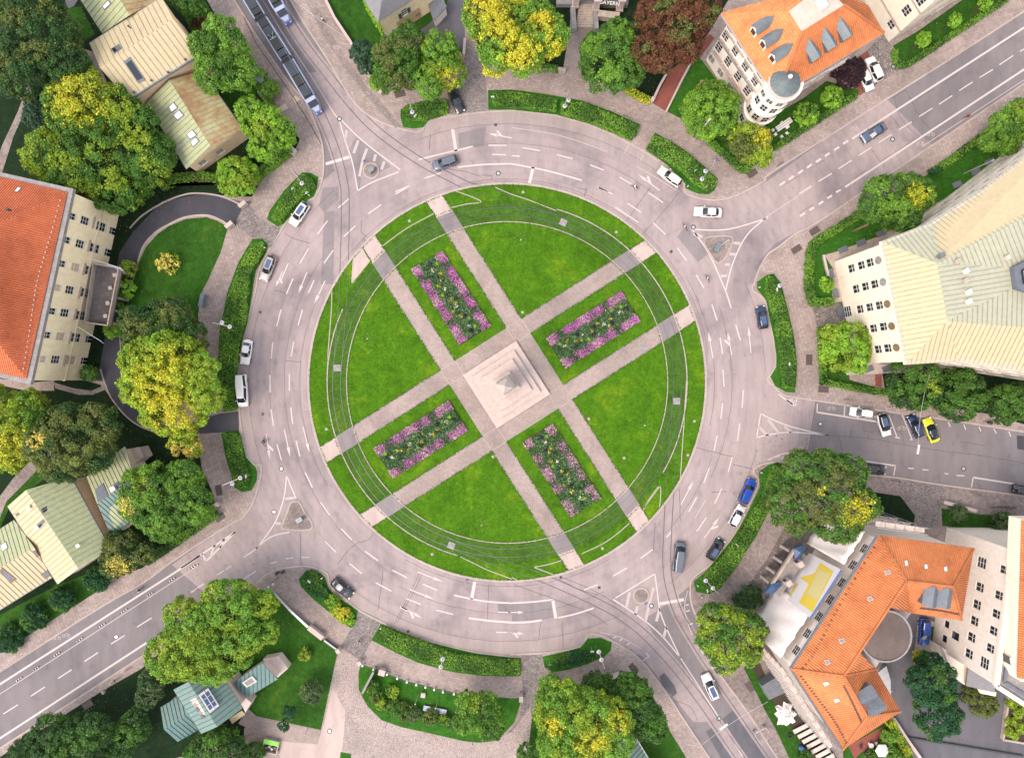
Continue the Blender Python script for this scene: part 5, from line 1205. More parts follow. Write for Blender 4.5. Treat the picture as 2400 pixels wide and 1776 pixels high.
for s_ in ('H 640 535', 'H 795 475', 'H 965 395', 'H 535 740', 'H 575 910', 'H 615 1070', 'H 860 1560', 'H 1020 1555', 'D 1620 1590', 'D 1780 1480', 'D 1900 1400'):
    x, y = W(T(s_)[0]); m = MB(); m.box((x, y, ZP+.16), (1.7, 1.0, .16), R(90+15) if s_ in ('H 535 740', 'H 575 910', 'H 615 1070') else R(22)); b.part('light_well', m, 'slate')

# ---- 10 orange roofed L-shaped building under scaffolding, lower right
b = Bld('scaffolded_building', 'orange tiled L-shaped building behind white scaffold sheets at the lower right', T('Q 600 600'), 16)
ze, zr = 15.8, 20.0
a_, bb, cc, dd = [W3(p, ze) for p in ((2057.4, 1253.2), (1851.8, 1566), (1974.3, 1756), (2110.5, 1666.5))]
ee, ff, gg = [W3(p, ze) for p in ((2282, 1284.5), (2253.6, 1453), (2136, 1436))]
i1 = W3((2052, 1567), ze)
r1, r2, r3, r4 = [W3(p, zr) for p in ((2124, 1361), (1977, 1583), (2031, 1678), (2233, 1374))]
sl = [[a_, bb, r2, r1], [bb, cc, r3, r2], [cc, dd, r3], [r2, i1, dd, r3], [a_, r1, r4, ee], [ee, r4, ff], [r1, gg, ff, r4], [r1, gg, W3(T('Q 1042 352')[0], zr)], [r2, i1, W3(T('Q 785 740')[0], zr)]]
ro = b.roof(sl, 'tile_orange'); tile_ribs(ro, sl, 'tile_orange', .36)
hip = MB()
for p, q in ((a_, r1), (bb, r2), (cc, r3), (dd, r3), (ee, r4), (ff, r4), (r1, r2), (r2, r3), (r1, r4), (i1, r2)): hip.bar(p+Vector((0, 0, .1)), q+Vector((0, 0, .1)), .32, .2)
b.part('ridge_tiles', hip, 'tile_orange', ro)
foot = inset(flat([a_, ee, ff, gg, i1, dd, cc, bb]), .6)
wl_ = [(p, 1.3, 1.7, 'g') for p in T('L 825 1485 725 1625 Q 630 140 530 285 435 430 335 575 240 720')]
b.walls(foot, ze-.4, 'plaster_white', wins=wl_); m = MB(); m.prism(flat([a_, ee, ff, gg, i1, dd, cc, bb]), ze-.5, ze-.1, True); b.part('cornice', m, 'stone_pale')
b.eaves([a_+Vector((0, 0, .2)), bb+Vector((0, 0, .2)), cc+Vector((0, 0, .2))], .2, .14, 'slate')
for s_, k, mm in (('Q 1003 45 1045 35 1060 65 1015 80', 0, 'slate_grey'), ('Q 852 268 890 258 910 290 868 305', 0, 'slate_grey'), ('Q 610 630 650 620 668 650 625 670', 0, 'slate_grey'), ('Q 485 812 520 802 542 835 505 855', 0, 'slate_grey'), ('Q 472 1000 515 988 532 1010 490 1028', 1, 'sign_white'), ('Q 565 1142 605 1132 622 1155 580 1170', 1, 'sign_white'),
                  ('L 1170 1595 1195 1590 1205 1635 1178 1640', 4, 'sign_white'), ('Q 1340 -10 1365 -15 1372 25 1345 28', 4, 'sign_white'), ('Q 1508 10 1535 5 1542 45 1515 50', 4, 'sign_white')):
    b.skylight([on_plane(sl[k], p) for p in T(s_)], mm, 'metal_light', par=ro)
for px in T('Q 1340 300 1460 310'): dormer(b, sl[6], (px[0], px[1]), 1.9, 1.5, 'slate', 'slate', 2.4, ro)
for px in T('Q 860 1050 930 1150'): dormer(b, sl[3], px, 2.0, 1.4, 'slate', 'slate', 2.2, ro)
sn = MB()
for p, q, inw in ((a_, bb, r2), (bb, cc, r3), (r2, r3, cc), (gg, ff, r4)):
    for k in range(26):
        x = p+(q-p)*(k+.5)/26; w_ = ((r2+r3)/2-x); w_.z = 0
        y = x+(inw-x).normalized()*1.6; y = Vector((y.x, y.y, y.z+.12)); sn.box(y, (.14, .34, .14), math.atan2(q.y-p.y, q.x-p.x))
tag(sn.build('snow_guards', 'iron_rust', ro), kind='stuff')
zc = 18.4; rc = W3(T('Q 1008 600')[0], zc); rr = 226/ZK/S*(H-zc)/H
m = MB(); m.lathe([(0, zc), (rr-.25, zc), (rr-.25, zc+.25), (rr, zc+.25), (rr, 0)], 40, (rc.x, rc.y, 0)); b.part('stair_tower', m, 'stone_grey'); m = MB(); m.disc((rc.x, rc.y, zc+.06), rr-.3, 40); b.part('gravel_roof', m, 'gravel')
m = MB(); zg = 3.2; gq = [W(p, zg) for p in T('Q 930 930 1020 860 1055 980 1058 1110 1010 1060')]; m.prism(gq, zg-.15, zg, True); gr_ = b.part('glass_canopy', m, 'metal_light')
for t_ in range(5):
    m = MB(); x0 = gq[0][0]+(gq[2][0]-gq[0][0])*t_/5; m.bar((gq[0][0]+.3*t_, gq[0][1]-.9*t_, zg+.04), (gq[1][0]+.25*t_, gq[1][1]-1.1*t_, zg+.04), .06, .06); m.build('glazing_bar', 'white_paint', gr_)
SCB = dict(a=a_, b=bb, c=cc, d=dd, ze=ze, foot=foot)

# ---- 11 pale court building, lower right edge
b = Bld('court_building', 'pale five storey building with rows of dark windows at the lower right edge', T('Q 2000 500'), 17)
ze = 17.0
fp = [W(p, ze) for p in T('L 2110 1500 Q 2085 10 1960 1022 2203 1180 3000 1300 3000 -200 L 2600 1500')]
wl_ = []
for s_, w_, h_, k in (('Q 1822 180 1797 330 1775 470 1750 610 1728 752', 1.25, 1.7, 'c'), ('Q 1985 250 1962 410 1938 555 1912 705', 1.15, 1.6, 'c'), ('L 1840 1595', 1.5, 1.9, 'g'), ('Q 1862 832', 1.5, 1.8, 'g'), ('Q 2030 30', 1.1, 1.6, 'c'), ('Q 1612 600', 1.1, 1.8, 'd'), ('Q 1520 625 1540 500', 1.0, 1.2, 'd'), ('Q 1522 750', 1.6, 1.6, 'd')): wl_ += [(p, w_, h_, k) for p in T(s_)]
b.walls(fp, ze, 'plaster_white', wins=wl_)
m = MB(); m.prism(inset(fp, .2), ze, ze+.08); b.part('flat_roof', m, 'stone_grey')
pp = ccw(inset(fp, -.1)); m = MB()
for i in range(len(pp)): m.bar((*pp[i], ze+.2), (*pp[(i+1) % len(pp)], ze+.2), .7, .6)
b.part('parapet', m, 'plaster_ivory')
pp = ccw(inset(fp, 1.1)); m = MB()
for i in range(len(pp)): m.bar((*pp[i], ze+.25), (*pp[(i+1) % len(pp)], ze+.25), .5, .35)
b.part('roof_gutter', m, 'slate')
zq = 13.0
up = [W(p, 20) for p in T('Q 2190 -400 2130 900 2190 1000 3000 1150 3000 -400')]
m = MB(); m.prism(up, ze, 19.6); b.part('attic_wall', m, 'plaster_ivory')
for s_ in ('Q 2185 375', 'Q 2150 548', 'Q 2112 808'):
    x, y = W(T(s_)[0], 18.3); m = MB(); m.box((x-.3, y, 18.2), (1.3, 1.6, 1.9), R(10)); f_ = b.part('window', m, 'window_frame'); m = MB(); m.box((x-.95, y+.1, 18.2), (.16, 1.2, 1.5), R(10)); m.build('pane', 'glass_dark', f_)
u1, u2, u3, u4 = R3('Q 2180 -400 2140 960 3000 1120 3000 -400', [20, 20, 20, 20]); ur = R3('Q 2500 -300 2480 840', 24)
slr = [[u1, u2, ur[1], ur[0]], [u2, u3, ur[1]]]; ro = b.roof(slr, 'tile_orange'); tile_ribs(ro, slr, 'tile_orange', .36)
wz = 4.5
m = MB(); m.prism([W(p, wz) for p in T('Q 1500 700 1735 850 1705 1030 1600 960')], 0, wz); b.part('low_wing', m, 'plaster_white')
m = MB(); m.prism([W(p, 6) for p in T('Q 1725 860 1945 1000 1955 1090 1705 1030')], 5.6, 6, True); b.part('slate_canopy', m, 'slate_grey')
m = MB(); m.prism([W(p, 5.6) for p in T('Q 1725 870 1945 1005 1945 1080 1715 1025')], 0, 5.6); b.part('porch', m, 'plaster_sand')
m = MB(); m.prism([W(p, 5) for p in T('Q 1810 1060 1965 1085 1960 1120 1830 1095')], 4.6, 5, True); b.part('eyebrow', m, 'plaster_ivory')
# the wall of the raised bed beside it
pb = empty('raised_bed', label='walled raised planting bed at the lower right corner of the court', cat='planter')
m = MB(); q = ccw(WT('Q 2050 1105 2000 1475 2203 1510 2450 1560 2450 1240 2203 1180'))
for i in range(len(q)): m.bar((*q[i], .45), (*q[(i+1) % len(q)], .45), .35, .8)
m.build('wall', 'stone_wall', pb); m = MB(); m.prism(inset(q, .1), .1, .62); m.build('soil', 'soil', pb)

# ---- 12 small green roofed house at the bottom edge
b = Bld('garden_house', 'small house with green seamed roof half hidden by trees at the bottom edge', T('O 1000 1600'), 5)
o1, o2, o3, o4 = R3('O 900 1500 1040 1440 1330 1920 1000 1920', 4.6); orr = R3('O 930 1460 1130 1920', 6.4)
sl = [[orr[0], o2, o3, orr[1]], [o1, orr[0], orr[1], o4]]; ro = b.roof(sl, 'copper_teal'); seam_roof(ro, sl, ['copper_teal', 'copper_teal'], .7); b.walls(inset(flat([o1, o2, o3, o4]), .3), 4.5, 'plaster_pink')
b.eaves([o2, o3], .2, .12, 'white_paint')
# ---------------------------------------------------------------- obelisk on its stepped podium
ob = empty('obelisk', (*W((1187, 901)), ZL), label='tall square obelisk on a three-stepped pale stone podium in the middle of the lawn', cat='monument')
rot = R(32.7)
for k, (half, z0_, z1_) in enumerate(((5.6, -.1, .50), (4.4, .50, 1.0), (3.3, 1.0, 1.5))):
    m = MB(); bl = 3
    def sq(h): return [(-h, -h), (h, -h), (h, h), (-h, h)]
    m.prism(sq(half), z0_, z1_-.12); m.prism(sq(half+.07), z1_-.12, z1_, True); st_ = m.build('podium_step', 'podium_stone', ob, (0, 0, 0), rot)
    for s_ in range(4):
        for t_ in range(-bl, bl+1):
            j = MB(); x = half*t_/(bl+.5); j.box((x, -half-.06, (z0_+z1_)/2-.05), (.03, .06, z1_-z0_-.16)); j.build('stone_joint', 'stone_wall', st_, (0, 0, 0), s_*math.pi/2)
m = MB(); m.prism([(-1.8, -1.8), (1.8, -1.8), (1.8, 1.8), (-1.8, 1.8)], 1.5, 2.2); m.prism([(-1.6, -1.6), (1.6, -1.6), (1.6, 1.6), (-1.6, 1.6)], 2.2, 5.2); m.prism([(-1.7, -1.7), (1.7, -1.7), (1.7, 1.7), (-1.7, 1.7)], 5.2, 5.5, True); m.build('pedestal', 'podium_stone', ob, (0, 0, 0), rot)
h0, h1 = 1.3, .85; zs_ = [5.5+i*2.3 for i in range(10)]
for i in range(9):
    f0, f1 = i/9, (i+1)/9; a_, c_ = h0+(h1-h0)*f0, h0+(h1-h0)*f1; m = MB(); z0_, z1_ = zs_[i]+.02, zs_[i+1]-.02
    v = [(-a_, -a_, z0_), (a_, -a_, z0_), (a_, a_, z0_), (-a_, a_, z0_), (-c_, -c_, z1_), (c_, -c_, z1_), (c_, c_, z1_), (-c_, c_, z1_)]
    m.add(v, [(0, 1, 5, 4), (1, 2, 6, 5), (2, 3, 7, 6), (3, 0, 4, 7), (4, 5, 6, 7), (3, 2, 1, 0)]); m.build('bronze_plate', 'bronze', ob, (0, 0, 0), rot)
m = MB(); a_ = h1; zt_ = zs_[-1]; m.add([(-a_, -a_, zt_), (a_, -a_, zt_), (a_, a_, zt_), (-a_, a_, zt_), (0, 0, zt_+1.6)], [(0, 1, 4), (1, 2, 4), (2, 3, 4), (3, 0, 4)]); m.build('pyramidion', 'podium_stone', ob, (0, 0, 0), rot)

# ---------------------------------------------------------------- foliage
def leaves(name, pos, nrm, size, col, parent=None, mat='leaf', aspect=0.75):
    N = len(pos); pos = np.asarray(pos, float); nrm = np.asarray(nrm, float)
    nrm /= np.linalg.norm(nrm, axis=1, keepdims=True)+1e-9
    ref = NR.normal(size=(N, 3)); t = np.cross(nrm, ref); t /= np.linalg.norm(t, axis=1, keepdims=True)+1e-9; b = np.cross(nrm, t)
    sz = np.asarray(size, float).reshape(-1, 1)
    v = np.empty((N, 4, 3)); v[:, 0] = pos-t*sz*.5; v[:, 1] = pos-b*sz*.5*aspect-nrm*sz*.10; v[:, 2] = pos+t*sz*.5; v[:, 3] = pos+b*sz*.5*aspect-nrm*sz*.10
    me = bpy.data.meshes.new(name); me.vertices.add(4*N); me.vertices.foreach_set('co', v.reshape(-1))
    me.loops.add(4*N); me.loops.foreach_set('vertex_index', np.arange(4*N, dtype=np.int32))
    me.polygons.add(N); me.polygons.foreach_set('loop_start', np.arange(0, 4*N, 4, dtype=np.int32)); me.polygons.foreach_set('loop_total', np.full(N, 4, np.int32))
    me.update()
    ca = me.color_attributes.new('Col', 'FLOAT_COLOR', 'POINT'); c4 = np.ones((N, 4, 4)); c4[:, :, :3] = np.asarray(col)[:, None, :]
    ca.data.foreach_set('color', c4.reshape(-1).astype(np.float32))
    return link(name, me, mat, parent)
PAL = dict(dark=(.026, .060, .014), deep=(.016, .058, .020), mid=(.048, .108, .015), light=(.092, .180, .020), yg=(.155, .215, .018), yel=(.33, .31, .020), gold=(.36, .31, .022), olive=(.080, .098, .022),
           copper=(.085, .034, .016), purple=(.022, .010, .015), blue=(.026, .058, .030), straw=(.40, .33, .07), sage=(.055, .085, .030), lime=(.13, .24, .020))
PAL = {k: tuple(min(.62, x*1.52) for x in c) for k, c in PAL.items()}
def inst(c, n, v=.28):
    k = np.exp(NR.normal(0, v, (n, 1))); hue = NR.normal(0, .10, (n, 1)); a = np.tile(np.array(c), (n, 1))*k; a[:, 0:1] *= (1+hue); return np.clip(a, 0, 1)
def crown_pts(lobes, dens=15, lsz=.36, flat=.78, ragged=.16):
    P, Nn, Cc = [], [], []
    for li, (c, Rr) in enumerate(lobes):
        rc = float(np.clip(.13*Rr+.36, .42, 1.0)); nc = int(max(9, 1.25*8.2*Rr*Rr/(math.pi*rc*rc)))
        i = np.arange(nc); z = 1-(i+.5)/nc*1.45; ph = i*2.39996+li; r_ = np.sqrt(np.clip(1-z*z, 0, 1))
        d = np.stack([r_*np.cos(ph), r_*np.sin(ph), z], 1)+NR.normal(0, .12, (nc, 3)); d /= np.linalg.norm(d, axis=1, keepdims=True)
        cen = np.array(c)+d*np.array([1, 1, flat])*((Rr-rc*.55)*(1-ragged+NR.uniform(0, ragged*1.5, (nc, 1))))
        keep = np.ones(nc, bool)
        for lj, (c2, R2) in enumerate(lobes):
            if lj != li: keep &= np.linalg.norm((cen-np.array(c2))/np.array([1, 1, flat]), axis=1) > R2*.80
        cen = cen[keep]; d = d[keep]
        for k in range(len(cen)):
            r2 = rc*NR.uniform(.72, 1.25); n = max(10, int(dens*7.5*r2*r2))
            q = NR.normal(size=(n, 3)); q /= np.linalg.norm(q, axis=1, keepdims=True); q = q+d[k]*.75+np.array([0, 0, .35]); q /= np.linalg.norm(q, axis=1, keepdims=True)
            P.append(cen[k]+q*r2*NR.uniform(.55, 1.08, (n, 1))); Nn.append(q*.8+NR.normal(0, .42, (n, 3))+np.array([0, 0, .25])); Cc.append(np.full(n, NR.normal(0, .15)))
        n = int(26*Rr*Rr); q = NR.normal(size=(n, 3)); q /= np.linalg.norm(q, axis=1, keepdims=True); q[:, 2] = np.abs(q[:, 2])*1.0
        P.append(np.array(c)+q*np.array([1, 1, flat])*Rr*NR.uniform(.25, .80, (n, 1))); Nn.append(q*.3+NR.normal(0, .4, (n, 3))+np.array([0, 0, .8])); Cc.append(np.full(n, -.1))
    return np.concatenate(P), np.concatenate(Nn), np.concatenate(Cc)
def colours(P, clump, base, patches=(), mixc=None, mixf=.25):
    n = len(P); col = inst(PAL[base], n, .15)*np.exp(clump)[:, None]
    if mixc:
        ph = np.sin(P[:, 0]*.9+P[:, 1]*.5)+np.sin(P[:, 1]*1.1-P[:, 0]*.4+2)+np.sin(P[:, 2]*1.3)+NR.normal(0, .5, n)
        s = ph > (1.6-2.6*mixf); col[s] = inst(PAL[mixc], int(s.sum()), .22)
    for (x, y, r, c) in patches:
        d = np.hypot(P[:, 0]-x, P[:, 1]-y)/r+NR.normal(0, .22, n)+clump*.3; s = (d < .8) & (NR.uniform(0, 1, n) < .78); col[s] = inst(PAL[c], int(s.sum()), .2)
    return np.clip(col, 0, .9)
LITTER = []
def tree(label, spec, ztop, base, patches='', mixc=None, mixf=.25, name='tree', cat='tree', group=None, dens=17, lsz=.35, trunk=True, ragged=.16, flat=.78, z0=ZG):
    """spec: 'A x y r x y r ...' crown lobes in survey-tile units"""
    k = spec.split()[0]; n = [float(x) for x in spec.split()[1:]]; lobes = []
    for i in range(0, len(n), 3):
        Rm = n[i+2]/ZK/S; zt = ztop*(1 if i == 0 else rnd.uniform(.80, 1.0)); zc = max(zt-Rm*flat, Rm*.35+.6*min(1, ztop/6)); Rm *= (H-zc)/H
        p = (TO[k][0]+n[i]/ZK, TO[k][1]+n[i+1]/ZK); lobes.append((np.array([*W(p, zc), zc]), Rm))
    pt = []
    if patches:
        kk = patches.split()[0]; w_ = patches.split()[1:]
        for i in range(0, len(w_), 4):
            p = (TO[kk][0]+float(w_[i])/ZK, TO[kk][1]+float(w_[i+1])/ZK); pt.append((*W(p, ztop*.8), float(w_[i+2])/ZK/S, w_[i+3]))
    for c, r in lobes: LITTER.append((c[0], c[1], r, base))
    P, Nn, cl = crown_pts(lobes, dens, lsz, flat, ragged)
    P[:, 2] = np.maximum(P[:, 2], z0+.05)
    col = colours(P, cl, base, pt, mixc, mixf)
    wsum = sum(r for _, r in lobes); c0 = sum(c*r for c, r in lobes)/wsum
    o = empty(name, (0, 0, 0), label=label, cat=cat, group=group)
    leaves('crown', P, Nn, lsz*NR.uniform(.7, 1.25, len(P)), col, o)
    m = MB(); tr = max(.05, min(.5, ztop*.028)); zb = max(z0+.3, lobes[0][0][2]*.75)
    m.tube([(c0[0], c0[1], z0-.1), (c0[0]+.05, c0[1], z0+.25*(zb-z0)), (c0[0], c0[1]+.06, zb)], [tr*1.45, tr, tr*.75], 9); m.build('trunk', 'bark', o)
    for c, r in lobes:
        for j in range(3 if ztop > 5 else 1):
            a = rnd.uniform(0, 6.28); e = c+np.array([math.cos(a)*r*.35, math.sin(a)*r*.35, -r*.2])
            mid = (np.array([c0[0], c0[1], zb*.8])+e)/2+np.array([0, 0, -.2]); m = MB(); m.tube([(c0[0], c0[1], zb*.8), tuple(mid), tuple(e)], [tr*.55, tr*.36, tr*.12], 6); m.build('limb', 'bark', o)
    return o
# north-west gardens
tree('broad dark green tree filling the top left corner', 'A 330 330 330 150 620 230 580 560 190 280 60 260 40 300 260', 17, 'dark', mixc='olive', mixf=.22)
tree('round yellow topped tree below the long dark skylight of the villa', 'A 700 870 270 980 960 230 560 1000 170', 15, 'mid', 'A 700 860 250 yel', 'yg', .45)
tree('wide green tree between the villa and the orange roofed building', 'A 900 1300 350 1260 1360 240 420 1330 220 1000 1570 260 620 1500 210 1200 1060 150', 13, 'mid', 'A 250 1300 160 yg', 'yg', .38)
tree('light green tree overlapping the right end of the villa roof', 'A 1930 470 230 1840 640 160 2060 620 160 1890 270 140 1740 400 120', 12, 'light', mixc='mid', mixf=.4)
tree('bright lime tree at the pavement corner below the tram', 'B 60 1060 180 200 1160 140 60 1260 130 -60 950 120', 8, 'lime', 'B 60 1120 120 yg', 'light', .4)
tree('small lime tree beside the curved hedge of the villa', 'A 2050 1520 170 1960 1470 90', 6, 'lime', mixc='yg', mixf=.4)
tree('dark green tree at the top edge right of the villa roof', 'A 1640 30 120 1560 -30 110 1720 90 60', 8, 'mid')
tree('bluish dark shrub in the shade left of the yellow topped tree', 'A 330 1000 120 290 900 80', 5, 'blue', name='shrub', cat='shrub')
tree('grey brown leafless looking bush above the light green tree', 'A 1705 195 62', 3.5, 'copper', mixc='olive', mixf=.3, name='shrub', cat='shrub')
tree('green bushes under the lime tree at the hedge end', 'B 120 760 70 40 660 60', 3, 'light', name='shrub', cat='shrub')
# north gardens
tree('olive green tree in front of the shuttered house', 'B 1200 480 190 1310 360 150 1150 650 140 1280 640 120', 11, 'mid', mixc='olive', mixf=.5)
tree('dark bluish conifer left of the olive tree', 'B 920 460 105 960 560 80', 7, 'blue', name='conifer')
tree('bright green tree with a yellow side above the black parked car', 'B 1580 450 170 1480 690 140 1660 620 140 1500 760 100', 10, 'light', 'B 1650 660 90 yel', 'yg', .4)
tree('bright little bush at the tip of the north garden', 'B 1050 700 75 1090 640 60', 2.6, 'lime', name='shrub', cat='shrub')
tree('large golden yellow tree left of the stone path', 'B 1980 140 200 2110 380 200 2350 200 220 2500 310 190 2300 480 170 2060 520 130', 16, 'light', 'B 2030 120 190 gold 2280 470 170 yel 2140 300 140 yel 2480 200 110 gold', 'yel', .45)
tree('mid green tree right of the stone path', 'C 850 520 265 900 320 150 720 430 130 1000 620 140', 12, 'mid', mixc='light', mixf=.3)
tree('coppery brown beech beside the palazzo', 'C 1400 230 250 1240 130 190 1480 380 170 1200 440 160 1610 80 180 1290 530 110', 17, 'copper', mixc='olive', mixf=.15)
tree('round bright green tree in front of the palazzo facade', 'C 1710 960 235 1600 1010 120 1800 880 120', 9, 'light', mixc='lime', mixf=.4, ragged=.10)
tree('olive yellow tree in front of the turret', 'C 2050 1230 170 2130 1330 110 1960 1190 100', 8, 'olive', 'C 2150 1200 100 yel', 'yg', .45)
tree('clipped round lawn tree nearest the turret', 'D 330 985 92', 4, 'lime', mixc='mid', mixf=.4, group='clipped round trees', ragged=.06)
tree('clipped round lawn tree right of the other one by the turret', 'D 552 840 88', 4, 'lime', mixc='mid', mixf=.4, group='clipped round trees', ragged=.06)
tree('little ball tree in the strip nearest the white parked cars', 'D 1335 340 56', 4.5, 'lime', group='little ball trees', ragged=.06)
tree('little ball tree in the middle of the strip by the white town house', 'D 1605 175 56', 4.5, 'lime', group='little ball trees', ragged=.06)
tree('little ball tree closest to the top right corner', 'D 1862 22 58', 4.5, 'lime', group='little ball trees', ragged=.06)
tree('dark purple shrub over the red parking bay', 'D 690 650 110 620 600 80 760 570 70 770 640 60', 4.5, 'purple', name='shrub', cat='shrub')
# east gardens
tree('green tree at the right edge beside the wide street', 'D 2070 1080 150 1960 1190 110 2180 1000 140 2060 1230 100 1880 1230 70', 10, 'light', 'D 2180 980 110 yg', 'mid', .35)
tree('green tree with a golden patch at the corner of the office building', 'H 1100 130 230 950 60 140 1220 60 170 900 180 120 1310 60 130 1180 240 130', 11, 'mid', 'H 1250 90 110 yel', 'light', .5)
tree('feathery lime ginkgo against the white office facade', 'H 650 1370 200 860 1330 120 560 1280 110 750 1480 120 520 1400 100', 9, 'lime', 'H 950 1290 60 yel', 'yg', .5, ragged=.35)
tree('small feathery lime tree inside the clipped hedge', 'H 500 840 62', 3.5, 'lime', ragged=.4)
tree('round dark green street tree nearest the office ginkgo', 'L 1250 60 225 1180 120 120', 9, 'mid', 'L 1400 100 80 yg', 'dark', .3, group='round street trees', ragged=.09)
tree('middle one of the three round street trees below the office building', 'L 1640 160 225 1560 200 120', 9, 'mid', mixc='dark', mixf=.35, group='round street trees', ragged=.09)
tree('rightmost round street tree below the office building', 'L 2060 245 165 2150 220 150', 9, 'mid', mixc='dark', mixf=.35, group='round street trees', ragged=.09)
tree('big dark tree with golden tips above the white scaffold sheets', 'L 480 1010 330 680 850 170 300 820 180 240 1130 220 600 1210 220 800 1110 150 490 770 140 180 980 150', 17, 'mid', 'L 720 1150 150 yel 420 980 45 yel', 'olive', .4)
tree('pale sage shrub in the garden by the right edge', 'L 2020 1280 100 1640 1180 70', 2.5, 'sage', name='shrub', cat='shrub')
tree('green and yellow tree beside the tram street at the scaffold', 'O 1880 600 250 1750 470 160 2030 560 160 1840 800 120 1700 620 110 2030 740 110', 12, 'mid', 'O 1950 800 130 yg', 'yg', .4)
tree('dark shrub behind the red bicycles', 'O 2050 270 100 1960 300 60', 3.5, 'dark', name='shrub', cat='shrub')
tree('deep green tree in the inner court', 'Q 1420 1000 200 1450 1280 190 1400 860 120 1330 960 110', 11, 'deep', mixc='mid', mixf=.15)
tree('small yellow speckled bush at the head of the inner court', 'Q 1310 790 60', 2.5, 'mid', mixc='yel', mixf=.3, name='shrub', cat='shrub')
tree('green bush on the terrace below the orange roof', 'Q 1040 1460 60', 2.5, 'light', name='shrub', cat='shrub')
tree('leafy bushes around the sunshade at the bottom', 'Q 1030 1590 90 900 1640 60 1110 1640 60', 2.5, 'mid', mixc='light', mixf=.4, name='shrub', cat='shrub')
tree('yellow green shrub at the corner under the scaffold', 'Q 320 1640 60', 2.2, 'mid', name='shrub', cat='shrub')
tree('dark climbing plant against the wall of the court building', 'Q 1850 1180 110 1740 1110 80', 2.6, 'olive', name='shrub', cat='shrub')
for i, (x, y, r, w_) in enumerate(((2090, 1180, 40, 'top left corner'), (2150, 1260, 45, 'upper middle'), (2080, 1330, 40, 'left side'), (2170, 1390, 50, 'right side, largest'), (2060, 1420, 35, 'lower left corner'), (2190, 1180, 45, 'top right corner'), (2120, 1450, 35, 'bottom edge'))):
    tree('yellow green clump in the raised bed of the court, '+w_, 'Q %d %d %d' % (x, y, r), 1.5, 'yg', name='shrub', cat='shrub', group='clumps in the raised bed', trunk=False, z0=.6)
# south gardens
tree('large yellow mottled tree at the bottom centre-right', 'O 650 1330 280 400 1300 200 850 1330 200 600 1560 260 400 1500 190 450 1120 150 900 1500 150', 15, 'light', 'O 360 1350 90 gold 680 1480 150 gold 900 1300 110 yel 580 1250 100 yg', 'yg', .45)
tree('dark green tree beside the tram street at the bottom', 'O 1030 1150 190 1160 1330 160 1000 1010 110 1230 1420 90', 11, 'mid', mixc='dark', mixf=.4)
tree('dark bushy tree behind the white sign board', 'O 720 1030 120 800 1000 70', 7, 'dark', mixc='mid', mixf=.35)
tree('light green tree at the corner of the cobbled drive', 'O 330 1040 100 270 1130 70', 6, 'light')
tree('dark green shrub at the bottom edge left of the yellow mottled tree', 'O 160 1610 110 240 1560 80', 5, 'mid', name='shrub', cat='shrub')
tree('green tree on the oval lawn at the bottom', 'N 1950 1260 170 1830 1180 110 2030 1370 110 1780 1350 90 1980 1420 70', 8, 'mid', 'N 1880 1170 70 yg', 'light', .35)
tree('round sage tree on the lawn of the teal house', 'N 470 1080 95', 4.5, 'sage', mixc='light', mixf=.35)
tree('tall dark columnar plant casting over the stone path', 'N 290 1260 55 240 1370 45', 5, 'deep', name='shrub', cat='shrub')
SH = ((420, 760, 50, 'yg', 'slim yellow green shrub on the lawn of the teal house'), (1010, 1030, 52, 'yel', 'golden shrub at the left tip of the oval lawn'), (1172, 1075, 54, 'yg', 'round yellow green shrub on the oval lawn'), (1035, 1120, 55, 'olive', 'olive shrub below the golden one on the oval lawn'),
      (1080, 1185, 50, 'yg', 'yellowish shrub at the bend of the border on the oval lawn'), (1180, 1210, 62, 'olive', 'brownish shrub starting the border row on the oval lawn'), (1275, 1250, 75, 'olive', 'second brownish shrub of the border row on the oval lawn'), (1360, 1265, 62, 'sage', 'grey green shrub in the middle of the border row'),
      (1510, 1290, 70, 'olive', 'olive shrub below the lavender bench on the oval lawn'), (1615, 1320, 42, 'yg', 'little yellow green shrub near the big tree on the oval lawn'), (1690, 1350, 60, 'sage', 'sage shrub touching the tree on the oval lawn'))
for x, y, r, c, lab in SH: tree(lab, 'N %d %d %d' % (x, y, r), 1.8, c, name='shrub', cat='shrub', group='border shrubs', mixc='mid', mixf=.2)
tree('yellow flowering end of the hedge bed by the black parked car', 'N 660 300 60 690 370 60 760 420 65 810 460 45', 1.6, 'lime', 'N 740 410 85 gold', name='shrub', cat='shrub')
tree('tall yellow green tree above the teal house', 'M 1680 680 280 1480 760 210 1950 720 230 1580 430 160 1850 860 160 2100 620 160 1720 480 150', 14, 'light', 'M 1600 750 230 yg', 'yg', .5)
tree('green tree at the corner of the wide street above the teal house', 'M 2000 330 220 2150 470 170 1870 250 130 2260 330 120 2280 560 120', 14, 'light', mixc='yg', mixf=.3)
tree('dark tree left of the teal house', 'M 1300 1000 110 1260 1140 90 1330 1080 80', 6, 'sage', mixc='dark', mixf=.4)
tree('dark green tree in the bottom left corner garden', 'M 700 1520 230 450 1480 190 830 1420 150 560 1640 190 250 1600 150', 10, 'dark', 'M 700 1480 140 mid', 'mid', .4)
tree('green tree left of the teal house at the bottom', 'M 1140 1400 140 1050 1530 120 1180 1300 80', 7, 'mid', mixc='dark', mixf=.35)
tree('rounded dark tree at the bottom below the teal house', 'M 1880 1600 230 1720 1640 130 2020 1640 140', 8, 'mid', mixc='dark', mixf=.3)
tree('small shrub beside the green sandpit', 'N -20 1600 90', 3, 'mid', name='shrub', cat='shrub')
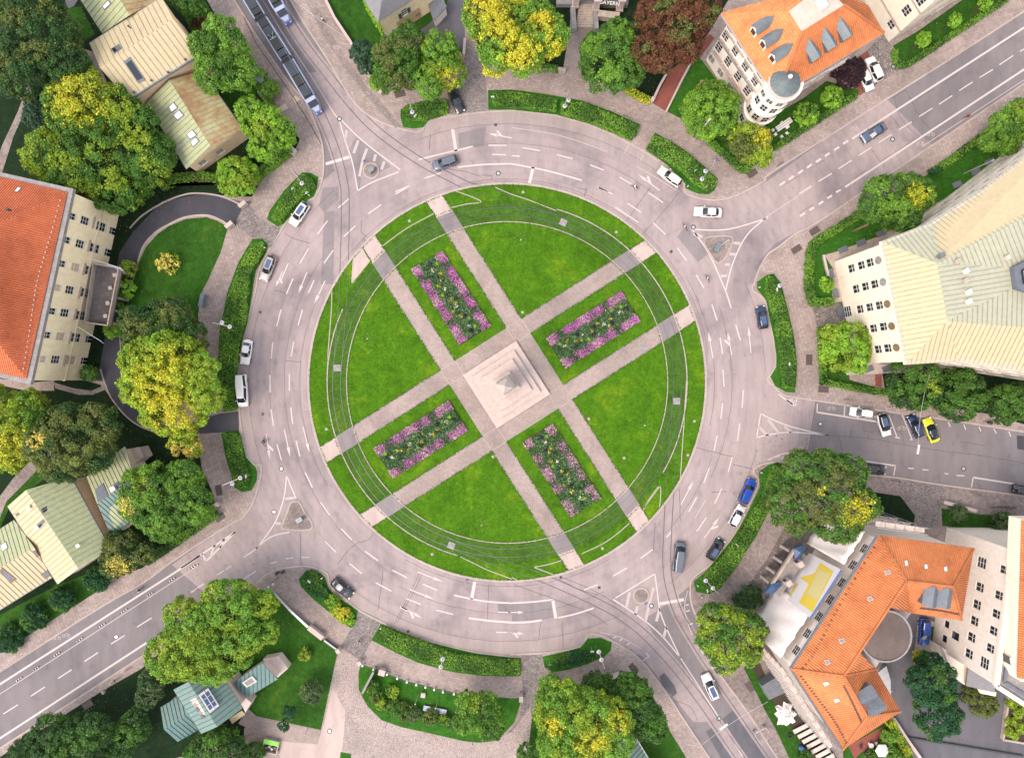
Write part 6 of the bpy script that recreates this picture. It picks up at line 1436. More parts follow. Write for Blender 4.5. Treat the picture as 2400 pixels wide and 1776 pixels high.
for s_, lab in (('M 840 115 105', 'round shrub nearest the roundabout in the row beside the wide street'), ('M 545 285 100', 'second round shrub of the row beside the wide street'), ('M 300 440 108', 'third round shrub of the row beside the wide street'), ('M 80 620 120', 'last round shrub of the row at the left edge')):
    tree(lab, s_, 3.2, 'deep', mixc='mid', mixf=.4, name='shrub', cat='shrub', group='row of round shrubs', ragged=.1)
# west gardens
tree('dark olive tree above the green roofed house group', 'I 650 560 310 850 430 190 540 720 210 800 640 190 380 600 160', 15, 'olive', 'I 390 560 90 straw', 'dark', .4)
tree('yellow tree at the left edge below the orange roof', 'I 100 400 230 60 610 220 250 260 150 -60 250 180', 13, 'yg', 'I 60 620 200 yel', 'light', .4)
tree('wide green tree over the green roofed house by the pavement', 'I 1450 1050 310 1230 960 190 1650 1100 180 1600 860 140 1400 1250 170 1180 1110 150', 12, 'light', 'I 1220 920 90 yg 1080 1120 90 straw', 'mid', .45)
tree('pale straw yellow sapling at the drive mouth', 'I 1590 560 110 1680 640 70 1520 600 70', 6, 'straw', mixc='yg', mixf=.4, ragged=.35)
tree('brownish olive tree between the green roofs and the street', 'I 1040 1480 150 990 1600 130 1110 1570 110 1250 1530 90', 8, 'olive', 'I 1050 1620 100 straw', 'dark', .4)
tree('bright golden yellow tree inside the drive loop', 'I 1450 -60 330 1500 220 300 1230 -110 190 1760 160 170 1740 -40 140 1200 100 170 1380 -200 150', 15, 'yg', 'I 1450 280 240 gold 1300 60 170 yel 1500 -100 160 yel', 'lime', .4)
tree('dark olive tree at the lower end of the front lawn', 'E 1420 1200 240 1240 1310 170 1620 1280 170 1150 1140 120 1500 1080 130', 12, 'olive', mixc='dark', mixf=.45)
tree('sparse yellow bush on the front lawn', 'E 1450 650 95', 2.6, 'straw', mixc='yg', mixf=.4, name='shrub', cat='shrub', ragged=.4, dens=7)
for s_, lab, c in (('E 1100 700 70', 'yellow shrub at the top end of the grey balcony', 'yg'), ('E 1080 870 80', 'green shrub beside the middle of the grey balcony', 'lime'), ('E 1045 1050 55', 'small dark shrub beside the grey balcony', 'mid'), ('E 965 1230 70', 'bright shrub at the lower end of the grey balcony', 'lime'), ('E 770 1600 70', 'dark shrub at the corner of the orange roofed building', 'mid')):
    tree(lab, s_, 3.0, c, name='shrub', cat='shrub', group='shrubs along the facade')
# ivy on the shuttered house
ft_, q1_, q2_ = IVY
fp = ccw(ft_); ivy = empty('ivy', label='bright green ivy covering the left wall of the shuttered house', cat='ivy')
for i in range(4):
    A_, B_ = np.array(fp[i]), np.array(fp[(i+1) % 4]); d_ = (B_-A_)/np.linalg.norm(B_-A_); n_ = np.array([d_[1], -d_[0]])
    if n_[0] < -.6:
        n = 2500; u = NR.uniform(0, np.linalg.norm(B_-A_), n); z = NR.uniform(.2, 6.8, n)
        P = np.stack([A_[0]+d_[0]*u+n_[0]*.2, A_[1]+d_[1]*u+n_[1]*.2, z], 1); P += NR.normal(0, .1, P.shape)
        leaves('foliage', P, np.tile([n_[0], n_[1], .3], (n, 1))+NR.normal(0, .4, (n, 3)), NR.uniform(.25, .5, n), inst(PAL['lime'], n), ivy)
# ---------------------------------------------------------------- hedges
HC = 0
def hedge(label, poly, h=1.2, base='mid', mixc='light', mixf=.3, group='verge hedges', dens=46, lsz=.30, z0=ZG, patches=(), clip=False, stalks=0):
    o = empty('hedge', label=label, cat='hedge', group=group); poly = ccw(poly)
    core = inset(poly, .36); m = MB(); m.prism(core, z0, z0+h-.22); co = m.build('branches', 'hedge_core', o)
    xs = [p[0] for p in poly]; ys = [p[1] for p in poly]; ar = abs(area2(poly))/2; n = int(ar*dens*1.0); P = []
    bx = (min(xs), max(xs), min(ys), max(ys)); tot = (bx[1]-bx[0])*(bx[3]-bx[2]); cand = NR.uniform(0, 1, (int(n*tot/ar*1.05)+10, 2))
    for a, b_ in cand:
        x = bx[0]+a*(bx[1]-bx[0]); y = bx[2]+b_*(bx[3]-bx[2])
        if inside(x, y, poly): P.append((x, y))
    P = np.array(P); n = len(P); und = np.sin(P[:, 0]*2.1)*np.cos(P[:, 1]*1.8)*.10
    Z = z0+h+und+NR.normal(0, .10 if not clip else .05, n)-np.abs(NR.normal(0, .10, n)); P3 = np.column_stack([P, Z]); N3 = np.column_stack([NR.normal(0, .6, (n, 2)), np.ones(n)])
    S3, M3 = [], []
    for i in range(len(poly)):
        a, b_ = np.array(poly[i]), np.array(poly[(i+1) % len(poly)]); L = np.linalg.norm(b_-a)
        if L < .05: continue
        d = (b_-a)/L; nn = np.array([d[1], -d[0]]); k = int(L*h*dens*.8)
        if k < 1: continue
        u = NR.uniform(0, L, k); z = NR.uniform(0, h, k); off = NR.normal(-.05, .10, k)
        S3.append(np.column_stack([a[0]+d[0]*u+nn[0]*off, a[1]+d[1]*u+nn[1]*off, z0+z])); M3.append(np.column_stack([np.tile(nn, (k, 1)), np.full(k, .5)])+NR.normal(0, .4, (k, 3)))
    P3 = np.concatenate([P3]+S3); N3 = np.concatenate([N3]+M3); cl = np.sin(P3[:, 0]*3.1+1)*np.sin(P3[:, 1]*2.7)*.18+NR.normal(0, .08, len(P3))
    col = colours(P3, cl, base, patches, mixc, mixf)
    leaves('foliage', P3, N3, lsz*NR.uniform(.65, 1.3, len(P3)), col, o)
    return o
def hpoly(spec, k=0):
    p = T(spec); p = catmull(p, k, True) if k else p; return [W(q, 1.1) for q in p]
def hband(spec, w, k=6):
    l = [W(p, .9) for p in catmull(T(spec), k)]; return offset_line(l, w/2)+offset_line(l, -w/2)[::-1]
hedge('short hedge on the verge beside the black parked car', hpoly('B 1275 930 1330 900 1590 850 1645 870 1650 965 1540 1000 1450 1020 1300 1025 1262 985'), 1.1, 'mid', 'light', .25)
hedge('narrow hedge on the north verge left of the double lamp', hpoly('B 2045 795 2203 790 C 180 815 385 850 380 955 150 930 0 915 B 2050 900'), 1.1, 'mid', 'light', .2)
hedge('long leafy hedge on the north verge right of the double lamp', hpoly('C 430 880 620 890 850 985 1095 1085 1070 1150 1020 1195 820 1110 640 1040 425 970'), 1.3, 'mid', 'light', .4, stalks=1)
hedge('leafy hedge beside the white estate car on the north east verge', hpoly('C 1225 1170 1330 1210 1500 1320 1660 1460 1765 1560 1740 1620 1690 1640 1560 1560 1430 1440 1165 1275'), 1.3, 'mid', 'light', .4)
hedge('long hedge on the east verge beside the navy car', hpoly('G 2195 765 H 45 765 105 870 170 1100 215 1330 238 1500 L 240 0 225 110 140 100 H 120 1500 95 1300 60 1120 20 1000 G 2190 900'), 1.2, 'light', 'mid', .4)
hedge('curved hedge on the south east verge behind the four parked cars', hpoly('K 2203 900 2165 1010 2100 1140 2010 1290 1900 1450 1780 1600 O 1660 90 1640 190 1720 225 1790 170 1920 10 K 2010 1500 2090 1360 L 0 1165 80 960 140 800 60 770'), 1.3, 'mid', 'light', .25)
hedge('dark hedge on the small south west verge beside the black car', hpoly('N 400 110 460 45 520 60 560 150 620 230 600 300 480 240 410 170'), 1.0, 'deep', 'mid', .3)
hedge('long hedge on the south verge above the curved pavement', hpoly('N 1100 530 1400 640 1700 760 2000 800 2203 815 O 60 815 65 935 N 2203 935 1950 930 1720 900 1420 815 1200 720 1030 625'), 1.2, 'mid', 'light', .25)
hedge('dark low hedge on the south verge next to the tram street', hpoly('O 370 790 500 750 640 740 740 760 700 800 620 835 430 880 370 860'), .9, 'deep', 'mid', .35)
hedge('hedge on the small west verge below the drive mouth', hpoly('I 1925 505 2000 490 2055 520 2090 720 2140 860 2120 960 2050 970 2010 900 1970 740'), 1.1, 'mid', 'light', .25)
hedge('long hedge on the west verge beside the white van', hpoly('E 2175 470 2203 480 F 60 470 50 560 -60 760 E 2110 1130 2060 1320 2035 1500 2025 1652 I 2025 290 1935 300 1880 150 E 1885 1652 1900 1260 1970 920 2070 660'), 1.3, 'mid', 'light', .35, patches=((*W(T('E 2150 620')[0]), 2.0, 'lime'),))
hedge('hedge on the upper west verge beside the white car with a glass roof', hpoly('B 400 1500 480 1540 510 1600 F 400 70 300 180 210 290 130 260 200 130 B 270 1640'), 1.1, 'mid', 'light', .3)
# garden hedges
for lab, s_, w_, h_, c in (('clipped hedge curving round the front garden of the office building', 'H 815 205 600 350 420 460 375 540 360 650 355 850 380 960 400 985 560 975', 1.3, 1.3, 'mid'), ('clipped hedge along the wide street beside the office building', 'D 1400 1490 1600 1360 1850 1170 2203 940', 1.2, 1.2, 'deep'),
                      ('low hedge along the pavement below the ginkgo', 'H 455 1200 480 1620 L 480 30 520 60 800 115 1010 150', 1.0, 1.0, 'mid'), ('low hedge along the lawn under the turret', 'D 70 1265 400 1050 760 820', 1.0, 1.0, 'mid'), ('low hedge round the strip by the white town house', 'D 1090 430 1180 555 1600 290 2060 -10', 1.0, 1.0, 'mid'),
                      ('olive hedge curving below the villa', 'A 1390 1600 1500 1550 1700 1530 1850 1540 1960 1580', 1.7, 1.6, 'olive'), ('yellow green hedge along the wall beside the tram stop', 'B -160 430 -40 640 60 800 130 900', 1.2, 1.5, 'light'), ('clipped hedge between the white box and the drive', 'B 300 1290 160 1400 20 1510 -60 1600', 1.4, 1.5, 'light'),
                      ('low hedge beside the golden tree at the stone path', 'C 200 575 300 580 395 595', 1.0, 1.2, 'mid'), ('yellowish hedge left of the red brick path', 'C 980 760 1100 830 1190 870', 1.1, 1.2, 'yg'), ('hedge along the pavement under the palazzo trees', 'C 1700 1210 1850 1340 1990 1455 2060 1420', 1.1, 1.0, 'mid'),
                      ('bright hedge along the court wall at the bottom right', 'Q 1040 1330 1110 1450 1200 1610', 1.3, 1.6, 'yg'), ('hedge under the wide green tree along the wide street', 'I 1860 1180 1600 1370 1260 1600', 1.4, 1.4, 'dark')):
    hedge(lab, hband(s_, w_), h_, c, 'light' if c != 'yg' else 'yel', .25, 'garden hedges', clip=True)
# ---------------------------------------------------------------- flower beds
def flowerbed(label, corners, pk=0.0):
    cw = [W(p, .3) for p in corners]                      # corners in order: long side a-b, short b-c
    a, b_, c, d = [np.array(p) for p in cw]; o = empty('flower_bed', label=label, cat='flower bed', group='flower beds')
    m = MB(); m.prism(cw, ZL-.05, ZL+.12); m.build('soil', 'soil', o)
    def P2(u, v): return a+(b_-a)*u+(d-a)*v
    L = np.linalg.norm(b_-a); Wd = np.linalg.norm(d-a)
    def scatter(n, u0, u1, v0, v1): 
        u = NR.uniform(u0, u1, n); v = NR.uniform(v0, v1, n); return np.array([P2(x, y) for x, y in zip(u, v)]), u, v
    # magenta borders along both long sides
    for (v0, v1) in ((-.02, .27), (.73, 1.02)):
        n = int(L*Wd*.26*150); p, u, v = scatter(n, .0, 1., v0, v1); z = ZL+.25+np.abs(NR.normal(0, .12, n))+.12*np.sin(u*40)
        pat = np.sin(u*31+v0*9)+np.sin(u*13+2)+NR.normal(0, .7, n); col = inst((.46, .11, .37), n, .35)
        s = pat > .7-pk; col[s] = inst((.52, .26, .38), int(s.sum()), .3); s = pat < -.95+pk; col[s] = inst((.035, .085, .02), int(s.sum()), .3); s = NR.uniform(0, 1, n) < .22+.25*pk; col[s] = inst((.075, .15, .035), int(s.sum()), .3)
        f = leaves('pink_flowers', np.column_stack([p, z]), np.column_stack([NR.normal(0, .5, (n, 2)), np.ones(n)]), NR.uniform(.14, .30, n), col, o, 'petal'); tag(f, kind='stuff')
    n = int(L*Wd*.54*95); p, u, v = scatter(n, .01, .99, .22, .78); z = ZL+.3+np.abs(NR.normal(0, .16, n))+.12*np.sin(u*25)*np.sin(v*19)
    col = inst((.055, .125, .040), n, .4); s = NR.uniform(0, 1, n) < .30; col[s] = inst((.14, .21, .095), int(s.sum()), .3)
    f = leaves('green_filling', np.column_stack([p, z]), np.column_stack([NR.normal(0, .6, (n, 2)), np.ones(n)]), NR.uniform(.2, .42, n), col, o); tag(f, kind='stuff')
    k = 0
    for kind, items in (('white_bloom', [(.14, .5), (.38, .47), (.62, .52), (.86, .5)]), ('dark_leaved_plant', [(.07, .45), (.22, .60), (.30, .42), (.46, .58), (.52, .40), (.70, .6), (.76, .42), (.93, .55)]), ('yellow_bloom', [(.26, .5), (.33, .6), (.50, .5), (.57, .44), (.74, .52), (.20, .36), (.66, .62)]), ('bright_green_plant', [(.10, .33), (.42, .64), (.80, .36), (.90, .40)])):
        for u, v in items:
            c2 = P2(u+rnd.uniform(-.02, .02), v+rnd.uniform(-.05, .05)); n = 70
            q = NR.normal(size=(n, 3)); q /= np.linalg.norm(q, axis=1, keepdims=True); q[:, 2] = np.abs(q[:, 2]); r = {'white_bloom': .48, 'dark_leaved_plant': .55, 'yellow_bloom': .5, 'bright_green_plant': .4}[kind]
            base = {'white_bloom': (.55, .52, .36), 'dark_leaved_plant': (.020, .018, .032), 'yellow_bloom': (.42, .33, .03), 'bright_green_plant': (.20, .33, .02)}[kind]
            col = inst(base, n, .3); s = NR.uniform(0, 1, n) < (.5 if kind in ('white_bloom', 'yellow_bloom') else .1); col[s] = inst((.04, .10, .025), int(s.sum()), .3)
            leaves(kind, np.array([c2[0], c2[1], ZL+.42])+q*r*NR.uniform(.4, 1, (n, 1)), q+np.array([0, 0, .6]), NR.uniform(.16, .3, n), col, o, 'petal')
flowerbed('flower bed with magenta borders at the upper left of the obelisk', [(1035.8, 588.5), (1148.9, 764.2), (1079.4, 808.3), (965, 630.7)])
flowerbed('flower bed with magenta borders at the upper right of the obelisk', [(1280.4, 794), (1456, 683.8), (1498, 749), (1324, 862)])
flowerbed('paler flower bed with broken pink borders at the lower right of the obelisk', [(1294, 993), (1407, 1167.4), (1337.6, 1212.3), (1225.9, 1036.6)], .55)
flowerbed('flower bed with magenta borders at the lower left of the obelisk', [(876.5, 1051.6), (1052, 940), (1094.4, 1008), (920, 1119.7)], .15)
# ---------------------------------------------------------------- vehicles
WHITE = (.62, .575, .555, 1); SILVER = (.50, .48, .47, 1); BEIGE = (.30, .26, .235, 1); BLACK = (.010, .010, .013, 1); NAVY = (.012, .018, .040, 1); BLUE = (.010, .045, .27, 1); YELLOW = (.58, .56, .015, 1); CREAM = (.60, .54, .44, 1); GREY = (.085, .095, .12, 1); SLATEB = (.05, .075, .13, 1); DBLUE = (.012, .022, .065, 1)
KINDS = {  # stations (x, top, width), roof: base front, base rear, top front, top rear, height
 'sedan': (4.75, 1.84, 1.43, [(-.5, .60, .78), (-.485, .84, .88), (-.40, .96, .96), (-.2, .95, 1), (.05, .93, 1), (.20, .92, 1), (.34, .85, .97), (.44, .77, .91), (.485, .66, .82), (.5, .5, .72)], (.20, -.37, .02, -.23)),
 'hatch': (4.15, 1.78, 1.50, [(-.5, .60, .80), (-.485, .90, .90), (-.40, .98, .97), (-.2, .96, 1), (.05, .94, 1), (.24, .94, 1), (.37, .88, .97), (.455, .78, .90), (.488, .66, .80), (.5, .5, .70)], (.25, -.475, .06, -.38)),
 'estate': (4.75, 1.85, 1.48, [(-.5, .60, .80), (-.485, .90, .90), (-.40, .98, .97), (-.2, .96, 1), (.05, .94, 1), (.20, .93, 1), (.34, .86, .97), (.44, .78, .91), (.485, .66, .82), (.5, .5, .72)], (.20, -.475, .03, -.40)),
 'suv': (4.65, 1.90, 1.66, [(-.5, .70, .82), (-.485, 1.0, .91), (-.40, 1.08, .97), (-.2, 1.06, 1), (.05, 1.04, 1), (.22, 1.03, 1), (.36, .98, .97), (.45, .88, .91), (.487, .74, .82), (.5, .55, .73)], (.23, -.475, .07, -.40)),
 'van': (5.5, 1.98, 1.98, [(-.5, .80, .92), (-.49, 1.15, .97), (-.40, 1.2, 1), (-.2, 1.2, 1), (.1, 1.18, 1), (.30, 1.15, 1), (.40, 1.05, .97), (.46, .93, .90), (.49, .78, .82), (.5, .6, .72)], (.36, -.49, .22, -.475)),
}
def car(label, spec, vec, kind, col, roof=None, scale=1.0, group='parked cars', glass_roof=False, sport=False, name='car', open_top=False):
    L, Wd, Ht, st, gh = KINDS[kind]; L *= scale
    if sport: Ht -= .18
    p = T(spec)[0]; x, y = W(p, .9); rz = math.atan2(-vec[1], vec[0])
    zb = ZP+.012 if label.find('courtyard') >= 0 or label.find('red brick') >= 0 or label.find('cobbled') >= 0 else .022
    o = empty(name, (x, y, zb), rz, label=label, cat='van' if kind == 'van' else 'car', group=group)
    hw = Wd/2; pm = paint(col); m = MB(); rows = []
    for fx, zt, wf in st:
        w = hw*wf; zt2 = zt*(.93 if sport else 1)
        half = [(0, zt2+.025), (.5*w, zt2+.02), (.84*w, zt2-.035), (.975*w, zt2-.14), (w, max(.46, zt2-.32)), (.99*w, .40), (.90*w, .24), (0, .22)]
        rows.append([(fx*L, yy, zz) for yy, zz in half]+[(fx*L, -yy, zz) for yy, zz in half[-2:0:-1]])
    n = len(rows[0]); v = [q for r in rows for q in r]
    f = [(i*n+k, i*n+(k+1) % n, (i+1)*n+(k+1) % n, (i+1)*n+k) for i in range(len(rows)-1) for k in range(n)]+[tuple(range(n)), tuple(range(len(v)-1, len(v)-n-1, -1))]
    m.add(v, f); m.build('body', pm, o, smooth=True)
    bf, br_, tf, tr = [q*L for q in gh]; zb = np.interp(bf/L, [s[0] for s in st], [s[1] for s in st])-.03; zr = np.interp(br_/L, [s[0] for s in st], [s[1] for s in st])-.06
    wb, wt = hw*.93, hw*.72
    def ringp(front, rear, w, zf, zrr, bulge, mid): return [Vector((front, w*.86, zf)), Vector((front+bulge, 0, zf)), Vector((front, -w*.86, zf)), Vector((mid, -w, (zf+zrr)/2)), Vector((rear, -w*.86, zrr)), Vector((rear-bulge*.7, 0, zrr)), Vector((rear, w*.86, zrr)), Vector((mid, w, (zf+zrr)/2))]
    lo = ringp(bf, br_, wb, zb, zr, .16, (bf+br_)/2); hi = ringp(tf, tr, wt, Ht-.06, Ht-.07, .10, (tf+tr)/2)
    m = MB(); hi2 = [Vector((q.x*.93+(tf+tr)/2*.07, q.y*.80, Ht-.005)) for q in hi]
    vv = lo+hi+hi2; m.add(vv, [(i, 8+i, 8+(i+1) % 8, (i+1) % 8) for i in range(8)]+[(8+i, 16+i, 16+(i+1) % 8, 8+(i+1) % 8) for i in range(8)]+[tuple(range(23, 15, -1))])
    rm = pm if roof is None else (MATS[roof] if isinstance(roof, str) else roof)
    m.build('cabin', rm, o, smooth=False)
    def glass(nm, idx, mg=.10):
        q = [lo[i] for i in idx]+[hi[i] for i in idx[::-1]]; c = sum(q, Vector())/len(q); cc = Vector(((tf+tr)/2, 0, Ht*.62)); off = (c-cc).normalized()*.018
        q = [c+(x-c)*(1-mg)+off for x in q]; link(nm, mesh(q, [tuple(range(len(q)))]), 'glass_dark', o)
    glass('windshield', [0, 1, 2], .07); glass('rear_window', [4, 5, 6], .10)
    for a, b_ in ((2, 3), (3, 4), (6, 7), (7, 0)): glass('side_window', [a, b_], .10)
    if glass_roof:
        q = [Vector((tf-.10, wt*.62, Ht+.004)), Vector((tf-.10, -wt*.62, Ht+.004)), Vector((tr+.35, -wt*.62, Ht+.004)), Vector((tr+.35, wt*.62, Ht+.004))]
        link('roof_glass', mesh(q, [(0, 3, 2, 1)]), 'glass_blue', o)
    wm = MB(); wm.tube([(0, -.11, 0), (0, .11, 0)], .32, 14)
    wme = mesh(wm.v, wm.f); wme.materials.append(MATS['rubber']); rmb = MB(); rmb.tube([(0, -.115, 0), (0, .115, 0)], .19, 10); rme = mesh(rmb.v, rmb.f); rme.materials.append(MATS['metal_light'])
    for sx in (-.30, .31):
        for sy in (-1, 1):
            wo = link('wheel', wme, None, o, (sx*L, sy*(hw-.09), .32)); link('rim', rme, None, wo)
    for sy in (-1, 1):
        h = MB(); h.box((L*.465, sy*hw*.66, .66), (.22, .32, .13), -sy*.35); h.build('headlight', 'headlight', o)
        h = MB(); h.box((-L*.488, sy*hw*.70, .80), (.10, .30, .16), sy*.2); h.build('taillight', 'taillight', o)
        h = MB(); h.box((bf-.25, sy*(hw+.07), .98 if kind != 'van' else 1.2), (.16, .20, .13)); h.build('mirror', pm, o)
    h = MB(); h.box((L*.498, 0, .42), (.05, hw*1.1, .16)); h.build('grille', 'black_plastic', o)
    return o
car('white hatchback with a dark glass roof parked on the upper west side', 'F 370 225', (-130, 190), 'suv', WHITE, glass_roof=True)
car('beige grey saloon with a dark roof panel parked on the west side', 'F 98 692', (-75, 190), 'estate', BEIGE, glass_roof=True)
car('white coupe parked above the white van', 'E 2115 1412', (-30, 190), 'sedan', WHITE, scale=.95)
car('long white delivery van parked on the west side', 'I 2080 130', (14, 190), 'van', WHITE, scale=1.05)
car('black car parked on the cobbled drive under the bright green tree', 'B 1722 860', (75, 180), 'sedan', BLACK)
car('dark grey estate driving past the tram rails at the top', 'B 1625 1398', (-210, 70), 'suv', GREY, group='moving cars')
car('cream white estate parked beside the leafy north east hedge', 'C 1362 1517', (-200, -145), 'estate', CREAM)
car('white saloon driving at the north east splitter island', 'G 1690 207', (-230, -12), 'sedan', WHITE, scale=1.06, group='moving cars')
car('white estate parked in the stone court beside the red brick bay', 'D 916 595', (-65, -150), 'suv', WHITE)
car('white car half hidden by the dark purple shrub on red brick', 'D 848 690', (50, 110), 'hatch', WHITE, scale=.95)
car('dark blue car driving on the wide north east street', 'D 915 1138', (-150, 95), 'sedan', SLATEB, group='moving cars')
car('navy car parked beside the east verge hedge', 'G 2155 1115', (-30, -190), 'hatch', DBLUE, glass_roof=True)
car('white hatchback parked lengthways in the east street', 'L 812 320', (-195, -28), 'hatch', WHITE, scale=1.02)
car('white car with a dark glass roof parked slantwise in the east street', 'L 1005 425', (50, 180), 'hatch', WHITE, roof='glass_dark', glass_roof=True)
car('dark blue car parked next to the yellow car', 'L 1275 435', (-80, -170), 'hatch', DBLUE, scale=1.05)
car('yellow coupe with a dark roof in the east street', 'L 1412 470', (-75, -190), 'sedan', YELLOW, roof='glass_dark', scale=.98, sport=True)
car('black car parked under the big tree in the east street', 'L 915 805', (185, 25), 'hatch', BLACK, scale=1.05)
car('bright blue car first of the four parked on the south east side', 'K 2030 995', (80, -185), 'suv', BLUE)
car('silver white car behind the bright blue one on the south east side', 'K 1940 1208', (90, -165), 'hatch', SILVER)
car('black hatchback last of the row on the south east side', 'K 1755 1497', (105, -165), 'hatch', BLACK, glass_roof=True)
car('dark grey van driving at the south east tram rails', 'K 1440 1560', (25, -190), 'van', GREY, group='moving cars', scale=.95)
car('white car with a blue glass roof driving down the tram street', 'O 1710 1040', (-95, -215), 'suv', WHITE, group='moving cars', glass_roof=True, scale=1.05)
car('black car parked beside the yellow flowering south west hedge', 'N 740 192', (130, 110), 'sedan', BLACK, scale=.95, glass_roof=True)
car('deep blue car parked in the inner courtyard', 'Q 1348 570', (-8, 200), 'suv', BLUE, scale=1.05)
car('black car at the right edge of the east street', 'L 2215 985', (190, 25), 'hatch', BLACK)
# ---------------------------------------------------------------- trams
m_plain('tram_light', (0.075, 0.085, 0.105, 1), 0.6, 0.2)
m_plain('tram_gear', (0.024, 0.030, 0.042, 1), 0.6, 0.2)
def tram(label, pts_px, nose=True):
    pts = [Vector((*W(p, 3.2), 0)) for p in pts_px]; o = empty('tram', (0, 0, 0), label=label, cat='tram', group='trams')
    lb = paint((.06, .13, .42, 1), .35); wh = paint((.30, .33, .46, 1), .35); n = len(pts)
    for i in range(n-1):
        a, b_ = pts[i], pts[i+1]; d = (b_-a).normalized(); e = Vector((-d.y, d.x, 0)); last = i == n-2
        a2 = a+d*.35 if i else a; b2 = b_-d*.35 if not last else b_
        L = (b2-a2).length
        prof = [(0, 1.0), (L, 1.0)] if not last else [(0, 1.0), (L-3.0, 1.0), (L-1.5, .90), (L-.5, .72), (L, .50)]
        m = MB(); rows = []
        for t, wf in prof:
            w = 1.15*wf; top = 3.25 if t < L-1.6 or not last else 3.25-(t-(L-1.6))*.75
            rows.append([a2+d*t+e*yy+Vector((0, 0, zz)) for yy, zz in ((w*.92, .45), (w, 1.0), (w, 2.5), (w*.95, top-.2), (w*.78, top), (-w*.78, top), (-w*.95, top-.2), (-w, 2.5), (-w, 1.0), (-w*.92, .45))])
        k = 10; v = [q for r in rows for q in r]; f = [(q*k+j, q*k+(j+1) % k, (q+1)*k+(j+1) % k, (q+1)*k+j) for q in range(len(rows)-1) for j in range(k)]+[tuple(range(k-1, -1, -1)), tuple(range(len(v)-k, len(v)))]
        m.add(v, f); m.build('carriage', wh, o)
        for sgn in (-1, 1):
            q = MB(); Ls = L if not last else L-2.6; q.bar(a2+e*sgn*1.16+d*.3+Vector((0, 0, 1.95)), a2+e*sgn*1.16+d*Ls+Vector((0, 0, 1.95)), .04, 1.0); q.build('window_band', 'glass_dark', o)
            q = MB(); q.bar(a2+e*sgn*1.165+d*.1+Vector((0, 0, .95)), a2+e*sgn*1.165+d*Ls+Vector((0, 0, .95)), .04, .8); q.build('blue_skirt', lb, o)
        Lr = L if not last else L-2.2
        q = MB(); q.bar(a2+Vector((0, 0, 3.30)), a2+d*Lr+Vector((0, 0, 3.30)), 1.70, .10); q.build('roof_deck', 'black_plastic', o)
        x = .4; j = 0
        while x < Lr-1.2:
            ln = min(rnd.choice((1.2, 1.8, 2.6, 3.4)), Lr-.3-x); q = MB(); q.bar(a2+d*x+Vector((0, 0, 3.48)), a2+d*(x+ln)+Vector((0, 0, 3.48)), rnd.choice((1.5, 1.6, 1.35)), .30)
            q.build('roof_unit', rnd.choice(('tram_gear', 'tram_gear', 'tram_light', 'black_plastic')), o); x += ln+rnd.choice((.12, .2, .7)); j += 1
        if i == max(0, n-3):
            q = MB(); pc = a2+d*L*.5
            for sg in (-1, 1): q.bar(pc-d*.8+e*.5*sg+Vector((0, 0, 3.75)), pc+d*.9+Vector((0, 0, 4.9)), .05); q.bar(pc+d*.9+e*.6*sg+Vector((0, 0, 4.9)), pc+d*.9-e*.6*sg+Vector((0, 0, 4.92)), .05)
            q.build('pantograph', 'metal_light', o)
        if not last:
            q = MB(); q.bar(b2+Vector((0, 0, 1.8)), b2+d*.7+Vector((0, 0, 1.8)), 1.9, 2.7); q.build('bellows', 'rubber', o)
        else:
            q = MB(); q.add([b2-d*1.55+e*.86+Vector((0, 0, 3.12)), b2-d*1.55-e*.86+Vector((0, 0, 3.12)), b2-d*.62-e*.80+Vector((0, 0, 2.62)), b2-d*.62+e*.80+Vector((0, 0, 2.62))], [(0, 1, 2, 3)])
            for vv in range(4): q.v[vv] = tuple(Vector(q.v[vv])+Vector((0, 0, .10))+d*.05)
            q.build('windshield', 'glass_dark', o)
            q = MB(); q.bar(b2-d*.55+Vector((0, 0, 1.1)), b2+d*.06+Vector((0, 0, 1.1)), 1.35, 1.0); q.build('nose', lb, o)
            for sg in (-1, 1):
                q = MB(); q.box(b2+e*sg*.45+d*.08+Vector((0, 0, 1.3)), (.12, .25, .18), math.atan2(d.y, d.x)); q.build('headlight', 'headlight', o)
tram('long blue and white tram with a grey equipped roof on the upper left street', [(478, -178), (545, -66), (610, 42), (672, 140), (740, 254)])
tram('blue nosed tram just entering the picture at the top', [(545, -180), (596, -86), (667, 41)])
# ---------------------------------------------------------------- bicycles and riders
def bike_parts(o, col):
    for sx in (-.52, .52):
        m = MB(); n = 16
        m.tube([(sx+.33*math.cos(2*math.pi*k/n), 0, .34+.33*math.sin(2*math.pi*k/n)) for k in range(n+1)], .025, 6, False); m.build('wheel', 'rubber', o)
    m = MB()
    for a, b_ in (((-.52, 0, .34), (-.12, 0, .30)), ((-.12, 0, .30), (.38, 0, .78)), ((-.12, 0, .30), (-.25, 0, .82)), ((-.25, 0, .74), (.36, 0, .80)), ((-.52, 0, .34), (-.25, 0, .74)), ((.52, 0, .34), (.36, 0, .95))): m.tube([a, b_], .022, 6)
    m.build('frame', col, o)
    m = MB(); m.tube([(.28, -.29, 1.0), (.38, -.12, .98), (.38, .12, .98), (.28, .29, 1.0)], .018, 6); m.build('handlebar', 'metal_dark', o)
    m = MB(); m.lathe([(0, .90), (.07, .90), (.09, .86), (.05, .83)], 8, (-.25, 0, 0)); m.build('saddle', 'black_plastic', o)
def bike(label, spec, ang, col='metal_dark', z=ZP+.02, group='parked bicycles'):
    o = empty('bicycle', (*W(T(spec)[0], .5), z), R(ang), label=label, cat='bicycle', group=group); bike_parts(o, MATS[col]); return o
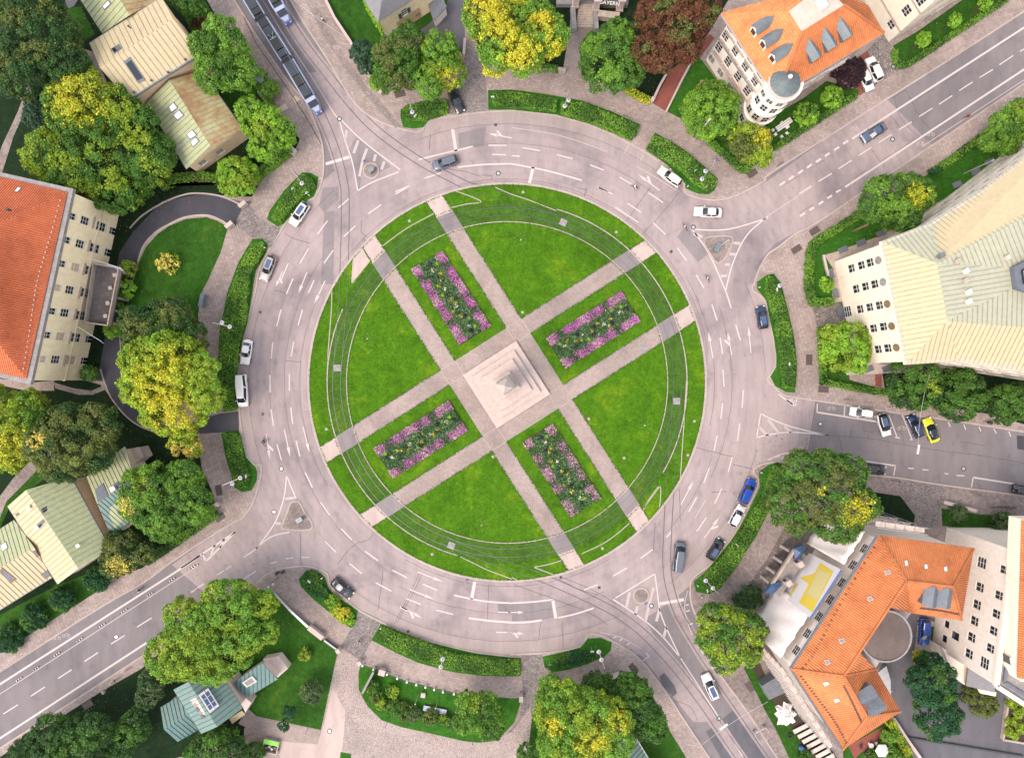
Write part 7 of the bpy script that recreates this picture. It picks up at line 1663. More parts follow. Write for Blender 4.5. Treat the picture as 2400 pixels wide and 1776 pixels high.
def person(label, spec, ang, shirt, trousers, pose='walk', z=ZP+.02, hair=(.03, .02, .015, 1)):
    """one continuous skinned body; clothing and hair are its children"""
    o = empty('person', (*W(T(spec)[0], .9), z), R(ang), label=label, cat='person', group='people')
    ride = pose == 'ride'
    J = {'pel': (0, 0, .95), 'wa': (.02, 0, 1.12), 'ch': (.04, 0, 1.34), 'nk': (.05, 0, 1.50), 'hd': (.07, 0, 1.62), 'ht': (.08, 0, 1.74)}
    if ride: J = {'pel': (-.22, 0, .98), 'wa': (-.15, 0, 1.14), 'ch': (-.02, 0, 1.33), 'nk': (.06, 0, 1.47), 'hd': (.12, 0, 1.58), 'ht': (.15, 0, 1.70)}
    rad = {'pel': .15, 'wa': .13, 'ch': .165, 'nk': .055, 'hd': .098, 'ht': .075}; ed = [('pel', 'wa'), ('wa', 'ch'), ('ch', 'nk'), ('nk', 'hd'), ('hd', 'ht')]
    c = Vector(J['ch']); pl = Vector(J['pel'])
    for s, t in ((1, 'l'), (-1, 'r')):
        sw = .16*s if pose == 'walk' else .03
        J['sh'+t] = (c.x, .19*s, c.z+.06); J['el'+t] = (c.x-.10*s*(pose == 'walk')+(.22 if ride else 0), .25*s, c.z-.22); J['wr'+t] = (c.x+.02-.12*s*(pose == 'walk')+(.42 if ride else 0), .24*s, (c.z-.46) if not ride else 1.05); J['ha'+t] = (J['wr'+t][0]+.04, .23*s, J['wr'+t][2]-.10)
        J['hp'+t] = (pl.x, .10*s, pl.z-.06)
        if ride: J['kn'+t] = (pl.x+.38, .12*s, pl.z-.25+.12*s); J['an'+t] = (pl.x+.18, .11*s, .42+.15*s); J['to'+t] = (pl.x+.34, .11*s, .36+.15*s)
        else: J['kn'+t] = (sw*.8+.03, .11*s, .52); J['an'+t] = (sw*1.4-.05, .11*s, .10); J['to'+t] = (sw*1.4+.12, .12*s, .05)
        rad.update({'sh'+t: .075, 'el'+t: .052, 'wr'+t: .038, 'ha'+t: .042, 'hp'+t: .11, 'kn'+t: .068, 'an'+t: .048, 'to'+t: .042})
        ed += [('ch', 'sh'+t), ('sh'+t, 'el'+t), ('el'+t, 'wr'+t), ('wr'+t, 'ha'+t), ('pel', 'hp'+t), ('hp'+t, 'kn'+t), ('kn'+t, 'an'+t), ('an'+t, 'to'+t)]
    def skin(nm, keys, edges, k, mat, grow=0.0):
        me = bpy.data.meshes.new(nm); me.from_pydata([J[q] for q in keys], [(keys.index(a), keys.index(b_)) for a, b_ in edges], []); ob_ = bpy.data.objects.new(nm, me); C.objects.link(ob_)
        md = ob_.modifiers.new('s', 'SKIN'); md.use_smooth_shade = True
        for i, q in enumerate(keys): me.skin_vertices[0].data[i].radius = (rad[q]+grow, rad[q]*(1.0)+grow); me.skin_vertices[0].data[i].use_root = (i == 0)
        sb = ob_.modifiers.new('d', 'SUBSURF'); sb.levels = 1; sb.render_levels = 1
        me.materials.append(mat); ob_.parent = o; return ob_
    keys = list(J); skin('body', keys, ed, 0, MATS['skin'])
    tk = ['ch', 'pel', 'wa', 'shl', 'shr', 'ell', 'elr']; te = [('pel', 'wa'), ('wa', 'ch'), ('ch', 'shl'), ('ch', 'shr'), ('shl', 'ell'), ('shr', 'elr')]
    skin('jacket', tk, te, 0, paint(shirt, .8), .022)
    lk = ['pel', 'hpl', 'hpr', 'knl', 'knr', 'anl', 'anr']; le = [('pel', 'hpl'), ('pel', 'hpr'), ('hpl', 'knl'), ('hpr', 'knr'), ('knl', 'anl'), ('knr', 'anr')]
    skin('trousers', lk, le, 0, paint(trousers, .8), .016)
    hd = Vector(J['hd']); m = MB(); m.lathe([(0, .155), (.07, .14), (.108, .08), (.115, .02), (.10, -.05)], 12, hd-Vector((.015, 0, 0))); m.build('hair', paint(hair, .7), o, smooth=True)
    return o
person('person in dark clothes standing beside the tram stop pavement', 'B 132 778', -50, (.02, .02, .03, 1), (.03, .03, .05, 1), 'walk')
person('person in a pale top walking beside the tram stop', 'B 158 742', -50, (.55, .50, .48, 1), (.05, .05, .08, 1), 'walk')
person('person in white walking on the pavement at the top left of the shuttered house', 'B 578 172', 120, (.60, .56, .55, 1), (.02, .02, .03, 1), 'walk')
person('person in a white shirt crossing the cobbled drive at the bottom', 'N 890 655', 70, (.60, .56, .55, 1), (.03, .03, .04, 1), 'walk')
person('person in a white shirt walking on the lower left pavement', 'M 895 1080', 35, (.60, .56, .55, 1), (.25, .22, .2, 1), 'walk')
person('person in a pale shirt on the lower left pavement beside the parked bicycle', 'M 985 990', 35, (.45, .43, .42, 1), (.04, .04, .06, 1), 'walk')
person('person in a blue top standing beside the upper lamp at the north east corner', 'C 1745 1385', 40, (.06, .10, .35, 1), (.35, .33, .33, 1), 'walk')
def rider(label, spec, ang, shirt, z=.022):
    o = bike('bicycle ridden by the '+label, spec, ang, 'metal_dark', z, 'ridden bicycles'); pp = person(label, spec, ang, shirt, (.05, .05, .08, 1), 'ride', z); return o
rider('cyclist in white riding on the north east side of the ring', 'C 1060 1608', -25, (.60, .52, .48, 1))
rider('cyclist in pink at the north east splitter island', 'G 1490 335', -60, (.50, .40, .38, 1))
rider('cyclist in grey riding on the east side of the ring', 'G 1685 780', -65, (.40, .38, .44, 1))
rider('cyclist in black riding on the west side of the ring', 'J 68 570', -85, (.02, .02, .025, 1))
rider('cyclist in red on the wide north east street', 'D 1718 1000', -148, (.35, .03, .03, 1))
rider('cyclist in white on the wide lower left street', 'M 1195 208', 35, (.60, .56, .55, 1))
for lab, s_, a, c in (('bicycle leaning at the long north hedge', 'C 1000 1010', -28, 'metal_light'), ('dark bicycle lying along the wide street kerb', 'D 105 1412', 35, 'metal_dark'), ('first bicycle in the row at the garden by the right edge', 'L 1965 1130', 10, 'metal_dark'), ('second bicycle in the row at the garden by the right edge', 'L 2040 1130', 10, 'metal_dark'), ('third bicycle in the row at the garden by the right edge', 'L 2095 1140', 10, 'metal_dark'),
                      ('dark bicycle on the pavement below the east street', 'L 1100 905', -10, 'blue_trim'), ('red bicycle behind the right hand verge lamp', 'O 1880 265', 50, 'red_paint'), ('blue bicycle near the corner of the south west pavement', 'N 160 125', 40, 'blue_trim'), ('black bicycle beside the motorbikes on the south west pavement', 'N 205 52', 10, 'metal_dark'), ('dark bicycle on the lower left pavement', 'M 1095 890', 38, 'metal_dark'), ('bicycle on the pavement by the round street trees', 'L 1900 400', -5, 'metal_dark'), ('bicycle beside the white car in the east street', 'L 690 208', -5, 'metal_grey'), ('white bicycle on the pavement by the first street tree', 'L 1070 272', -5, 'sign_white'), ('bicycle at the foot of the low hedge below the ginkgo', 'H 455 1620', 80, 'metal_dark'), ('bicycle near the planter at the right edge street', 'L 1790 1015', -20, 'metal_light')):
    bike(lab, s_, a, c)
# ---------------------------------------------------------------- street lamps, signs, boxes
def lamp(label, top, heads, h=7.5):
    """mast whose top stands at map pixel 'top'; luminaires hang from a boom that reaches towards the road"""
    t = Vector((*W(T(top)[0], h), h)); o = empty('street_lamp', (t.x, t.y, ZG), label=label, cat='street lamp', group='street lamps')
    m = MB(); m.tube([(0, 0, -.1), (0, 0, 1.0), (0, 0, h-ZG)], [.10, .075, .05], 8); m.build('mast', 'metal_grey', o)
    far = None
    for s_ in heads:
        p = Vector((*W(T(s_)[0], h+.1), h+.1))-Vector((t.x, t.y, ZG)); far = p if far is None or p.length > far.length else far
        m = MB(); m.lathe([(0, .16), (.12, .15), (.34, .06), (.40, -.02), (.30, -.10), (0, -.12)], 16, p); m.build('luminaire', 'lamp_glass', o, smooth=True)
        m = MB(); m.lathe([(0, .22), (.10, .20), (.12, .14)], 8, p); m.build('lamp_cap', 'metal_dark', o)
    m = MB(); m.tube([(0, 0, h-ZG), tuple(far*.5+Vector((0, 0, (h-ZG)*.5+.15))), (far.x, far.y, h-ZG+.12)], .035, 6); m.build('boom', 'metal_light', o)
lamp('single headed lamp at the tip of the north west verge hedge', 'B 1310 830', ['B 1345 965'])
lamp('double headed lamp between the two north verge hedges', 'C 490 768', ['C 487 862', 'C 455 912'])
lamp('double headed lamp at the end of the north east verge hedge', 'C 1745 1400', ['C 1665 1472', 'C 1636 1540'])
lamp('double headed lamp on the long west verge hedge', 'E 1830 1160', ['E 1910 1160', 'E 1976 1195'])
lamp('double headed lamp at the lower west verge', 'I 1912 945', ['I 1998 930', 'I 2066 880'])
lamp('double headed lamp on the long south verge hedge', 'N 1572 925', ['N 1590 867', 'N 1606 800'])
lamp('double headed lamp on the dark low hedge by the tram street', 'O 798 882', ['O 770 806', 'O 748 738'])
lamp('double headed lamp at the tip of the curved south east hedge', 'O 1783 246', ['O 1730 190', 'O 1668 125'])
lamp('single headed lamp at the top of the east verge hedge', 'H 190 820', ['H 102 842'])
lamp('single headed lamp left of the big dark tree', 'L 188 912', ['L 116 880'])
lamp('single headed lamp on the upper west verge hedge', 'B 300 1450', ['B 394 1578'])
def sign(label, spec, vec, h=2.6, mat='sign_white', shape='rect'):
    o = empty('traffic_sign', (*W(T(spec)[0], 0), ZG), math.atan2(-vec[1], vec[0]), label=label, cat='sign', group='small traffic signs')
    m = MB(); m.tube([(0, 0, -.1), (0, 0, h)], .035, 6); m.build('post', 'metal_light', o)
    m = MB()
    if shape == 'rect': m.box((0, 0, h-.30), (.05, .60, .55))
    else: m.tube([(-.02, 0, h-.30), (.02, 0, h-.30)], .32, 16)
    m.build('plate', mat, o)
for lab, s_, v, mm, sh in (('sign at the kerb corner of the north west verge', 'B 1385 1040', (1, 1), 'sign_white', 'rect'), ('sign at the left end of the north verge', 'B 2040 880', (0, 1), 'sign_white', 'rect'), ('sign in the north east verge hedge', 'C 1550 1500', (1, 1), 'sign_white', 'round'), ('sign at the lower tip of the north east verge', 'G 1640 22', (1, 1), 'sign_white', 'round'),
                           ('sign at the upper end of the east verge', 'H 35 890', (-1, 0), 'sign_white', 'rect'), ('sign in the lower end of the east verge hedge', 'H 140 1518', (-1, 0), 'sign_white', 'round'), ('sign at the head of the south east verge', 'L 0 950', (-1, 0), 'sign_white', 'round'), ('tilted sign beside the black hatchback', 'K 1900 1430', (-1, 1), 'sign_white', 'rect'),
                           ('sign at the tip of the south east verge', 'O 1650 180', (-1, 0), 'sign_white', 'round'), ('sign at the lamp of the dark low hedge', 'O 678 690', (0, -1), 'sign_white', 'rect'), ('sign at the left end of the dark low hedge', 'O 318 800', (0, -1), 'metal_grey', 'rect'), ('sign on the small south west verge', 'N 490 100', (1, -1), 'sign_white', 'rect'),
                           ('sign at the lower tip of the lower west verge', 'I 2160 850', (1, 0), 'sign_white', 'rect'), ('sign on the upper west verge', 'F 350 38', (1, 1), 'sign_white', 'round'), ('sign at the lower end of the upper west verge', 'F 468 75', (1, 1), 'sign_white', 'round'), ('sign on the north west round island', 'B 955 1420', (1, 1), 'sign_blue', 'round'),
                           ('sign on the south east round island', 'O 1130 285', (1, 1), 'sign_blue', 'round'), ('sign on the triangular north east island', 'G 1830 470', (1, 1), 'sign_blue', 'round'), ('sign on the triangular south west island', 'J 390 1230', (1, 1), 'sign_blue', 'round')): sign(lab, s_, v, 2.6, mm, sh)
# bollards
def bollard(label, spec, mat='sign_white'):
    o = empty('bollard', (*W(T(spec)[0]), ZG), label=label, cat='bollard', group='white bollards'); m = MB(); m.lathe([(.10, 0), (.10, .75), (.14, .78), (.14, .88), (.08, .95), (0, .96)], 12); m.build('post', 'metal_light', o)
    m = MB(); m.lathe([(.105, .45), (.105, .65)], 12); m.build('band', mat, o)
for lab, s_ in (('bollard at the start of the north drive', 'B 2020 757'), ('bollard on the upper west verge corner', 'F 88 522'), ('bollard at the tip of the upper west verge', 'F 466 74'), ('bollard at the north east verge tip', 'C 1505 1612'), ('bollard at the east verge top', 'G 2118 860'), ('bollard at the south east verge top', 'K 2135 830'), ('bollard at the south west verge', 'N 575 95'), ('bollard by the tram street corner', 'O 1622 258'), ('bollard at the south verge corner', 'N 1080 522'), ('bollard at the south east verge foot', 'O 1590 160')): bollard(lab, s_)
def cabinet(label, spec, ang, d=(1.3, .6, 1.3), mat='stone_pale'):
    o = empty('cabinet', (*W(T(spec)[0], 1.0), ZG), R(ang), label=label, cat='cabinet', group='utility cabinets'); m = MB(); m.box((0, 0, d[2]/2), d); m.box((0, 0, d[2]+.04), (d[0]+.1, d[1]+.1, .08)); m.build('housing', mat, o)
    for k in (-1, 1): m = MB(); m.box((k*d[0]*.25, -d[1]/2-.012, d[2]*.52), (d[0]*.44, .025, d[2]*.85)); m.build('door', mat, o)
    m = MB(); m.box((0, -d[1]/2-.04, d[2]*.55), (.05, .05, .18)); m.build('handle', 'metal_dark', o)
cabinet('white cabinet at the end of the clipped hedge', 'B 312 1300', -32, (1.1, 1.1, 1.0)); cabinet('grey cabinet on the north east splitter island', 'G 1765 515', 60, (1.5, .8, 1.4), 'lead'); cabinet('dark cabinet on the south west splitter island', 'J 375 1240', 30, (1.0, .6, 1.2), 'metal_grey'); cabinet('grey cabinet on the north west round island', 'B 990 1465', 40, (.9, .7, 1.2), 'metal_grey')
cabinet('pale cabinet at the green tree corner of the west pavement', 'I 1858 1115', 30, (1.0, .7, 1.0)); cabinet('long three door cabinet along the garden wall at the bottom left', 'N 515 572', -38, (3.1, .75, 1.1)); cabinet('white cabinet at the oval lawn fence', 'N 1085 910', -15, (1.1, .9, 1.3)); cabinet('pale cabinet on the oval lawn', 'N 1435 1120', -8, (.7, .7, .5)); cabinet('white sign board box above the dark bushy tree', 'O 888 950', 22, (1.8, .6, .7)); cabinet('pale cabinet at the tip of the north garden', 'B 1070 790', -30, (.6, .6, 1.1)); cabinet('blue grey cabinet on the west pavement edge', 'E 1742 970', 78, (2.2, .6, 1.4), 'lead')
cabinet('white gate pillar at the top of the cobbled drive at the bottom', 'N 712 720', 30, (.6, .6, 1.6)); cabinet('white gate pillar right of the cobbled drive at the bottom', 'N 895 825', 30, (.6, .6, 1.6)); cabinet('stone gate pillar at the end of the oval lawn', 'O 78 1130', 90, (.9, .6, 1.6)); cabinet('stone gate pillar at the north side of the west drive', 'E 2090 145', 40, (1.4, .6, 1.3)); cabinet('stone gate pillar at the south side of the west drive', 'E 1975 322', 40, (1.4, .6, 1.3)); cabinet('stone gate pillar at the stone path', 'C 430 605', -10, (1.2, .5, 1.2), 'stone_wall'); cabinet('white gate pillar at the red brick path', 'C 1208 862', 60, (.6, .5, 1.4))
# ---------------------------------------------------------------- garden walls and fences
def gwall(label, spec, h=1.0, t=.35, mat='stone_wall', cap='stone_pale', name='garden_wall', cat='wall', zpx=.6):
    o = empty(name, label=label, cat=cat, group='garden walls', kind='thing'); l = [W(p, zpx) for p in T(spec)]
    for i in range(len(l)-1):
        m = MB(); m.bar((*l[i], ZP+h/2), (*l[i+1], ZP+h/2), t, h); m.build('wall_section', mat, o); m = MB(); m.bar((*l[i], ZP+h+.05), (*l[i+1], ZP+h+.05), t+.12, .10); m.build('coping', cap, o)
gwall('low stone wall along the garden of the shuttered house', 'B 570 -60 680 165 820 375 905 570 1065 775', 1.0); gwall('low wall at the foot of the olive tree garden', 'B 1095 785 1230 735 1400 690', .8); gwall('low wall below the golden tree', 'B 1985 570 C 0 580 200 592 400 602', .9)
gwall('wall along the red brick path', 'C 1205 880 1270 740 1340 620', .9, .3); gwall('wall between the red brick path and the lawn strip', 'C 1325 965 1460 690 1590 450', .4, .2); gwall('white wall beside the tram stop', 'B 30 800 120 915 215 1010', 1.2, .3, 'plaster_white'); gwall('grey wall along the drive of the shuttered house', 'B 1800 345 1790 480', 1.1, .35)
gwall('low wall of the garden below the round street trees', 'L 1500 1085 1600 1110 1780 1160', .9, .5); gwall('low wall along the lower garden of the inner court', 'Q 1070 1300 1180 1470 1330 1680', 1.0, .35, 'plaster_pink'); gwall('low wall below the mottled tree garden', 'N 160 230 300 380 450 520', .7, .25, 'metal_grey', 'metal_light')
gwall('dark edging wall of the lawn by the teal house', 'N 590 635 700 715', .7, .2, 'metal_dark', 'metal_grey'); gwall('long low wall across the inner court', 'Q 1195 1478 1600 1540 2203 1640', .25, .15, 'metal_dark', 'metal_dark'); gwall('tall grey slab wall on the oval lawn', 'N 1030 870 935 1050', 2.6, .25, 'stone_grey', 'stone_grey')
gwall('edge wall of the light well apron beside the office facade', 'H 478 578 500 680 520 760', .5, .3, 'stone_wall')
f_ = empty('fence', label='low fence with white posts along the pavement above the oval lawn', cat='fence'); l = [W(p, .5) for p in catmull(T('N 920 850 1130 925 1300 990 1460 1035 1610 1075 1780 1105'), 4)]
for i in range(len(l)-1): m = MB(); m.bar((*l[i], ZP+.75), (*l[i+1], ZP+.75), .05, .05); m.build('rail', 'metal_dark', f_); m = MB(); m.bar((*l[i], ZP+.35), (*l[i+1], ZP+.35), .05, .05); m.build('rail', 'metal_dark', f_)
for p in l[::2]: m = MB(); m.box((*p, ZP+.45), (.28, .28, .9)); m.build('post', 'sign_white', f_)
# flag poles / thin lights on the oval lawn and bench
for lab, s_ in (('left thin steel light mast on the oval lawn', 'N 1370 1185'), ('middle thin steel light mast behind the lavender bench', 'N 1548 1220'), ('right thin steel light mast on the oval lawn', 'N 1720 1255'), ('steel light mast at the lower left edge of the oval lawn', 'N 1110 1395'), ('steel light mast at the bottom edge of the oval lawn', 'N 1862 1540'), ('steel light mast on the stone path by the teal house', 'N 420 1445')):
    t = Vector((*W(T(s_)[0], 4.0), 4.0)); o = empty('light_mast', (t.x, t.y, ZG), label=lab, cat='lamp post', group='thin light masts'); m = MB(); m.tube([(0, 0, -.1), (0, 0, 3.9)], .05, 8); m.build('mast', 'metal_light', o); m = MB(); m.lathe([(0, 4.1), (.12, 4.05), (.14, 3.9), (.06, 3.85)], 10); m.build('lamp_head', 'lamp_glass', o)
be = empty('bench', (*W(T('N 1540 1235')[0], .4), ZG), R(-11), label='long lavender bench on the oval lawn', cat='bench')
for k in range(3): m = MB(); m.box((0, -.32+.32*k, .45), (4.2, .28, .07)); m.build('seat_plank', 'lavender_cloth', be)
for x in (-1.7, 0, 1.7): m = MB(); m.box((x, 0, .2), (.12, .8, .42)); m.build('leg', 'metal_grey', be)
be = empty('bench', (*W(T('Q -1000 0')[0]), ZG), 0, label='x', cat='bench'); bpy.data.objects.remove(be)
be = empty('bench', (*W((380+1010/6.978, 1540+1285/6.978), .4), ZG), R(-60), label='narrow white bench below the teal house', cat='bench')
for k in range(3): m = MB(); m.box((0, -.18+.18*k, .45), (1.9, .15, .06)); m.build('seat_plank', 'white_paint', be)
for x in (-.8, .8): m = MB(); m.box((x, 0, .2), (.08, .45, .42)); m.build('leg', 'metal_grey', be)
# sandpit crate with green sheet
sp = empty('play_box', (*W((380+1780/6.978, 1540+1450/6.978), .5), ZG), R(-12), label='open wooden box with a lime green sheet at the bottom left', cat='box')
m = MB(); m.box((0, 0, .08), (2.6, 2.1, .1)); m.build('floor', 'wood', sp)
for a in ((0, 1.05, 2.7, .1), (0, -1.05, 2.7, .1), (1.3, 0, .1, 2.1), (-1.3, 0, .1, 2.1)): m = MB(); m.box((a[0], a[1], .4), (a[2], a[3], .8)); m.build('side_board', 'plank', sp)
v = []
for i in range(9):
    for j in range(4): v.append((-1.35+i*.34, .45+j*.28, .86+.07*math.sin(i*1.9+j)+.03*(j % 2)))
link('sheet', mesh(v, [(i*4+j, i*4+j+1, (i+1)*4+j+1, (i+1)*4+j) for i in range(8) for j in range(3)]), 'lime_plastic', sp, smooth=True)
for k in range(5): m = MB(); m.box((-.7+.5*k, -.3+.3*(k % 2), .45), (.4, .35, .5), k); m.build('tool', rnd.choice(('metal_dark', 'metal_light', 'metal_grey')), sp)
# bus stop roof beside the tram
bs = empty('tram_shelter', (0, 0, 0), label='flat grey tram shelter roof at the pavement edge beside the tram', cat='shelter')
q = [W(p, 2.6) for p in T('B 0 600 78 695 35 720 -45 640')]; m = MB(); m.prism(q, 2.45, 2.62, True); m.build('roof', 'lead', bs)
for p in inset(q, .15): m = MB(); m.tube([(*p, 0), (*p, 2.5)], .04, 6); m.build('post', 'metal_grey', bs)
# wooden pole on the palazzo lawn, pale street masts, garden seats
for lab, s_, h, r, mt in (('wooden pole on the lawn beside the palazzo', 'C 1635 700', 9, .12, 'wood'), ('pale concrete mast in front of the round bright green tree', 'C 1700 1030', 10, .12, 'stone_pale'), ('pale mast at the hedge of the green roofed house', 'I 1690 835', 6, .10, 'stone_pale'), ('steel mast beside the tree at the office building', 'D 1935 1380', 8, .10, 'metal_light'), ('brown wooden post under the corner tree of the office building', 'H 850 320', 5, .16, 'wood'), ('pale mast at the cabinet on the north east splitter island', 'G 1860 455', 5, .08, 'stone_pale')):
    t = Vector((*W(T(s_)[0], h), h)); o = empty('mast', (t.x, t.y, 0), label=lab, cat='pole', group='masts'); m = MB(); m.tube([(0, 0, 0), (0, 0, h)], [r*1.2, r], 8); m.build('shaft', mt, o); m = MB(); m.box((0, 0, h), (r*5, r*2, .12), .6); m.build('cap', mt, o)
gt = empty('garden_table', (*W(T('D 135 1075')[0], .7), ZG), R(35), label='white garden table on the lawn below the turret', cat='table')
for k in range(3): m = MB(); m.box((0, -.35+.35*k, .74), (3.2, .28, .05)); m.build('top_plank', 'white_paint', gt)
for a in ((-1.4, -.35), (1.4, -.35), (-1.4, .35), (1.4, .35)): m = MB(); m.box((a[0], a[1], .36), (.07, .07, .72)); m.build('leg', 'white_paint', gt)
for k, (s_, w_) in enumerate((('D 40 1125', 'left end'), ('D 118 1060', 'far side'), ('D 160 1100', 'near side'), ('D 62 1160', 'lower left'), ('D 115 1180', 'bottom'), ('D 160 1150', 'lower right'))):
    o = empty('garden_chair', (*W(T(s_)[0], .4), ZG), R(35+90*k), label='white garden chair at the %s of the garden table' % w_, cat='chair', group='white garden chairs'); m = MB(); m.box((0, 0, .44), (.5, .5, .05)); m.build('seat', 'white_paint', o); m = MB(); m.box((-.24, 0, .7), (.05, .5, .5)); m.build('backrest', 'white_paint', o)
    for a in ((-.2, -.2), (.2, -.2), (-.2, .2), (.2, .2)): m = MB(); m.box((a[0], a[1], .21), (.05, .05, .42)); m.build('leg', 'white_paint', o)
# terrace furniture under the orange roof
pa = empty('sunshade', (*W(T('Q 985 1590')[0], 2.4), ZG), 0, label='white hexagonal sunshade in the garden at the bottom right', cat='sunshade'); m = MB(); m.lathe([(1.25, 2.15), (.6, 2.45), (0, 2.6)], 6); m.build('canopy', 'white_paint', pa); m = MB(); m.tube([(0, 0, 0), (0, 0, 2.6)], .03, 6); m.build('pole', 'metal_light', pa)
tb = empty('terrace_table', (*W(T('Q 885 1540')[0], .7), ZG+.02), 0, label='round white table on the red terrace at the bottom right', cat='table'); m = MB(); m.lathe([(0, .76), (.45, .76), (.45, .72), (.05, .70), (.05, .05), (.25, 0)], 16); m.build('top', 'white_paint', tb)
for k, (s_, lab) in enumerate((('Q 800 1550', 'dark chair left of the round terrace table'), ('Q 850 1590', 'dark chair below the round terrace table'), ('Q 930 1520', 'pale chair right of the round terrace table'), ('Q 975 1470', 'white chair near the terrace bush'), ('Q 840 1610', 'white lounger at the foot of the terrace'))):
    o = empty('terrace_chair', (*W(T(s_)[0], .4), ZG+.02), k, label=lab, cat='chair', group='terrace chairs'); mm = 'white_paint' if 'white' in lab or 'pale' in lab else 'metal_dark'
    m = MB(); m.box((0, 0, .44), (.5, .5, .05)); m.build('seat', mm, o); m = MB(); m.box((-.24, 0, .7), (.05, .5, .5)); m.build('backrest', mm, o)
    for a in ((-.2, -.2), (.2, -.2), (-.2, .2), (.2, .2)): m = MB(); m.box((a[0], a[1], .21), (.05, .05, .42)); m.build('leg', mm, o)
# lane separators on the wide lower left street
for k, s_ in enumerate(('M 165 972', 'M 310 880', 'M 492 757', 'M 686 632', 'M 880 507', 'M 1070 385', 'M 1290 243', 'M 1480 117', 'M 1650 8', 'I 1680 1640')):
    nth = ('first from the left edge', 'second from the left edge', 'third from the left edge', 'fourth from the left edge', 'fifth from the left edge', 'sixth from the left edge', 'seventh from the left edge', 'eighth from the left edge', 'ninth from the left edge', 'nearest the roundabout')[k]
    o = empty('lane_separator', (*W(T(s_)[0]), .02), R(33), label='black and white rubber lane separator, %s' % nth, cat='lane separator', group='lane separators'); m = MB(); m.box((0, 0, .06), (1.5, .16, .12)); m.build('base', 'rubber', o)
    for x in (-.5, 0, .5): m = MB(); m.box((x, 0, .13), (.14, .12, .03)); m.build('reflector', 'metal_light', o)
# motorbike-like dark things and small bins
for k, (s_, lab) in enumerate((('N 185 60', 'dark rubbish bin nearest the street on the south west pavement'), ('N 235 48', 'round dark bin beside the other on the south west pavement'), ('N 100 185', 'pale litter bin left of the blue bicycle'), ('N 140 160', 'pale litter bin right of the blue bicycle'), ('L 1905 405', 'dark bin on the pavement under the right street tree'), ('L 2010 410', 'pale bin on the pavement under the right street tree'))):
    o = empty('bin', (*W(T(s_)[0], .5), ZP), .4*k, label=lab, cat='bin', group='bins'); m = MB(); m.lathe([(.22, 0), (.28, .85), (.30, .9)], 12); m.build('drum', 'sign_white' if 'pale' in lab else 'metal_dark', o); m = MB(); m.lathe([(.30, .9), (.2, .98), (0, 1.0)], 12); m.build('lid', 'metal_grey' if 'pale' in lab else 'black_plastic', o)
# overhead wires with a hanging lamp
def wire(label, pts, h, lampat=None, group='overhead wires', r=.030):
    o = empty('span_wire', label=label, cat='wire', group=group); P = [Vector((*W(p, h), h)) for p in T(pts)]
    m = MB(); n = 10; q = [P[0]+(P[1]-P[0])*i/n-Vector((0, 0, .9*4*(i/n)*(1-i/n))) for i in range(n+1)]; m.tube(q, r, 6); m.build('cable', 'metal_light', o)
    if lampat:
        p = Vector((*W(T(lampat)[0], h-.9), h-.9)); d = (P[1]-P[0]); a = math.atan2(d.y, d.x); m = MB(); m.box(p, (1.6, .32, .18), a); m.build('hanging_lamp', 'white_paint', o)
wire('wire with a hanging lamp across the east street', 'L 1392 -10 1290 665', 9, 'L 1293 635'); wire('wire with a hanging lamp across the lower tram street', 'O 1500 1650 2203 1165', 8, 'O 1820 1380'); wire('wire across the upper tram street', 'B 300 -20 775 322', 8)
for k, (lab, s_) in enumerate((('thin contact wire over the left track of the upper tram street', 'B -100 -160 440 760'), ('thin contact wire over the right track of the upper tram street', 'B 140 -120 850 930'))): wire(lab, s_, 5.6, r=.012, group='contact wires')
# red and white barrier at the lower tram street
bar = empty('road_barrier', (*W(T('O 2130 1410')[0], .8), ZP), R(28), label='pink and white road works barrier beside the lower tram street', cat='barrier'); 
for k in range(5): m = MB(); m.box((-1.0+.5*k, 0, .85), (.5, .05, .25)); m.build('panel', 'sign_white' if k % 2 else 'plaster_pink', bar)
for x in (-1, 1): m = MB(); m.box((x, 0, .4), (.06, .5, .8)); m.build('foot', 'metal_grey', bar)
for a, b_ in (('O 2080 1440', 'O 2140 1530'), ('O 2180 1380', 'O 2203 1420')):
    p, q = [W(x, .8) for x in T(a+b_[1:])]; o = empty('site_fence', label='white site fence panel %s of the road works' % ('left' if '2080' in a else 'right'), cat='fence', group='site fences'); m = MB()
    for z in (.3, 1.2): m.bar((*p, ZP+z), (*q, ZP+z), .05)
    m.bar((*p, ZP), (*p, ZP+1.3), .05); m.bar((*q, ZP), (*q, ZP+1.3), .05); m.build('frame', 'metal_light', o)
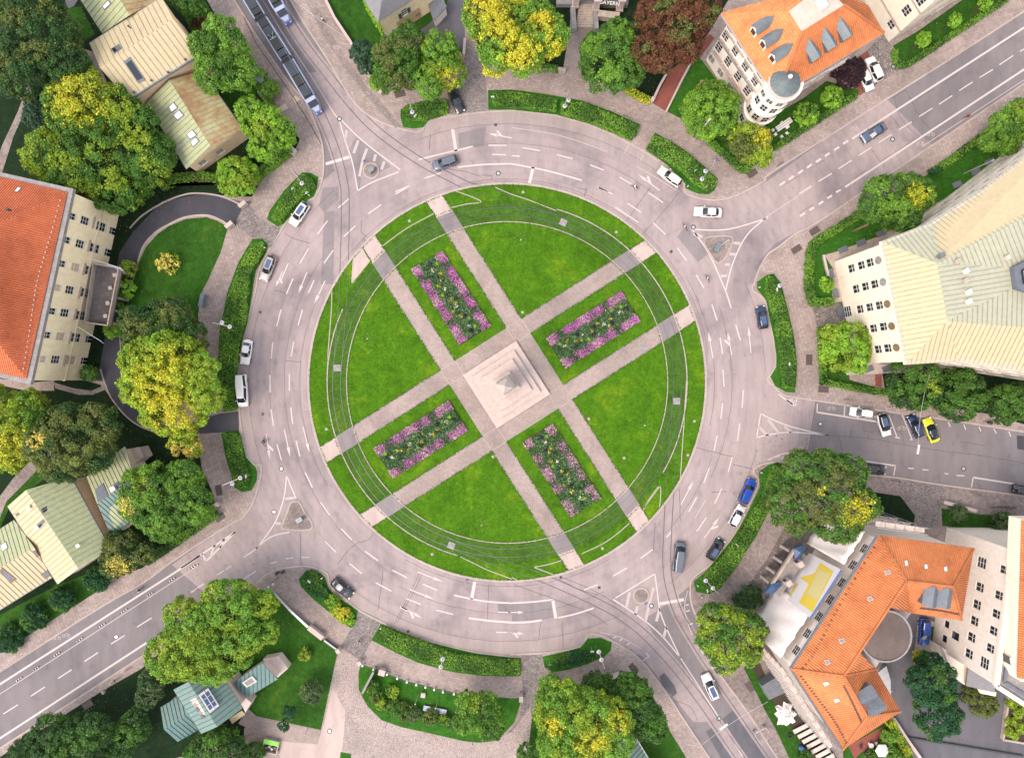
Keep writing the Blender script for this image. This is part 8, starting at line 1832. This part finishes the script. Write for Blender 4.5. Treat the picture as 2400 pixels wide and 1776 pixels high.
# ---------------------------------------------------------------- scaffolding, sheets and banner on the orange roofed building
A_, B_, Cc = SCB['a'], SCB['b'], SCB['c']
def scaffold(label, P, Q, off, h, bays, lifts=(2, 4, 6, 8, 10, 12, 14), tall=1.0, planks=True):
    P = Vector((P.x, P.y, 0)); Q = Vector((Q.x, Q.y, 0)); d = (Q-P).normalized(); n = Vector((-d.y, d.x, 0))
    if n.dot(P) > 0: n = -n
    o = empty('scaffold', label=label, cat='scaffold', group='scaffolds'); L = (Q-P).length
    for k in range(bays+1):
        for w in (off, off+1.0):
            b = P+d*L*k/bays+n*w; m = MB(); m.tube([b, b+Vector((0, 0, h))], .05, 6); m.build('standard', 'metal_light', o)
    for z in lifts:
        if z > h: continue
        for w in (off, off+1.0): m = MB(); m.bar(P+n*w+Vector((0, 0, z+1)), Q+n*w+Vector((0, 0, z+1)), .05); m.build('guard_rail', 'metal_light', o)
        for k in range(bays):
            a, b = P+d*(L*k/bays+.05)+n*(off+.5)+Vector((0, 0, z)), P+d*(L*(k+1)/bays-.05)+n*(off+.5)+Vector((0, 0, z)); m = MB(); m.bar(a, b, .85, .06); m.build('plank', 'plank', o)
    return o
scaffold('plank scaffold along the lower left facade of the orange roofed building', B_, Cc, .7, 16.6, 9)
scaffold('steel lattice scaffold above the white sheets at the cobbled drive', A_+(Vector((*W((2280, 1285), 15.8), 0))-A_)*.02, A_+(Vector((*W((2280, 1285), 15.8), 0))-A_)*.55, 1.0, 15.0, 5, lifts=(6, 10, 14))
d_ = (B_-A_).normalized(); L_ = (B_-A_).length; n_ = Vector((-d_.y, d_.x, 0))
if n_.dot(A_) > 0: n_ = -n_
n_.z = 0; n_.normalize()
def tarp(label, t0, t1, z0, z1, off0, off1, mat='tarp'):
    o = empty('scaffold_sheet', label=label, cat='tarpaulin', group='white scaffold sheets'); v = []; nu, nz = 14, 8
    for i in range(nu+1):
        for j in range(nz+1):
            t = t0+(t1-t0)*i/nu; f = j/nz; z = z0+(z1-z0)*f; of = off0+(off1-off0)*(1-f)+.10*math.sin(i*1.3+j*.8)+.05*math.sin(i*2.9)
            p = Vector((A_.x, A_.y, 0))+Vector((d_.x, d_.y, 0))*L_*t+n_*of; v.append((p.x, p.y, z))
    ob_ = link('sheet', mesh(v, [(i*(nz+1)+j, i*(nz+1)+j+1, (i+1)*(nz+1)+j+1, (i+1)*(nz+1)+j) for i in range(nu) for j in range(nz)]), mat, o, smooth=True)
    md = ob_.modifiers.new('thick', 'SOLIDIFY'); md.thickness = .04
    for t in (t0, (t0+t1)/2, t1):
        p = Vector((A_.x, A_.y, 0))+Vector((d_.x, d_.y, 0))*L_*t+n_*(off0-.35); m = MB(); m.tube([p, p+Vector((0, 0, z1))], .06, 6); m.build('scaffold_pole', 'metal_light', o)
tarp('upper white scaffold sheet beside the big dark tree', .02, .27, 1.0, 13.9, .9, 1.7); tarp('lower white scaffold sheet beside the tram street tree', .63, .99, 1.0, 13.4, .9, 2.2)
def fac(px):   # point on the sheet plane in front of the facade seen at map pixel px
    P0 = Vector((A_.x, A_.y, 0))+n_*1.6; gx, gy = W(px); dv = Vector((gx, gy, -H)); t = n_.dot(P0-CAMP)/n_.dot(dv); return CAMP+dv*t
def X5(*p): return [(1780+a/5.9, 1200+c/5.9) for a, c in zip(p[::2], p[1::2])]
bn = empty('banner', label='white banner with yellow shapes on the scaffold of the orange roofed building', cat='banner')
q = [fac(p) for p in X5(690, 565, 1140, 795, 705, 1465, 315, 1150)]; m = MB(); m.add([p+n_*.0 for p in q]+[p-n_*.06 for p in q], [(0, 1, 2, 3), (7, 6, 5, 4)]+[(i, 4+i, 4+(i+1) % 4, (i+1) % 4) for i in range(4)]); m.build('cloth', 'banner_white', bn)
def flatpart(nm, pts, mat, off): m = MB(); m.add([fac(p)+n_*off for p in pts], [tuple(range(len(pts)))]); m.build(nm, mat, bn)
flatpart('yellow_panel', X5(840, 700, 1025, 820, 730, 1380, 545, 1245), 'banner_yellow', .02); flatpart('yellow_point', X5(560, 905, 770, 845, 690, 1000), 'banner_yellow', .025); flatpart('yellow_bar', X5(505, 975, 530, 995, 400, 1220, 375, 1200), 'banner_yellow', .02)
for k in range(9):
    x0, y0 = 815+15*k-15, 760+15*k; flatpart('pale_line', X5(830-0+k*17, 780+k*9, 838+k*17, 785+k*9, 660+k*17, 1150+k*9, 652+k*17, 1145+k*9), 'banner_line', .035)
m = MB(); a, b_ = [fac(p) for p in X5(1140, 800, 705, 1470)]; m.bar(a+n_*.05, b_+n_*.05, .18, .18); m.build('blue_edge', 'blue_trim', bn)
# portico below the banner
zp = 5.0; po = empty('portico', label='grey portico terrace with blue covered ends below the banner', cat='portico')
m = MB(); m.prism([W(p, zp) for p in X5(145, 1010, 480, 500, 650, 600, 700, 560, 330, 1110, 280, 1170)], zp-.4, zp, True); m.build('terrace', 'stone_grey', po)
for p in X5(165, 1000, 250, 870, 350, 720, 450, 560):
    x, y = W(p, zp); m = MB(); m.lathe([(.35, 0), (.28, .3), (.26, zp-.8), (.36, zp-.4)], 12, (x, y, 0)); m.build('column', 'stone_pale', po)
m = MB(); l = [W(p, zp) for p in X5(150, 1005, 475, 510)]; m.bar((*l[0], zp+.3), (*l[1], zp+.3), .4, .7); m.build('parapet', 'stone_wall', po)
for s_, lab in ((X5(480, 500, 590, 460, 650, 490, 560, 640, 490, 650), 'b'), (X5(80, 1110, 170, 1000, 260, 960, 320, 1000, 180, 1140), 'b')):
    p3 = [Vector((*W(p, zp+.8), zp+.8)) for p in s_]; c = sum(p3, Vector())/len(p3)+Vector((0, 0, .5)); m = MB(); n2 = len(p3); m.add(p3+[c]+[p-Vector((0, 0, .8)) for p in p3], [(i, (i+1) % n2, n2) for i in range(n2)]+[(i, n2+1+i, n2+1+(i+1) % n2, (i+1) % n2) for i in range(n2)]); m.build('blue_cover', 'blue_tarp', po)
for p in X5(550, 710, 390, 970):
    x, y = W(p, zp+1.2); m = MB(); m.box((x, y, zp+1.0), (1.0, 1.0, 2.0), R(-57)); m.build('pillar', 'stone_pale', po); m = MB(); m.box((x-.45, y+.3, zp+1.1), (.2, .5, .8), R(-57)); m.build('opening', 'metal_dark', po)
# site container, planks, rubble sack, water drum
def X6(*p): return [(1760+a/4.917, 1440+c/4.917) for a, c in zip(p[::2], p[1::2])]
ct = empty('site_container', label='grey corrugated site container beside the scaffold', cat='container'); q = [W(p, 2.5) for p in X6(125, 820, 275, 730, 385, 900, 210, 980)]; m = MB(); m.prism(q, .1, 2.5); m.build('body', 'lead', ct)
for k in range(8):
    f = (k+.5)/8; a = Vector((*q[0], 2.53))*(1-f)+Vector((*q[3], 2.53))*f; b_ = Vector((*q[1], 2.53))*(1-f)+Vector((*q[2], 2.53))*f; m = MB(); m.bar(a, b_, .12, .07); m.build('roof_rib', 'slate_grey', ct)
sk = empty('rubble_sheet', (*W(X6(410, 1160)[0], .8), ZG), label='crumpled pinkish white plastic sheet heap beside the scaffold', cat='sheet'); v = []; nr_, na = 7, 22
for i in range(nr_+1):
    for k in range(na):
        r = 1.75*i/nr_*(1+.22*math.sin(k*2.3+i)+.12*math.sin(k*5.1)); a = 2*math.pi*k/na; v.append((r*math.cos(a), r*1.15*math.sin(a), max(.02, 1.15*(1-(i/nr_)**2)+.22*math.sin(k*3.7+i*2.1)*(i > 0)+.1*math.cos(k*1.3*i))))
link('sheet', mesh(v, [(i*na+k, i*na+(k+1) % na, (i+1)*na+(k+1) % na, (i+1)*na+k) for i in range(nr_) for k in range(na)]), 'tarp', sk, smooth=False)
pr = X6(490, 1350, 660, 1260); 
for k in range(7):
    a = Vector((*W(X6(490+52*k, 1350+58*k)[0], .6), .65)); b_ = Vector((*W(X6(655+50*k, 1262+58*k)[0], .6), .72)); o = empty('stacked_board', label='pale board number %s of the ladder-like row of boards under the scaffold' % ('one', 'two', 'three', 'four', 'five', 'six', 'seven')[k], cat='board', group='row of boards'); m = MB(); m.bar(a, b_, .75, .10); m.build('board', 'plank', o); m = MB(); m.bar(a-Vector((0, 0, .27)), b_-Vector((0, 0, .30)), .12, .45); m.build('support', 'wood', o)
dr = empty('drum', (*W(X6(575, 1530)[0], .4), ZG), label='blue plastic drum beside the row of boards', cat='drum'); m = MB(); m.lathe([(.4, 0), (.44, .4), (.4, .85), (.36, .9), (0, .9)], 16); m.build('body', 'blue_trim', dr); m = MB(); m.lathe([(.41, .6), (.45, .63), (.41, .66)], 16); m.build('hoop', 'metal_grey', dr)
# outdoor cafe barriers at the right (white posts under the oval lawn) and tyre ring
ty = empty('tyre', (*W(X6(450, 1385)[0], .2), ZG+.02), label='black tyre lying beside the row of boards', cat='tyre'); m = MB(); n = 16; m.tube([(.35*math.cos(2*math.pi*k/n), .35*math.sin(2*math.pi*k/n), .12) for k in range(n+1)], .12, 8, False); m.build('rubber', 'rubber', ty)
# ---------------------------------------------------------------- fallen leaves and ragged grass edges
P = []; Cl = []
for x, y, r, b_ in LITTER:
    n = int(3*r*r+6) if r > 1.2 else 4
    a = NR.uniform(0, 6.283, n); d = r*np.sqrt(NR.uniform(.4, 2.4, n)); P.append(np.column_stack([x+np.cos(a)*d, y+np.sin(a)*d, np.full(n, ZG+.045)])); Cl.append(inst({'copper': (.12, .05, .02)}.get(b_, (.20, .13, .03)), n, .4))
P = np.concatenate(P); Cl = np.concatenate(Cl); n = len(P)
tag(leaves('fallen_leaves', P, np.column_stack([NR.normal(0, .3, (n, 2)), np.ones(n)]), NR.uniform(.10, .24, n), Cl), kind='stuff', label='scattered yellow brown fallen leaves under the trees', cat='leaves')
P = []
def tufts(a, b_, k):
    t = NR.uniform(0, 1, k); q = np.array(a)+(np.array(b_)-np.array(a))*t[:, None]+NR.normal(0, .07, (k, 2)); P.append(np.column_stack([q, np.full(k, ZL+.01)+NR.uniform(0, .04, k)]))
for au in (True, False):
    for f0 in (-HG-PW, -HG, HG, HG+PW):
        for s in (-1, 1):
            for lo, hi in ((HG+PW, abs(reach(f0, au, 375, s))), (abs(reach(f0, au, 423, s)), abs(reach(f0, au, RL-4, s)))):
                a, b_ = [W(uv(s*q, f0) if au else uv(f0, s*q)) for q in (lo, hi)]; tufts(a, b_, int(26*math.hypot(a[0]-b_[0], a[1]-b_[1])))
for rr in (RL-4, 423.5, 374):
    for i in range(180): tufts(W(ring(rr, i*2)), W(ring(rr, i*2+2)), int(14*rr/466))
P = np.concatenate(P); n = len(P)
tag(leaves('grass_edge', P, np.column_stack([NR.normal(0, .4, (n, 2)), np.ones(n)]), NR.uniform(.10, .24, n), inst((.055, .125, .010), n, .3), lawn), kind='stuff')
